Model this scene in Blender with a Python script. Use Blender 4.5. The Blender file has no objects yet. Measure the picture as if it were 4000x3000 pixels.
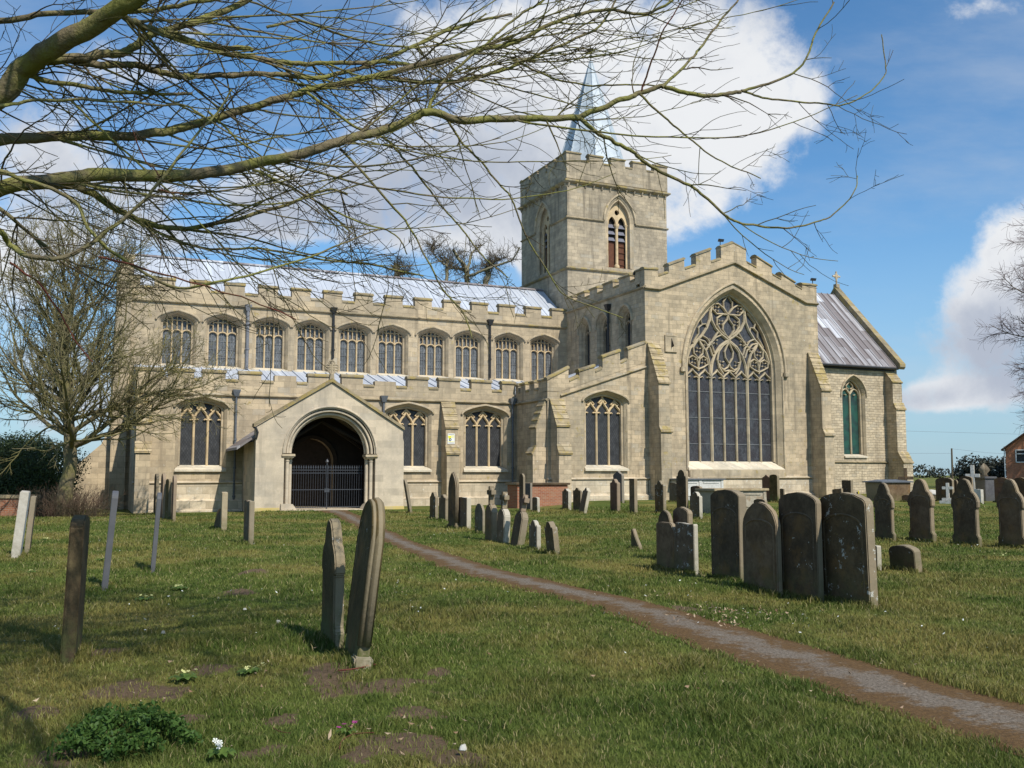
import bpy, bmesh, math, random
import numpy as np
from mathutils import Vector, Matrix
from mathutils.geometry import tessellate_polygon
R_ = math.radians
sc = bpy.context.scene
COL = sc.collection

# ---------------------------------------------------------------- camera
F = 3700.0                                  # focal length in units of 1/4000 of the frame width
PIT = math.atan(355 / F)
EYE = 1.65
cam_d = bpy.data.cameras.new('camera')
cam = bpy.data.objects.new('camera', cam_d)
COL.objects.link(cam)
cam.location = (0, 0, EYE)
cam.rotation_euler = (math.pi / 2 + PIT, 0, 0)
cam_d.sensor_width = 36.0
cam_d.lens = F / 4000 * 36.0
cam_d.clip_start = 0.05
cam_d.clip_end = 3000
sc.camera = cam
sc.render.resolution_x, sc.render.resolution_y = 1024, 768

def ray(x, y):
    u, v = (x - 2000) / F, (1500 - y) / F
    return Vector((u, math.cos(PIT) - v * math.sin(PIT), math.sin(PIT) + v * math.cos(PIT)))

def at(x, y, d):
    """world point seen in direction (x, y) of the 4000x3000 photograph, at distance d along Y"""
    r = ray(x, y)
    return Vector((0, 0, EYE)) + r * (d / r.y)

# ---------------------------------------------------------------- sky, sun, exposure
SUN_AZ = math.atan2(-0.809, 0.588)          # direction towards the sun on the ground plane
SUN_EL = R_(46)
sun_dir = Vector((math.cos(SUN_AZ) * math.cos(SUN_EL), math.sin(SUN_AZ) * math.cos(SUN_EL), math.sin(SUN_EL)))
sd = bpy.data.lights.new('sun', 'SUN')
sd.energy = 5.0
sd.angle = R_(0.55)
sd.color = (1.0, 0.94, 0.84)
so = bpy.data.objects.new('sun', sd)
COL.objects.link(so)
so.rotation_euler = (-sun_dir).to_track_quat('-Z', 'Y').to_euler()
so.location = (20, -20, 40)

sc.view_settings.view_transform = 'Standard'
sc.view_settings.look = 'None'
sc.view_settings.exposure = 0.0
sc.view_settings.gamma = 1.0

class NT:
    """small helper round a node tree"""
    def __init__(s, tree):
        s.t = tree; s.n = tree.nodes; s.l = tree.links
    def node(s, typ, **kw):
        n = s.n.new(typ)
        for k, v in kw.items():
            setattr(n, k, v)
        return n
    def put(s, sock, v):
        if isinstance(v, bpy.types.NodeSocket):
            s.l.new(v, sock)
        elif v is not None:
            sock.default_value = v
    def m(s, op, a, b=None, c=None, clamp=False):
        n = s.n.new('ShaderNodeMath'); n.operation = op; n.use_clamp = clamp
        s.put(n.inputs[0], a)
        if b is not None: s.put(n.inputs[1], b)
        if c is not None: s.put(n.inputs[2], c)
        return n.outputs[0]
    def mix(s, f, a, b, blend='MIX'):
        n = s.n.new('ShaderNodeMix'); n.data_type = 'RGBA'; n.blend_type = blend
        s.put(n.inputs[0], f)
        s.put(n.inputs[6], a if isinstance(a, bpy.types.NodeSocket) else (*a, 1))
        s.put(n.inputs[7], b if isinstance(b, bpy.types.NodeSocket) else (*b, 1))
        return n.outputs[2]
    def ramp(s, f, lo, hi, a=0.0, b=1.0):
        n = s.n.new('ShaderNodeMapRange'); n.interpolation_type = 'SMOOTHSTEP'
        s.put(n.inputs[0], f); s.put(n.inputs[1], lo); s.put(n.inputs[2], hi)
        s.put(n.inputs[3], a); s.put(n.inputs[4], b)
        return n.outputs[0]
    def noise(s, vec, scale, detail=4, rough=0.55, dist=0.0):
        n = s.n.new('ShaderNodeTexNoise')
        s.put(n.inputs['Vector'], vec)
        n.inputs['Scale'].default_value = scale
        n.inputs['Detail'].default_value = detail
        n.inputs['Roughness'].default_value = rough
        n.inputs['Distortion'].default_value = dist
        return n.outputs['Fac']
    def comb(s, x, y, z=0.0):
        n = s.n.new('ShaderNodeCombineXYZ')
        s.put(n.inputs[0], x); s.put(n.inputs[1], y); s.put(n.inputs[2], z)
        return n.outputs[0]
    def sep(s, v):
        n = s.n.new('ShaderNodeSeparateXYZ'); s.put(n.inputs[0], v)
        return n.outputs

world = bpy.data.worlds.new('World')
sc.world = world
world.use_nodes = True
W = NT(world.node_tree)
W.n.clear()
w_out = W.node('ShaderNodeOutputWorld')
w_bg = W.node('ShaderNodeBackground')
w_bg.inputs['Strength'].default_value = 0.085
sky = W.node('ShaderNodeTexSky', sky_type='NISHITA')
sky.sun_disc = False
sky.sun_elevation = SUN_EL
sky.sun_rotation = math.pi / 2 - SUN_AZ
sky.altitude = 50; sky.air_density = 1.0; sky.dust_density = 0.5; sky.ozone_density = 2.0
geo = W.node('ShaderNodeTexCoord')
dx, dy, dz = W.sep(geo.outputs['Generated'])
dyp = W.m('MAXIMUM', dy, 0.08)
u_ = W.m('DIVIDE', dx, dyp)
v_ = W.m('DIVIDE', dz, dyp)
uv = W.comb(u_, v_)
# (centre and size in a 2212 wide frame, weight): where cumulus stands and where it breaks
CL = [(1150,300,400,215,1.1),(1480,190,270,170,1.0),(1690,235,150,75,.8),(1350,430,240,115,1.0),(900,470,430,85,1.0),
      (600,430,230,85,.8),(1150,60,420,90,.7),(300,150,230,70,.7),(90,330,240,110,.8),(60,560,230,120,.85),(150,820,130,130,.9),(420,60,190,45,.4),
      (2120,690,150,140,1.2),(2190,520,90,90,1.0),(1990,860,80,30,.9),(2085,850,130,40,.8),(2110,15,130,45,.75),(1790,650,60,30,.6),(1140,575,25,35,.5),
      (700,70,110,60,-.9),(560,170,120,60,-.9),(430,260,120,50,-1.0),(330,330,90,45,-.8),(430,460,80,30,-.9),
      (600,590,330,20,-1.1),(960,590,90,16,-.8),(1900,420,170,230,-.5),(1700,560,220,90,-.5),(250,240,100,40,-.3)]
f = None
for cx, cy, rx, ry, wt in CL:
    r = ray(cx * 1.8083, cy * 1.8083)
    cu, cv = r.x / r.y, r.z / r.y
    a = W.m('DIVIDE', W.m('SUBTRACT', u_, cu), rx * 1.8083 / F)
    b = W.m('DIVIDE', W.m('SUBTRACT', v_, cv), ry * 1.8083 / F)
    q = W.m('ADD', W.m('MULTIPLY', a, a), W.m('MULTIPLY', b, b))
    g = W.m('MULTIPLY', W.m('EXPONENT', W.m('MULTIPLY', q, -0.9)), wt)
    f = g if f is None else W.m('ADD', f, g)
n1 = W.noise(uv, 6.0, 12, 0.62, 0.25)
n2 = W.noise(uv, 2.4, 6, 0.55, 0.3)
n3 = W.noise(uv, 4.2, 7, 0.55, 0.25)
n4 = W.noise(uv, 17.0, 10, 0.65, 0.3)
f = W.m('MINIMUM', f, 1.0)
edge = W.m('ADD', f, W.m('MULTIPLY', W.m('SUBTRACT', n1, 0.5), 1.9))
edge = W.m('ADD', edge, W.m('MULTIPLY', W.m('SUBTRACT', n2, 0.5), 0.7))
edge = W.m('ADD', edge, W.m('MULTIPLY', W.m('SUBTRACT', n4, 0.5), 1.0))
edge = W.m('ADD', edge, W.m('MULTIPLY', W.m('SUBTRACT', W.noise(uv, 45.0, 8, 0.65), 0.5), 0.4))
mask = W.ramp(edge, 0.33, 0.95)
# elsewhere in the sky plain broken cloud
behind = W.ramp(W.noise(geo.outputs['Generated'], 2.2, 8, 0.6), 0.52, 0.66, 0.0, 0.5)
front = W.ramp(dy, 0.08, 0.3)
mask = W.m('ADD', W.m('MULTIPLY', mask, front), W.m('MULTIPLY', behind, W.m('SUBTRACT', 1.0, front)))
mask = W.m('MULTIPLY', mask, W.ramp(dz, 0.0, 0.06))
gr = None
for cx, cy, rx, ry, wt in [(820,430,330,120,.95),(560,460,220,70,.6),(1000,300,240,120,.45),(1380,420,180,80,.45),(2110,720,170,90,1.0),(2200,800,120,80,.8),(1990,860,100,30,.6),(250,120,250,80,.4),(80,420,200,90,.4),(150,780,140,110,.5)]:
    r = ray(cx * 1.8083, cy * 1.8083)
    a = W.m('DIVIDE', W.m('SUBTRACT', u_, r.x / r.y), rx * 1.8083 / F)
    b = W.m('DIVIDE', W.m('SUBTRACT', v_, r.z / r.y), ry * 1.8083 / F)
    g = W.m('MULTIPLY', W.m('EXPONENT', W.m('MULTIPLY', W.m('ADD', W.m('MULTIPLY', a, a), W.m('MULTIPLY', b, b)), -1.0)), wt)
    gr = g if gr is None else W.m('ADD', gr, g)
tk = W.m('ADD', gr, W.m('ADD', W.m('MULTIPLY', W.m('SUBTRACT', n3, 0.5), 2.4), W.m('MULTIPLY', W.m('SUBTRACT', n4, 0.5), 0.7)))
tk = W.m('ADD', tk, W.m('MULTIPLY', W.m('SUBTRACT', n1, 0.5), 1.6))
thick = W.ramp(tk, -0.15, 1.0)
cloud = W.mix(thick, (10.0, 10.2, 10.5), (5.4, 6.0, 7.2))
blue = W.mix(1.0, sky.outputs[0], (0.98, 1.52, 1.82), 'MULTIPLY')
hz = W.ramp(dz, 0.0, 0.3, 0.7, 0.0)
blue = W.mix(hz, blue, (4.6, 6.3, 8.0))
veil = W.ramp(W.noise(W.comb(u_, W.m('MULTIPLY', v_, 3.0)), 2.4, 8, 0.6), 0.4, 0.8, 0.0, 0.4)
blue = W.mix(veil, blue, (7.0, 7.6, 8.4))
W.put(w_bg.inputs['Color'], W.mix(mask, blue, cloud))
W.l.new(w_bg.outputs[0], w_out.inputs['Surface'])
sc.cycles.use_denoising = True

# ---------------------------------------------------------------- object helpers
def link(o, parent=None):
    COL.objects.link(o)
    if parent is not None:
        o.parent = parent
    return o

def tag(o, label=None, cat=None, group=None, kind=None):
    for k, v in (('label', label), ('category', cat), ('group', group), ('kind', kind)):
        if v: o[k] = v
    return o

def empty(name, loc, rz=0.0):
    o = bpy.data.objects.new(name, None)
    o.empty_display_size = 0.3
    o.location = loc; o.rotation_euler = (0, 0, rz)
    return link(o)

def dup_tree(o, parent=None):
    c = o.copy(); COL.objects.link(c); c.parent = parent
    for ch in [k for k in KIDS.get(o.name, [])]:
        dup_tree(ch, c)
    return c
KIDS = {}

class MB:
    """collects vertices and faces, then links them as one mesh"""
    def __init__(s, org=(0, 0, 0)):
        s.v = []; s.f = []; s.o = org; s.mi = []
    def add(s, vs, fs, mi=0):
        k = len(s.v)
        s.v += [(p[0] - s.o[0], p[1] - s.o[1], p[2] - s.o[2]) for p in vs]
        s.f += [tuple(i + k for i in f) for f in fs]
        s.mi += [mi] * len(fs)
    def box(s, x0, x1, y0, y1, z0, z1, mi=0):
        s.add([(x0,y0,z0),(x1,y0,z0),(x1,y1,z0),(x0,y1,z0),(x0,y0,z1),(x1,y0,z1),(x1,y1,z1),(x0,y1,z1)],
              [(0,3,2,1),(4,5,6,7),(0,1,5,4),(1,2,6,5),(2,3,7,6),(3,0,4,7)], mi)
    def prism(s, loops, fn, d0, d1, mi=0, caps=True):
        """loops: [outer, hole, ...] of 2D points; fn(u, w, d) -> 3D point; extruded from d0 to d1"""
        flat = [p for l in loops for p in l]
        n = len(flat)
        vs = [fn(p[0], p[1], d0) for p in flat] + [fn(p[0], p[1], d1) for p in flat]
        fs = []
        if caps:
            tri = tessellate_polygon([[Vector((p[0], p[1], 0)) for p in l] for l in loops])
            fs += [tuple(t) for t in tri] + [tuple(n + i for i in reversed(t)) for t in tri]
        k = 0
        for l in loops:
            m = len(l)
            for i in range(m):
                a, b = k + i, k + (i + 1) % m
                fs.append((a, b, n + b, n + a))
            k += m
        s.add(vs, fs, mi)
    def loft(s, la, lb, closed=True, mi=0):
        n = len(la)
        s.add(list(la) + list(lb), [(i, (i + 1) % n, n + (i + 1) % n, n + i) for i in range(n if closed else n - 1)], mi)
    def strip(s, pts, w, y0, y1, cham=0.5, closed=False, mi=0):
        """moulded bar that follows 2D points (x, z); front narrowed at y0, full width to y1"""
        P = [Vector((p[0], p[1])) for p in pts]
        n = len(P); secs = []
        for i in range(n):
            if closed: a, b = P[i - 1], P[(i + 1) % n]
            else: a, b = P[max(i - 1, 0)], P[min(i + 1, n - 1)]
            t = (b - a)
            t = t.normalized() if t.length > 1e-9 else Vector((1, 0))
            nn = Vector((-t.y, t.x)); h = w / 2
            yc = y0 + min(h * 0.9, (y1 - y0) * 0.6)
            sec = []
            for k, y in ((-1, y1), (-1, yc), (-cham, y0), (cham, y0), (1, yc), (1, y1)):
                q = P[i] + nn * (h * k)
                sec.append((q.x, y, q.y))
            secs.append(sec)
        vs = [p for se in secs for p in se]; fs = []
        for i in range(n if closed else n - 1):
            j = (i + 1) % n
            for k in range(5):
                fs.append((i * 6 + k, i * 6 + k + 1, j * 6 + k + 1, j * 6 + k))
        if not closed:
            fs.append(tuple(range(6))); fs.append(tuple((n - 1) * 6 + k for k in reversed(range(6))))
        s.add(vs, fs, mi)
    def tube(s, pts, rad, k=8, mi=0, cap=True):
        P = [Vector(p) for p in pts]; n = len(P)
        if not hasattr(rad, '__len__'): rad = [rad] * n
        vs = []; up = Vector((0.3, 0.2, 1)).normalized()
        for i in range(n):
            t = (P[min(i + 1, n - 1)] - P[max(i - 1, 0)]).normalized()
            a = t.cross(up)
            if a.length < 0.1: a = t.cross(Vector((1, 0, 0)))
            a.normalize(); b = t.cross(a)
            for j in range(k):
                th = 2 * math.pi * j / k
                vs.append(P[i] + (a * math.cos(th) + b * math.sin(th)) * rad[i])
        fs = [(i * k + j, i * k + (j + 1) % k, (i + 1) * k + (j + 1) % k, (i + 1) * k + j) for i in range(n - 1) for j in range(k)]
        if cap:
            fs.append(tuple(range(k))); fs.append(tuple((n - 1) * k + j for j in reversed(range(k))))
        s.add(vs, fs, mi)
    def build(s, name, mats, parent=None, loc=None, rot=None, smooth=False, bevel=0.0, fix=True):
        me = bpy.data.meshes.new(name)
        me.from_pydata(s.v, [], s.f)
        if not isinstance(mats, (list, tuple)): mats = [mats]
        for m in mats: me.materials.append(m)
        if len(mats) > 1:
            me.polygons.foreach_set('material_index', s.mi)
        if fix or bevel:
            bm = bmesh.new(); bm.from_mesh(me)
            if bevel: bmesh.ops.remove_doubles(bm, verts=bm.verts, dist=1e-4)
            bmesh.ops.recalc_face_normals(bm, faces=bm.faces)
            if bevel:
                ed = [e for e in bm.edges if len(e.link_faces) == 2 and e.calc_face_angle(0) > 0.6]
                bmesh.ops.bevel(bm, geom=ed, offset=bevel, segments=2, affect='EDGES', clamp_overlap=True)
            bm.to_mesh(me); bm.free()
        if smooth:
            me.polygons.foreach_set('use_smooth', [True] * len(me.polygons))
        me.update()
        o = bpy.data.objects.new(name, me)
        if loc is not None: o.location = loc
        if rot is not None: o.rotation_euler = rot
        link(o, parent)
        if parent is not None:
            KIDS.setdefault(parent.name, []).append(o)
        return o

def chunk_mesh(name, V, Fq, mat, parent=None, smooth=True, attr=None):
    """fast mesh from numpy arrays, all faces of the same size"""
    me = bpy.data.meshes.new(name)
    V = np.asarray(V, dtype=np.float32); Fq = np.asarray(Fq, dtype=np.int32)
    nf, k = Fq.shape
    me.vertices.add(len(V)); me.vertices.foreach_set('co', V.ravel())
    me.loops.add(nf * k); me.loops.foreach_set('vertex_index', Fq.ravel())
    me.polygons.add(nf); me.polygons.foreach_set('loop_start', np.arange(nf, dtype=np.int32) * k)
    if smooth: me.polygons.foreach_set('use_smooth', np.ones(nf, dtype=bool))
    me.materials.append(mat)
    if attr is not None:
        a = me.attributes.new('shade', 'FLOAT', 'POINT'); a.data.foreach_set('value', np.asarray(attr, dtype=np.float32))
    me.update(calc_edges=True)
    o = bpy.data.objects.new(name, me)
    link(o, parent)
    if parent is not None: KIDS.setdefault(parent.name, []).append(o)
    return o

# ---------------------------------------------------------------- materials
def new_mat(name, rough=0.9, spec=0.2):
    m = bpy.data.materials.new(name); m.use_nodes = True
    T = NT(m.node_tree)
    b = T.n['Principled BSDF']
    b.inputs['Roughness'].default_value = rough
    b.inputs['Specular IOR Level'].default_value = spec
    return m, T, b

def bump(T, b, h, strength=0.4, dist=0.02):
    n = T.node('ShaderNodeBump'); n.inputs['Strength'].default_value = strength; n.inputs['Distance'].default_value = dist
    T.put(n.inputs['Height'], h); T.l.new(n.outputs[0], b.inputs['Normal'])

def ashlar(name, c1, c2, c3, row=0.29, brick=0.62, mortar=0.007, joint=0.6, lichen=0.15, bmp=0.35, wob=0.01, grime=0.3, white=0.12):
    c1, c2, c3 = [(q[0] * 1.16, q[1] * 1.09, q[2] * 1.03) for q in (c1, c2, c3)]
    m, T, b = new_mat(name)
    co = T.node('ShaderNodeTexCoord').outputs['Object']
    x, y, z = T.sep(co)
    wv = T.m('MULTIPLY', T.m('SUBTRACT', T.noise(co, 1.2, 3), 0.5), wob * 6)
    wv = T.m('ADD', wv, T.m('MULTIPLY', T.m('SUBTRACT', T.noise(co, 5.0, 2), 0.5), wob * 2.5))
    s = T.m('ADD', x, y)
    vec = T.comb(T.m('ADD', s, wv), T.m('ADD', z, T.m('MULTIPLY', wv, 0.6)))
    br = T.node('ShaderNodeTexBrick')
    br.offset = 0.5; br.squash = 1.0
    T.put(br.inputs['Vector'], vec)
    br.inputs['Scale'].default_value = 1.0
    br.inputs['Mortar Size'].default_value = mortar
    br.inputs['Mortar Smooth'].default_value = 0.4
    br.inputs['Bias'].default_value = 0.0
    br.inputs['Brick Width'].default_value = brick
    br.inputs['Row Height'].default_value = row
    br.inputs['Color1'].default_value = (0, 0, 0, 1); br.inputs['Color2'].default_value = (1, 1, 1, 1)
    br.inputs['Mortar'].default_value = (0.5, 0.5, 0.5, 1)
    tone = T.sep(br.outputs['Color'])[0]
    big = T.noise(co, 0.35, 5, 0.6)
    mid = T.noise(co, 2.3, 6, 0.65)
    fine = T.noise(co, 24, 4, 0.7)
    col = T.mix(T.ramp(tone, 0.0, 1.0, 0.0, 1.0), tuple(q * 1.14 for q in c1), tuple(q * .86 for q in c2))
    col = T.mix(T.ramp(tone, 0.86, 0.93, 0.0, 0.5), col, (0.50, 0.45, 0.36))
    col = T.mix(T.ramp(big, 0.38, 0.66, 0.0, 0.85), col, tuple(q * .92 for q in c3))
    col = T.mix(T.ramp(mid, 0.45, 0.75, 0.0, 0.55), col, tuple(min(1, c * 1.28) for c in c1))
    col = T.mix(T.ramp(mid, 0.5, 0.28, 0.0, grime), col, tuple(c * 0.55 for c in c3))
    st = T.noise(T.comb(T.m('MULTIPLY', s, 2.2), T.m('MULTIPLY', z, 0.22)), 1.0, 5, 0.6)      # rain streaks
    col = T.mix(T.ramp(st, 0.52, 0.70, 0.0, grime * 1.6), col, tuple(c * 0.5 for c in c3))
    col = T.mix(T.ramp(fine, 0.3, 0.75, 0.0, 0.35), col, tuple(c * 0.72 for c in c2))
    li = T.noise(co, 1.7, 8, 0.75)
    if lichen > 0:
        col = T.mix(T.ramp(li, 0.66 - lichen * 0.3, 0.72 - lichen * 0.3, 0.0, 0.75), col, (0.33, 0.25, 0.085))
    if white > 0:
        col = T.mix(T.ramp(T.noise(co, 5.5, 5, 0.7), 0.70 - white * 0.3, 0.76 - white * 0.3, 0.0, 0.7), col, (0.62, 0.60, 0.53))
    col = T.mix(T.m('MULTIPLY', br.outputs['Fac'], joint), col, tuple(c * 0.42 for c in c3))
    T.put(b.inputs['Base Color'], col)
    h = T.m('ADD', T.m('MULTIPLY', br.outputs['Fac'], -0.8), T.m('ADD', T.m('MULTIPLY', fine, 0.35), T.m('MULTIPLY', mid, 0.8)))
    bump(T, b, h, bmp, 0.03)
    return m

WARM = ((0.43, 0.365, 0.255), (0.37, 0.315, 0.225), (0.30, 0.265, 0.20))
M = {}
M['stone'] = ashlar('nave limestone', *WARM)
M['stone_t'] = ashlar('transept limestone', (0.44, 0.37, 0.26), (0.37, 0.315, 0.225), (0.29, 0.26, 0.195), row=0.24, brick=0.47, mortar=0.008, joint=0.6, grime=0.45, wob=.03, lichen=.2, white=.2)
M['stone_w'] = ashlar('tower limestone', (0.39, 0.34, 0.25), (0.31, 0.275, 0.21), (0.25, 0.225, 0.175), row=0.23, brick=0.46, mortar=0.008, joint=0.5, grime=0.45, wob=.02, white=0.1, lichen=0.05)
M['rubble'] = ashlar('rubble limestone', (0.48, 0.42, 0.31), (0.40, 0.345, 0.25), (0.34, 0.30, 0.225), row=0.19, brick=0.42, mortar=0.010, joint=0.5, bmp=1.0, wob=0.05)
M['render'] = ashlar('porch limestone', (0.47, 0.415, 0.32), (0.43, 0.385, 0.30), (0.38, 0.35, 0.29), row=0.33, brick=0.8, mortar=0.003, joint=0.25, grime=0.28, lichen=0.0, bmp=0.2)
M['trim'] = ashlar('moulded limestone', (0.44, 0.375, 0.265), (0.38, 0.33, 0.24), (0.29, 0.255, 0.19), row=0.4, brick=0.9, mortar=0.005, joint=0.3, lichen=0.2, grime=0.4)
M['tracery'] = ashlar('golden tracery stone', (0.53, 0.43, 0.265), (0.48, 0.385, 0.245), (0.42, 0.35, 0.24), row=0.5, brick=0.9, mortar=0.003, joint=0.2, grime=0.25, white=0.2)
M['coping'] = ashlar('lichened coping stone', (0.27, 0.235, 0.155), (0.235, 0.20, 0.13), (0.185, 0.165, 0.115), row=0.5, brick=0.8, mortar=0.004, joint=0.3, lichen=0.55, grime=0.5)
M['weather'] = ashlar('lichened buttress slope', (0.40, 0.34, 0.23), (0.33, 0.27, 0.17), (0.29, 0.25, 0.16), row=0.24, brick=0.9, mortar=0.02, joint=0.8, lichen=0.5, grime=0.45)
M['string'] = ashlar('weathered string course', (0.33, 0.28, 0.19), (0.27, 0.235, 0.16), (0.20, 0.18, 0.125), row=0.4, brick=1.0, mortar=0.005, joint=0.3, lichen=0.3, grime=0.5)
M['trac2'] = ashlar('pale great window tracery', (0.42, 0.365, 0.26), (0.37, 0.325, 0.235), (0.31, 0.28, 0.205), row=0.5, brick=0.9, mortar=0.003, joint=0.2, grime=0.25, lichen=.1, white=0.2)
M['sill'] = ashlar('washed sill stone', (0.56, 0.51, 0.40), (0.50, 0.46, 0.37), (0.42, 0.41, 0.34), row=0.5, brick=0.7, mortar=0.004, joint=0.3, lichen=0.0, grime=0.3, white=0.4)
M['plinth'] = ashlar('pale plinth stone', (0.50, 0.445, 0.34), (0.44, 0.385, 0.28), (0.37, 0.33, 0.26), row=0.36, brick=0.75, mortar=0.01, joint=0.5, lichen=0.1, grime=0.3, white=0.35)

def plain(name, c, c2=None, rough=0.8, spec=0.3, scale=6, bmp=0.2, metal=0.0):
    m, T, b = new_mat(name, rough, spec)
    co = T.node('ShaderNodeTexCoord').outputs['Object']
    n = T.noise(co, scale, 6, 0.65)
    T.put(b.inputs['Base Color'], T.mix(T.ramp(n, 0.3, 0.7), c, c2 or tuple(q * 0.7 for q in c)))
    b.inputs['Metallic'].default_value = metal
    bump(T, b, n, bmp, 0.01)
    return m

def lead_mat(name, c1, c2, streak):
    m, T, b = new_mat(name, 0.55, 0.5)
    co = T.node('ShaderNodeTexCoord').outputs['Object']
    x, y, z = T.sep(co)
    st = T.noise(T.comb(T.m('MULTIPLY', x, 3.0), T.m('MULTIPLY', z, 0.25)), 1.0, 5, 0.6)
    vo = T.node('ShaderNodeTexBrick'); vo.offset = 0.5
    T.put(vo.inputs['Vector'], T.comb(z, x))
    vo.inputs['Scale'].default_value = 1.0; vo.inputs['Brick Width'].default_value = 1.7; vo.inputs['Row Height'].default_value = 0.62
    vo.inputs['Mortar Size'].default_value = 0.012
    vo.inputs['Color1'].default_value = (0, 0, 0, 1); vo.inputs['Color2'].default_value = (1, 1, 1, 1)
    sh = T.sep(vo.outputs['Color'])[0]
    f = T.m('ADD', T.m('MULTIPLY', sh, streak), T.m('MULTIPLY', st, 1.0))
    col = T.mix(T.ramp(f, 0.35, 0.35 + 0.5 * (streak + .4)), c1, c2)
    col = T.mix(T.m('MULTIPLY', vo.outputs['Fac'], 0.6), col, tuple(q * 0.4 for q in c2))
    T.put(b.inputs['Base Color'], col)
    bump(T, b, T.noise(co, 3, 5), 0.25, 0.03)
    return m
M['lead'] = lead_mat('pale sheet lead', (0.54, 0.575, 0.63), (0.40, 0.425, 0.47), 0.25)
M['lead2'] = lead_mat('streaked sheet lead', (0.56, 0.57, 0.60), (0.17, 0.145, 0.14), 0.9)
M['spire'] = plain('spire lead', (0.46, 0.51, 0.55), (0.34, 0.39, 0.43), 0.5, 0.5, 2.0)
M['pipe'] = plain('grey painted iron', (0.13, 0.14, 0.155), (0.09, 0.10, 0.11), 0.5, 0.4, 9)
M['black'] = plain('black iron', (0.018, 0.018, 0.02), (0.03, 0.03, 0.03), 0.45, 0.4, 12)
M['gate'] = plain('gate iron', (0.05, 0.053, 0.06), (0.035, 0.037, 0.045), 0.4, 0.5, 12)
M['louvre'] = plain('louvre wood', (0.13, 0.055, 0.03), (0.09, 0.04, 0.025), 0.8, 0.2, 5)
M['slate'] = plain('louvre slate', (0.16, 0.165, 0.2), (0.12, 0.12, 0.15), 0.6, 0.4, 5)
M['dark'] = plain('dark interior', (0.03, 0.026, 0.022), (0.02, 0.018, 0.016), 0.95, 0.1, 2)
M['door'] = plain('dark oak door', (0.05, 0.035, 0.025), (0.03, 0.022, 0.016), 0.8, 0.2, 6)
M['whitepaint'] = plain('white paint', (0.78, 0.78, 0.76), (0.7, 0.7, 0.68), 0.6, 0.3, 4)
M['greenpaint'] = plain('weathered green paint', (0.03, 0.10, 0.07), (0.02, 0.07, 0.05), 0.7, 0.3, 6)
M['yellow'] = plain('yellow lichen band', (0.52, 0.40, 0.13), (0.46, 0.38, 0.2), 0.9, 0.1, 3)

def glass_mat(name, c1, c2, pane, lead, rough=0.25, bars=True, cell=0.0, tint=0.0):
    m, T, b = new_mat(name, rough, 0.5)
    co = T.node('ShaderNodeTexCoord').outputs['Object']
    x, y, z = T.sep(co)
    g1 = T.m('FRACT', T.m('DIVIDE', T.m('ADD', x, T.m('MULTIPLY', z, 0.62)), pane))
    g2 = T.m('FRACT', T.m('DIVIDE', T.m('SUBTRACT', x, T.m('MULTIPLY', z, 0.62)), pane))
    lw = 0.16
    ln = T.m('MAXIMUM', T.m('LESS_THAN', g1, lw), T.m('LESS_THAN', g2, lw))
    cellv = T.comb(T.m('FLOOR', T.m('DIVIDE', T.m('ADD', x, T.m('MULTIPLY', z, 0.62)), pane)), T.m('FLOOR', T.m('DIVIDE', T.m('SUBTRACT', x, T.m('MULTIPLY', z, 0.62)), pane)))
    wn = T.node('ShaderNodeTexWhiteNoise'); T.put(wn.inputs[0], cellv)
    col = T.mix(wn.outputs['Value'], c1, c2)
    blot = T.noise(co, 2.5, 6, 0.7)
    col = T.mix(T.ramp(blot, 0.45, 0.65, 0.0, 0.6), col, tuple(q * 0.35 for q in c1))
    col = T.mix(T.m('MULTIPLY', ln, 0.9), col, lead)
    T.put(b.inputs['Base Color'], col)
    T.put(b.inputs['Roughness'], T.m('ADD', T.m('MULTIPLY', ln, 0.4), rough))
    bump(T, b, T.m('ADD', wn.outputs['Value'], T.noise(co, 9, 3)), 0.35, 0.01)
    return m
M['glass_c'] = glass_mat('clerestory quarries', (0.075, 0.085, 0.095), (0.17, 0.185, 0.20), 0.15, (0.06, 0.062, 0.065), 0.35)
M['glass_a'] = glass_mat('aisle glass', (0.022, 0.023, 0.026), (0.045, 0.047, 0.05), 0.13, (0.02, 0.02, 0.022), 0.5)

def stained():
    m, T, b = new_mat('stained glass from outside', 0.4, 0.4)
    co = T.node('ShaderNodeTexCoord').outputs['Object']
    x, y, z = T.sep(co)
    vo = T.node('ShaderNodeTexVoronoi', feature='DISTANCE_TO_EDGE'); T.put(vo.inputs['Vector'], T.comb(T.m('MULTIPLY', x, 1.5), T.m('MULTIPLY', z, 0.8))); vo.inputs['Scale'].default_value = 6.0
    vc = T.node('ShaderNodeTexVoronoi'); T.put(vc.inputs['Vector'], T.comb(T.m('MULTIPLY', x, 1.5), T.m('MULTIPLY', z, 0.8))); vc.inputs['Scale'].default_value = 6.0
    col = T.mix(T.sep(vc.outputs['Color'])[0], (0.028, 0.029, 0.033), (0.06, 0.062, 0.07))
    col = T.mix(T.ramp(T.noise(co, 1.3, 5, 0.6), 0.4, 0.62, 0.0, 0.85), col, (0.03, 0.025, 0.028))
    col = T.mix(T.ramp(vo.outputs['Distance'], 0.03, 0.0, 0.0, 0.6), col, (0.13, 0.135, 0.15))
    T.put(b.inputs['Base Color'], col)
    bump(T, b, T.sep(vc.outputs['Color'])[1], 0.3, 0.01)
    return m
M['stained'] = stained()
m, T, b = new_mat('green stained glass', 0.35, 0.4)
co = T.node('ShaderNodeTexCoord').outputs['Object']; x, y, z = T.sep(co)
lines = T.m('LESS_THAN', T.m('FRACT', T.m('MULTIPLY', z, 9.0)), 0.25)
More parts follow.
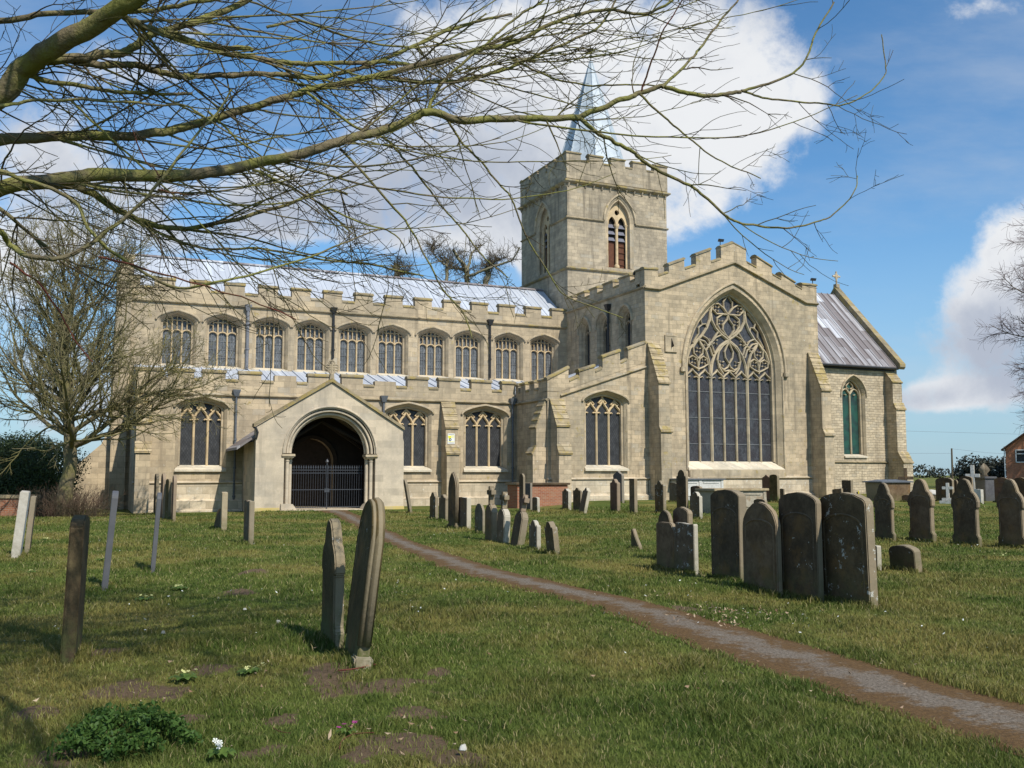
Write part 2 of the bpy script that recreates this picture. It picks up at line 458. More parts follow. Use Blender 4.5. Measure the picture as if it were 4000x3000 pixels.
T.put(b.inputs['Base Color'], T.mix(T.m('MULTIPLY', lines, .6), T.mix(T.ramp(T.noise(co, 1.6, 5), .35, .65), (0.02, 0.085, 0.06), (0.018, 0.038, 0.036)), (0.02, 0.04, 0.04)))
M['glass_g'] = m
# ---------------------------------------------------------------- the church
PHI = R_(24)
EV = Vector((math.cos(PHI), math.sin(PHI), 0)); NV = Vector((-math.sin(PHI), math.cos(PHI), 0))
A0, B0 = 28.0, 50.0
CP = EV * A0 + NV * B0
church = empty('church', CP, PHI)
tag(church, 'cream stone parish church with battlements, a square tower and a lead needle spire', 'church')
ORG = (A0, B0, 0)
def CB(): return MB(ORG)
def FS(b): return lambda u, w, d: (u, b + d, w)        # south-facing sheet at b, thickness inward
def FW(a): return lambda u, w, d: (a + d, u, w)        # west-facing sheet at a

def arch(cx, w, spring, rise, kind, n=20):
    h = w / 2; out = []
    if kind == 'round':
        return [(cx - h * math.cos(math.pi * i / n), spring + rise * math.sin(math.pi * i / n)) for i in range(n + 1)]
    if kind == 'pointed':
        Rr = (h * h + rise * rise) / (2 * h); th = math.asin(min(1, rise / Rr))
        if Rr < h: th = math.pi - th
        hal = [(-h + Rr - Rr * math.cos(th * i / (n // 2)), Rr * math.sin(th * i / (n // 2))) for i in range(n // 2 + 1)]
    else:   # four-centred
        hal = []
        for i in range(n // 2 + 1):
            t = i / (n // 2); x = 1 - t if t > 0.0 else 1.0
            x = math.cos(math.pi / 2 * t) ** 1.0
            hal.append((-h * x, rise * (0.42 * (1 - x) + 0.58 * (1 - x ** 2.6) ** 0.5)))
    left = [(cx + x, spring + z) for x, z in hal]
    right = [(cx - x, spring + z) for x, z in reversed(hal[:-1])]
    return left + right

def opening(cx, w, sill, spring, rise, kind, n=20):
    return [(cx - w / 2, sill)] + arch(cx, w, spring, rise, kind, n) + [(cx + w / 2, sill)]

def window(name, w_out, w_in, sill, spring, rise_out, rise_in, kind, depth, tr, glass, hood=None, sill_up=0.12, mats=('trim', 'tracery', 'glass_a'), sill_out=0.0, glass_d=0.16, spring_in=None, loc=None, rotz=0.0, bars=None, sillmat='sill'):
    """window part with tracery, glass, hood and sill as its own sub-parts; x along the wall, y inwards, z up from the ground"""
    o = MB(); so_ = opening(0, w_out, sill, spring, rise_out, kind)
    si = opening(0, w_in, sill + sill_up, spring_in or spring, rise_in, kind)
    mid = [((p[0] * .45 + q[0] * .55), (p[1] * .45 + q[1] * .55)) for p, q in zip(so_, si)]
    k = len(so_)
    seq = [(so_, 0.0), (mid, depth * 0.45), (mid, depth * 0.55), (si, depth)]
    for (p, d0), (q, d1) in zip(seq[:-1], seq[1:]):
        # jambs and head only; the sill is its own piece
        if p is q: q = [(a_ * 0.985, b_ - 0.02 if 0 < i < k - 1 else b_) for i, (a_, b_) in enumerate(p)]
        o.loft([(a_, d0, b_) for a_, b_ in p], [(a_, d1, b_) for a_, b_ in q], closed=False)
    o.strip(si, 0.10, depth - 0.06, depth + 0.22, 0.6)
    root = o.build(name, M[mats[0]], church, loc, (0, 0, rotz))
    t = MB()
    for pts, ww in tr: t.strip(pts, ww, depth + 0.02, depth + 0.19, 0.3)
    t.build('tracery', M[mats[1]], root)
    g = MB(); gi = [(a_ * 1.01, b_) for a_, b_ in si]
    g.prism([gi], lambda u, v, d: (u, d, v), depth + glass_d, depth + glass_d + 0.02)
    g.build('glass', M[mats[2]], root)
    s = MB()
    s.add([(-w_out / 2, -sill_out - .0, sill - 0.02), (w_out / 2, -sill_out, sill - 0.02), (w_in / 2 + .04, depth + 0.1, sill + sill_up + .02), (-w_in / 2 - .04, depth + 0.1, sill + sill_up + .02),
           (-w_out / 2, -sill_out, sill - 0.12), (w_out / 2, -sill_out, sill - 0.12), (w_in / 2 + .04, depth + 0.1, sill - 0.12), (-w_in / 2 - .04, depth + 0.1, sill - 0.12)],
          [(0, 1, 2, 3), (0, 4, 5, 1), (1, 5, 6, 2), (3, 2, 6, 7), (0, 3, 7, 4), (4, 7, 6, 5)])
    s.build('sill', M[sillmat], root)
    if hood:
        h = MB(); h.strip(hood, 0.13, -0.11, 0.06, 0.5)
        h.build('hood_mould', M['trim'], root)
    if bars:
        bb = MB()
        for x0, x1, z0, z1 in bars: bb.box(x0, x1, depth + glass_d - 0.035, depth + glass_d - 0.015, z0, z1)
        bb.build('saddle_bar', M['whitebar'], root)
    return root
M['whitebar'] = plain('pale saddle bars', (0.22, 0.225, 0.23), (0.15, 0.155, 0.16), 0.6)
M['leadpipe'] = plain('old lead pipe', (0.20, 0.205, 0.22), (0.14, 0.145, 0.16), 0.6)

def sloped_slab(mb, p, q, b0, b1, th, over=0.04, fn=None):
    """coping stone between 2D points p and q, thickness th, from depth b0 to b1, with a weathered top"""
    (u0, z0), (u1, z1) = p, q
    L = math.hypot(u1 - u0, z1 - z0); tx, tz = (u1 - u0) / L, (z1 - z0) / L
    u0 -= tx * over; z0 -= tz * over; u1 += tx * over; z1 += tz * over
    d0, d1 = b0 - over * 1.4, b1 + over * 1.4; dm0, dm1 = d0 + (d1 - d0) * .3, d0 + (d1 - d0) * .7
    pr = [(d0, 0), (d1, 0), (d1, th * .45), (dm1, th), (dm0, th), (d0, th * .45)]
    vs = [fn(u0, z0 + h, d) for d, h in pr] + [fn(u1, z1 + h, d) for d, h in pr]
    mb.add(vs, [(0, 1, 2, 3, 4, 5), (11, 10, 9, 8, 7, 6)] + [(i, (i + 1) % 6, 6 + (i + 1) % 6, 6 + i) for i in range(6)])

def parapet(name, fn, zb, merl, cren, thick=0.42, endz=None, mat='stone', th=0.17, nocope=(), parent=None, zbf=None):
    """merl: [(s0, z0, s1, z1)], cren: height function f(s); the wall between merlons stands at cren(s)"""
    zbf = zbf or (lambda s: zb)
    s0 = merl[0][0]; s1 = merl[-1][2]
    out = []
    for i, (a, za, b_, zb_) in enumerate(merl):
        if i: out.append((a, cren(a)))
        out.append((a, za)); out.append((b_, zb_))
        if i < len(merl) - 1: out.append((b_, cren(b_)))
    bot = []
    k = 12
    for i in range(k + 1):
        s = s1 + (s0 - s1) * i / k
        bot.append((s, zbf(s)))
    w = CB(); w.prism([out + bot], fn, 0, thick)
    o = w.build(name, M[mat], parent or church)
    for i, (a, za, b_, zb_) in enumerate(merl):
        if i not in nocope:
            c = CB(); sloped_slab(c, (a, za + .004), (b_, zb_ + .004), 0, thick, th, .045, fn); c.build('coping', M['coping'], o if parent is None else parent)
        if i < len(merl) - 1:
            na = merl[i + 1][0]; c = CB()
            sloped_slab(c, (b_ + .07, cren(b_) - .10), (na - .07, cren(na) - .10), 0, thick, th * .95, .03, fn)
            c.build('embrasure_sill', M['coping'], o if parent is None else parent)
    return o

def course(name, fn, pts, h=0.16, out=0.13, parent=None, mat='string', inn=0.1):
    """string course: 2D points (s, z) of its underside"""
    c = CB()
    for (u0, z0), (u1, z1) in zip(pts[:-1], pts[1:]):
        pr = [(inn, 0), (-out * .35, 0), (-out, h * .35), (-out, h * .55), (-0.0, h), (inn, h)]
        c.add([fn(u0, z0 + q, d) for d, q in pr] + [fn(u1, z1 + q, d) for d, q in pr],
              [(0, 1, 2, 3, 4, 5), (11, 10, 9, 8, 7, 6)] + [(i, (i + 1) % 6, 6 + (i + 1) % 6, 6 + i) for i in range(6)])
    return c.build(name, M[mat], parent or church)

def buttress(s0, s1, wall, prof, face='S', mat='stone', weather='weather', cap=0.07):
    """prof: [(projection, z)] from the ground up, ending on the wall; sloping pieces get weathering slabs"""
    def fn(u, w, d):        # u = projection, w = z, d = along the wall
        return (d, wall - u, w) if face == 'S' else (wall - u, d, w)
    p = [(-.2, prof[0][1])] + prof + [(-.2, prof[-1][1])]
    w = CB(); w.prism([p], fn, s0, s1)
    o = w.build('buttress', M[mat], church, bevel=0.0)
    for (p0, z0), (p1, z1) in zip(prof[:-1], prof[1:]):
        if abs(p1 - p0) > 0.05 and z1 > z0:
            c = CB()
            L = math.hypot(p1 - p0, z1 - z0); nx, nz = (z1 - z0) / L, -(p1 - p0) / L
            t = cap; ex = 0.05
            tx, tz = (p1 - p0) / L, (z1 - z0) / L
            q = [(p0 - tx * ex, z0 - tz * ex), (p1, z1), (p1 + nx * t, z1 + nz * t), (p0 + nx * t - tx * ex, z0 + nz * t - tz * ex), ]
            c.prism([q], fn, s0 - 0.05, s1 + 0.05)
            # steps of the weathering courses
            ns = max(1, int(L / 0.34))
            for k in range(ns):
                f0 = k / ns
                a_, b_ = p0 + (p1 - p0) * f0, z0 + (z1 - z0) * f0
                c.prism([[(a_ + nx * (t - .01) - tx * .0, b_ + nz * (t - .01)), (a_ + nx * (t + .035), b_ + nz * (t + .035)), (a_ + nx * (t - .01) + tx * .3 * L / ns * 1.2, b_ + nz * (t - .01) + tz * .3 * L / ns * 1.2)]], fn, s0 - 0.055, s1 + 0.055)
            c.build('weathering', M[weather], o)
    return o

GZ = -0.6     # walls go below the turf
# ---- south aisle of the nave
bA, bC, bT, bX = 48.6, 54.0, 44.5, 52.7
AW = [(4.98, 2.4), (15.55, 2.64), (20.02, 2.64)]
holes = [opening(c, w, 1.93, 4.93, 0.5, 'four') for c, w in AW]
north_door = opening(10.43, 2.2, 0.05, 2.3, 1.2, 'pointed')
w = CB(); w.prism([[(1.95, GZ), (21.85, GZ), (21.85, 6.0), (1.95, 6.0)]] + holes + [north_door], FS(bA), 0, 0.8)
w.prism([[(bA + .8, GZ), (bC, GZ), (bC, 7.2), (bA + .8, 6.0)]], FW(1.95), 0, 0.6)
w.build('aisle_wall', M['stone'], church)
mer = [(1.9, 6.66, 3.1, 6.67), (3.35, 6.68, 4.9 - .35, 6.68), (4.97, 6.68, 6.05, 6.68), (6.71, 6.68, 7.79, 6.68), (8.45, 6.68, 9.55, 6.68), (10.16, 6.70, 11.24, 6.70), (11.91, 6.74, 13.04, 6.74), (13.69, 6.60, 14.84, 6.60), (15.5, 6.78, 16.66, 6.78), (17.29, 6.78, 18.51, 6.78), (19.19, 6.76, 20.38, 6.76), (21.04, 6.74, 21.84, 6.74)]
parapet('aisle_parapet', FS(bA), 6.0, mer, lambda s: 6.36, 0.4, mat='stone', nocope=(4, 7))
course('string_course', FS(bA), [(1.9, 5.5), (21.84, 5.58)])
course('plinth_course', FS(bA), [(1.9, 1.2), (6.95, 1.22)], 0.14, 0.16, mat='plinth')
course('plinth_course', FS(bA), [(14.05, 1.22), (21.84, 1.22)], 0.14, 0.16, mat='plinth')
for a_, b_ in ((1.95, 6.97), (14.03, 21.84)):
    w = CB()
    w.prism([[(0, 1.2), (-.08, 1.2), (-.08, 0.48), (-.24, 0.40), (-.24, 0.0), (-.34, -.06), (-.34, GZ), (0, GZ)]], lambda u, v, d: (d, bA + u, v), a_, b_)
    w.build('plinth', M['plinth'], church)
SLIGHT = [('pipe')]

def ogee_light(cx, w, spring, rise, bar=0.085, tip=0.3, cusp=True):
    """ogee-headed light with a finial, two cusps"""
    h = w / 2; L = []
    left = [(cx - h, spring - .02), (cx - h * .94, spring + rise * .18), (cx - h * .72, spring + rise * .40), (cx - h * .36, spring + rise * .60), (cx - h * .1, spring + rise * .82), (cx, spring + rise)]
    right = [(2 * cx - x, z) for x, z in left]
    L += [(left, bar), (right, bar), ([(cx, spring + rise * .92), (cx, spring + rise + tip)], bar * .9)]
    if cusp:
        for sg in (-1, 1):
            L.append(([(cx + sg * h * .93, spring + rise * .02), (cx + sg * h * .55, spring + rise * .08), (cx + sg * h * .42, spring + rise * .02)], bar * .6))
            L.append(([(cx + sg * h * .3, spring + rise * .62), (cx + sg * h * .62, spring + rise * .78), (cx + sg * h * .3, spring + rise * .95), (cx, spring + rise + tip * .35)], bar * .7))
    return L

def aisle_window(cx, b, w, sill, head, spring, rise, loc_z=0.0):
    wi = w - 0.42; p = wi / 3; tr = []
    for k in (-1, 0, 1): tr += ogee_light(k * p, p, head, 0.66 + (0.1 if k == 0 else 0), 0.12, 0.2)
    for x in (-p / 2, p / 2): tr.append(([(x, sill + .06), (x, head + .05)], 0.115))
    hd = arch(0, w + .18, spring + .02, rise + .06, 'four')
    return window('aisle_window', w, wi, sill, spring, rise, rise - .12, 'four', 0.30, tr, None, hood=hd, sill_up=0.18, sill_out=0.14, spring_in=spring - .05,
                  loc=(cx - A0, b - B0, 0), glass_d=0.14)
for c, w_ in AW: aisle_window(c, bA, w_, 1.93, 4.33, 4.93, 0.5)

# ---- clerestory
CWX = [4.13, 6.54, 9.10, 11.43, 13.92, 16.24, 18.80, 21.13, 23.82, 26.28]
holes = [opening(c, 2.0, 7.58, 9.98, 0.5, 'four') for c in CWX]
w = CB(); w.prism([[(1.4, GZ), (27.9, GZ), (27.9, 11.45), (1.4, 11.45)]] + holes, FS(bC), 0, 0.8)
w.prism([[(bC + .8, GZ), (62.6, GZ), (62.6, 11.6), (58.3, 14.4), (bC + .8, 11.6)]], FW(1.4), 0, 0.6)
w.build('nave_wall', M['stone'], church)
m0 = [(8.41 + 1.846 * k, 12.2, 8.41 + 1.846 * k + 1.06, 12.2) for k in range(-3, 11)]
m0 = [(1.4, 12.2, 2.15, 12.2)] + m0
m0[-1] = (m0[-1][0], 12.2, 27.9, 12.2)
parapet('nave_parapet', FS(bC), 11.45, m0, lambda s: 11.78, 0.4)
course('string_course', FS(bC), [(1.4, 10.93), (27.9, 11.03)], 0.17, 0.14)
tr = []
p = 1.55 / 3
for k in (-1, 0, 1):
    tr.append((arch(k * p, p, 9.35, 0.22, 'round', 8), 0.075))
    tr.append(([(k * p, 9.56), (k * p, 10.35 if k == 0 else 10.22)], 0.06))
for x in (-p / 2, p / 2): tr.append(([(x, 7.62), (x, 10.33)], 0.085))
for x in (-.25 * p, .25 * p, -.75 * p, .75 * p, -1.25 * p, 1.25 * p):
    tr.append((arch(x, p / 2, 10.02 if abs(x) < p else 9.86, 0.10, 'round', 6), 0.045))
bars = []
for k in (-1, 0, 1):
    for sx in (-.012,): bars.append((k * p + sx - .07, k * p + sx - .05, 7.7, 9.5)); bars.append((k * p + .05, k * p + .07, 7.7, 9.5))
for z in (8.15, 8.6, 9.05): bars.append((-.76, .76, z, z + .022))
cw = window('clerestory_window', 2.0, 1.56, 7.58, 9.98, 0.5, 0.46, 'four', 0.36, tr, None, hood=arch(0, 2.24, 10.03, 0.56, 'four'), spring_in=9.92, sill_up=0.08, mats=('trim', 'tracery', 'glass_c'), sill_out=0.06, bars=bars, loc=(CWX[0] - A0, bC - B0, 0))
for c in CWX[1:]:
    d = dup_tree(cw, church); d.location.x = c - A0
w = CB()      # returns of the hood moulds between the paired windows
for c in CWX:
    for sg in (-1, 1): w.box(c + sg * 1.09 - .06, c + sg * 1.09 + .06, bC - .1, bC + .05, 7.6, 7.6 + .001 + 2.42)
w = None

# ---- roofs
w = CB()
RID, ZR = 58.3, 14.35
for sg in (-1, 1):
    e0 = RID + sg * (RID - bC - .42)
    w.prism([[(RID, ZR), (e0, 11.62), (e0, 11.5), (RID, ZR - .15)]], FW(1.9), 0, 28.3 - 1.9)
s_ = 2.2
while s_ < 27.9:
    w.prism([[(RID, ZR + .05), (bC + .5, 11.72), (bC + .5, 11.62), (RID, ZR - .02)]], FW(s_), 0, 0.055)
    s_ += 0.62
w.build('nave_roof', M['lead'], church)
w = CB(); w.prism([[(RID - .16, ZR - .02), (RID, ZR + .12), (RID + .16, ZR - .02)]], FW(1.9), 0, 26.4)
w.build('ridge_roll', M['lead2'], church)
w = CB()
w.prism([[(bC, 7.5), (bA + .38, 6.15), (bA + .38, 6.0), (bC, 7.3)]], FW(2.0), 0, 25.8)
s_ = 2.3
while s_ < 27.7:
    w.prism([[(bC - .01, 7.56), (bA + .4, 6.21), (bA + .4, 6.14), (bC - .01, 7.48)]], FW(s_), 0, 0.05)
    s_ += 0.62
w.build('aisle_roof', M['lead'], church)

# ---- west end: stepped buttress and turret
w = CB()
w.prism([[(-1.9, GZ), (1.4, GZ), (1.4, 10.2), (.95, 9.6), (.95, 4.2), (.55, 3.25), (-1.2, 1.6), (-1.9, 1.0)]], FS(54.6), 0, 1.1)
w.build('west_buttress', M['stone'], church)
w = CB()
w.box(1.0, 1.75, 53.95 - .25, 54.9, GZ, 12.6); w.box(.93, 1.82, 53.6, 54.97, 12.35, 12.5)
w.add([(1.05, 53.8, 12.6), (1.7, 53.8, 12.6), (1.7, 54.6, 12.6), (1.05, 54.6, 12.6), (1.37, 54.2, 13.9)], [(0, 1, 4), (1, 2, 4), (2, 3, 4), (3, 0, 4)])
w.build('corner_turret', M['stone'], church)

# ---- buttresses of the aisle
buttress(1.98, 2.62, bA, [(.95, GZ), (.95, 2.7), (.7, 3.2), (.7, 4.1), (.02, 5.45)])
buttress(17.42, 18.12, bA, [(.95, GZ), (.95, 2.75), (.75, 3.2), (.75, 4.15), (.02, 5.62)])

# ---- drainpipes with hopper heads
def pipe(a, b, ztop, zbot, mat='pipe', r=.055, elbow=None, face='S', hop=True):
    c = CB()
    def q(x, y, z): return (a + x, b - y, z) if face == 'S' else (a - y, b + x, z)
    pts = [q(0, .12, ztop)]
    if elbow: pts += [q(0, .12, zbot + .5), q(elbow, .12, zbot)]
    else: pts += [q(0, .12, zbot)]
    c.tube(pts, r, 8)
    z = ztop - .9
    while z > zbot + .6:
        c.tube([q(0, .12, z), q(0, .12, z + .09)], r * 1.45, 8); z -= 1.4
    o = c.build('drainpipe', M[mat], church, smooth=False)
    if hop:
        h = CB()
        for (w0, w1, z0, z1) in ((.10, .17, ztop - .12, ztop + .12), (.17, .19, ztop + .12, ztop + .22)):
            vs = [q(-w0, .0, z0), q(w0, .0, z0), q(w0, .12 + w0, z0), q(-w0, .12 + w0, z0), q(-w1, .0, z1), q(w1, .0, z1), q(w1, .12 + w1, z1), q(-w1, .12 + w1, z1)]
            h.add(vs, [(0, 3, 2, 1), (4, 5, 6, 7), (0, 1, 5, 4), (1, 2, 6, 5), (2, 3, 7, 6), (3, 0, 4, 7)])
        h.build('hopper', M[mat], o)
    return o
pipe(6.58, bA, 5.65, -.1); pipe(14.15, bA, 5.6, 3.0); pipe(21.62, bA, 5.7, -.1)
pipe(12.66, bC, 11.1, 7.9, 'black', .07, elbow=-.25); pipe(22.5, bC, 11.05, 7.6, 'black', .065); pipe(7.82, bC, 10.9, 7.5, 'leadpipe', .09)
pipe(27.9, 48.4, 11.5, 8.2, 'black', .07, face='W')

# ---- porch
M['porch_shade'] = plain('painted porch shade', (0.04, 0.033, 0.026), (0.028, 0.024, 0.02), 0.95, 0.1, 1.5)  # dark colour that paints the porch's inner shade onto lining and ribs
bP = 44.57; PL, PR, PC = 6.97, 14.05, 10.45
w = CB()
w.prism([[(PL, GZ), (PR, GZ), (PR, 3.25), (14.0, 3.45), (14.0, 3.85), (PC, 6.05), (PL, 3.85)], opening(PC, 4.36, -.45, 2.66, 2.18, 'round', 32)], FS(bP), 0, 0.55)
w.prism([[(bP + .55, GZ), (bA, GZ), (bA, 3.2), (bP + .55, 3.2)]], FW(PL + .02), 0, .5)
w.prism([[(bP + .55, GZ), (bA, GZ), (bA, 3.2), (bP + .55, 3.2)]], FW(PR - .52), 0, .5)
porch = w.build('porch', M['render'], church)
def order(r0, r1, y0, y1, z0):
    c = CB()
    o_ = [(PC - r0, z0)] + arch(PC, 2 * r0, 2.66, r0, 'round', 32) + [(PC + r0, z0)]
    i_ = [(PC - r1, z0)] + arch(PC, 2 * r1, 2.66, r1, 'round', 32) + [(PC + r1, z0)]
    return o_, i_
w = CB()
for ro, ri, d0, d1 in ((2.18, 2.12, 0.0, .02), (2.10, 1.98, .14, .5), (1.98, 1.82, .30, .62)):
    o_ = arch(PC, 2 * ro, 2.66, ro, 'round', 32); i_ = arch(PC, 2 * ri, 2.66, ri, 'round', 32)
    n_ = len(o_)
    w.add([(a, bP + d0, z) for a, z in o_] + [(a, bP + d0, z) for a, z in i_], [(i, i + 1, n_ + i + 1, n_ + i) for i in range(n_ - 1)])
    w.add([(a, bP + d0, z) for a, z in i_] + [(a, bP + d1, z) for a, z in i_], [(i, i + 1, n_ + i + 1, n_ + i) for i in range(n_ - 1)])
for rr, d, th in ((2.02, .12, .06), (1.88, .28, .07), (2.22, -.04, .05), (1.80, .52, .06)):
    w.tube([(a, bP + d, z) for a, z in arch(PC, 2 * rr, 2.66, rr, 'round', 32)], th, 8)
for sg in (-1, 1):      # jambs behind the shafts
    x0, x1 = sorted((PC + sg * 1.8, PC + sg * 2.18)); w.box(x0, x1, bP + .36, bP + .60, -.4, 2.62)
w.build('arch_moulding', M['render'], porch, smooth=False)
for sg in (-1, 1):
    for x, y in ((2.0, .16), (1.84, .34)):
        c = CB(); c.tube([(PC + sg * x, bP + y, .22), (PC + sg * x, bP + y, 2.42)], .085, 12)
        c.tube([(PC + sg * x, bP + y, -.3), (PC + sg * x, bP + y, .12), (PC + sg * x, bP + y, .22)], [.17, .17, .10], 10)
        c.tube([(PC + sg * x, bP + y, 2.28), (PC + sg * x, bP + y, 2.32)], .11, 12)
        c.tube([(PC + sg * x, bP + y, 2.36), (PC + sg * x, bP + y, 2.5)], [.09, .17], 12)
        c.build('shaft', M['render'], porch)
    x0, x1 = sorted((PC + sg * 1.68, PC + sg * 2.3)); c = CB(); c.box(x0, x1, bP - .08, bP + .56, 2.5, 2.62); c.box(x0 + .04, x1 - .04, bP - .03, bP + .5, 2.44, 2.5)
    c.build('impost', M['trim'], porch, bevel=.015)
c = CB()        # roof slopes and verge coping
for sg in (-1, 1):
    eave = (PC + sg * 4.28, 2.92)
    if sg == 1: eave = (PC + sg * 3.62, 3.2)
    c.prism([[(PC, 6.0), eave, (eave[0], eave[1] - .12), (PC, 5.86)]], lambda u, v, d: (u, bP + d, v), .3, bA - bP)
c.build('porch_roof', M['lead2'], porch)
c = CB()
for sg in (-1, 1):
    e = (PC + sg * 3.6, 3.84)
    c.prism([[(PC, 6.06), (e[0], e[1]), (e[0] + sg * .0, e[1] + .13), (PC, 6.20)]], lambda u, v, d: (u, bP + d, v), -.1, .42)
    c.prism([[(PC, 6.20), (e[0], e[1] + .13), (e[0], e[1] + .17), (PC, 6.24)]], lambda u, v, d: (u, bP + d, v), -.02, .36)
c.build('gable_coping', M['coping'], porch)
c = CB()
c.prism([[(PC - .13, 6.1), (PC + .13, 6.1), (PC + .08, 6.45), (PC - .08, 6.45)]], FS(bP), -.02, .24)
for dx_, dz_ in ((0, .2), (0, -.2), (.2, 0), (-.2, 0)):
    c.tube([(PC + dx_ + .13 * math.cos(t * math.pi / 4), bP + .1, 6.78 + dz_ + .13 * math.sin(t * math.pi / 4)) for t in range(9)], .04, 6)
c.tube([(PC, bP + .1, 6.4), (PC, bP + .1, 7.05)], .05, 6); c.tube([(PC - .3, bP + .1, 6.78), (PC + .3, bP + .1, 6.78)], .05, 6)
c.build('gable_cross', M['trim'], porch)
c = CB()
for x0, x1 in ((PL - .04, PC - 2.35), (PC + 2.35, PR + .04)): c = CB(); c.box(x0, x1, bP - .05, bP + .1, -.4, .14); c.build('plinth_band', M['yellow'], porch, bevel=.02)
for sg in (-1, 1):
    c = CB(); c.prism([[(PC + sg * 2.3, -.4), (PC + sg * 1.55, -.4), (PC + sg * 1.58, .05), (PC + sg * 1.76, .3), (PC + sg * 2.3, .32)]], FS(bP), -.12, .56); c.build('jamb_base', M['render'], porch)
c = CB(); c.box(PC - 2.4, PC + 2.4, bP - .45, bA, -.5, .03); c.build('porch_step', M['plinth'], porch)
c = CB()
c.tube([(PL - .1, bP + .05, 3.82), (PL - .02, bP - .08, 3.8), (PL + .06, bP - .08, 3.6), (PL + .02, bP - .06, 3.35), (PL - .15, bP + .1, 3.2)], .05, 6)
c.build('gutter_spout', M['black'], porch)
c = CB()     # inside: arch to the inner door, door leaf, vault rib
c.prism([opening(10.43, 2.2, 0.05, 2.3, 1.2, 'pointed')], FS(bA), .5, .58)
c.build('inner_door', M['door'], porch)
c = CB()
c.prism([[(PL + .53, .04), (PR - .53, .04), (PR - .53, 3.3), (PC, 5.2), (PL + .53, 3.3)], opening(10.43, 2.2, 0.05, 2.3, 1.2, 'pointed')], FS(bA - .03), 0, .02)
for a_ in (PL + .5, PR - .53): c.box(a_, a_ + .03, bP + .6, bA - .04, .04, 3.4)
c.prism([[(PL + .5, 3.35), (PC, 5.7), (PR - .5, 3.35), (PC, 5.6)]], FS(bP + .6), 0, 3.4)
c.build('shade_lining', M['porch_shade'], porch)  # added sheets that darken the porch inside, shade carried by their colour
c = CB()
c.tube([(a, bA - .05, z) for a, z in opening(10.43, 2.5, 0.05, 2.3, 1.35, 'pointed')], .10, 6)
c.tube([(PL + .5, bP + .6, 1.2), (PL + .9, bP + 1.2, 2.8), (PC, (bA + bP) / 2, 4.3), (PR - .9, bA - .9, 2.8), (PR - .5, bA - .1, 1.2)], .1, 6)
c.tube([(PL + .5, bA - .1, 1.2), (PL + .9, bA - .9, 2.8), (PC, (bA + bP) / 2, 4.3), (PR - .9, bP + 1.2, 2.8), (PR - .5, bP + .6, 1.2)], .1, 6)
c.build('vault_rib', M['porch_shade'], porch)
gate = empty('gate', (0, 0, 0)); gate.parent = church; KIDS.setdefault(church.name, []).append(gate)
yg = bP + .72
for sg in (-1, 1):
    c = CB()
    k = 0; x = .08
    while x < 1.78:
        xx = PC + sg * x
        c.tube([(xx, yg, .08), (xx, yg, 2.0)], .011, 5)
        c.add([(xx - .035, yg, 2.0), (xx, yg - .012, 1.93), (xx + .035, yg, 2.0), (xx, yg + .012, 1.93), (xx, yg, 2.13)], [(0, 1, 4), (1, 2, 4), (2, 3, 4), (3, 0, 4)])
        x += .115; k += 1
    x0, x1 = sorted((PC + sg * .04, PC + sg * 1.78))
    for z in (.1, .93, 1.72, 1.86): c.box(x0, x1, yg - .015, yg + .015, z, z + .035)
    c.build('gate_leaf', M['gate'], gate)
c = CB(); c.tube([(PC, yg, .02), (PC, yg, 2.25)], .03, 8); c.box(PC - .12, PC + .12, yg - .05, yg + .03, .82, 1.0)
c.tube([(PC, yg, 2.2), (PC, yg, 2.27), (PC, yg, 2.36), (PC, yg, 2.42)], [.02, .09, .06, .005], 6)
c.build('lock_post', M['gate'], gate)
# ---- transept aisle (lean-to)
TA0, TX0, TX1 = 21.85, 27.9, 40.15
def lean(s): return 5.78 + (s - 22.5) * (7.58 - 5.78) / 5.4
w = CB()
w.prism([[(TA0, GZ), (TX0, GZ), (TX0, 7.85), (22.6, 6.05), (TA0, 6.05)], opening(25.35, 2.68, 1.98, 5.55, .58, 'four')], FS(bT), 0, .8)
w.prism([[(bT + .8, GZ), (bA, GZ), (bA, 6.0), (bT + .8, 6.0)]], FW(TA0), 0, .7)
w.build('transept_aisle_wall', M['stone_t'], church)
aisle_window(25.35, bT, 2.68, 1.98, 4.95, 5.55, .58)
mm = [(21.85, 6.62, 23.1, 7.26), (23.75, 7.14, 24.68, 7.44), (25.18, 7.96, 26.26, 8.34), (26.77, 8.48, 27.9, 8.90)]
parapet('transept_aisle_parapet', FS(bT), 6.0, mm, lambda s: 6.86 + (s - 23.45) * .352 - .04, .42, mat='stone_t', zbf=lambda s: max(6.0, 6.0 + (s - 22.6) * .345))
parapet('transept_aisle_parapet', FW(TA0), 6.0, [(44.93, 6.62, 45.6, 6.62), (46.1, 6.62, 46.75, 6.62), (47.25, 6.62, 47.9, 6.62), (48.2, 6.62, 48.58, 6.62)], lambda s: 6.28, .4, mat='stone_t')
course('string_course', FS(bT), [(22.6, 5.74), (27.9, 7.52)], .15, .12)
course('string_course', FW(TA0), [(44.5, 5.52), (48.5, 5.55)], .15, .12)
course('plinth_course', FS(bT), [(21.8, 1.36), (27.9, 1.38)], 0.14, 0.16, mat='plinth')
for a_, b_ in ((21.8, 27.9), (27.95, 40.2)):
    w = CB()
    w.prism([[(0, 1.36), (-.08, 1.36), (-.08, 0.62), (-.24, 0.54), (-.24, GZ), (0, GZ)]], lambda u, v, d: (d, bT + u, v), a_, b_)
    w.build('plinth', M['plinth'], church)
w = CB(); w.prism([[(TX0, 8.3), (TA0 + .4, 6.25), (TA0 + .4, 6.1), (TX0, 8.1)]], lambda u, v, d: (u, bT + d, v), .4, bA - bT + 1.0)
w.build('transept_aisle_roof', M['lead'], church)
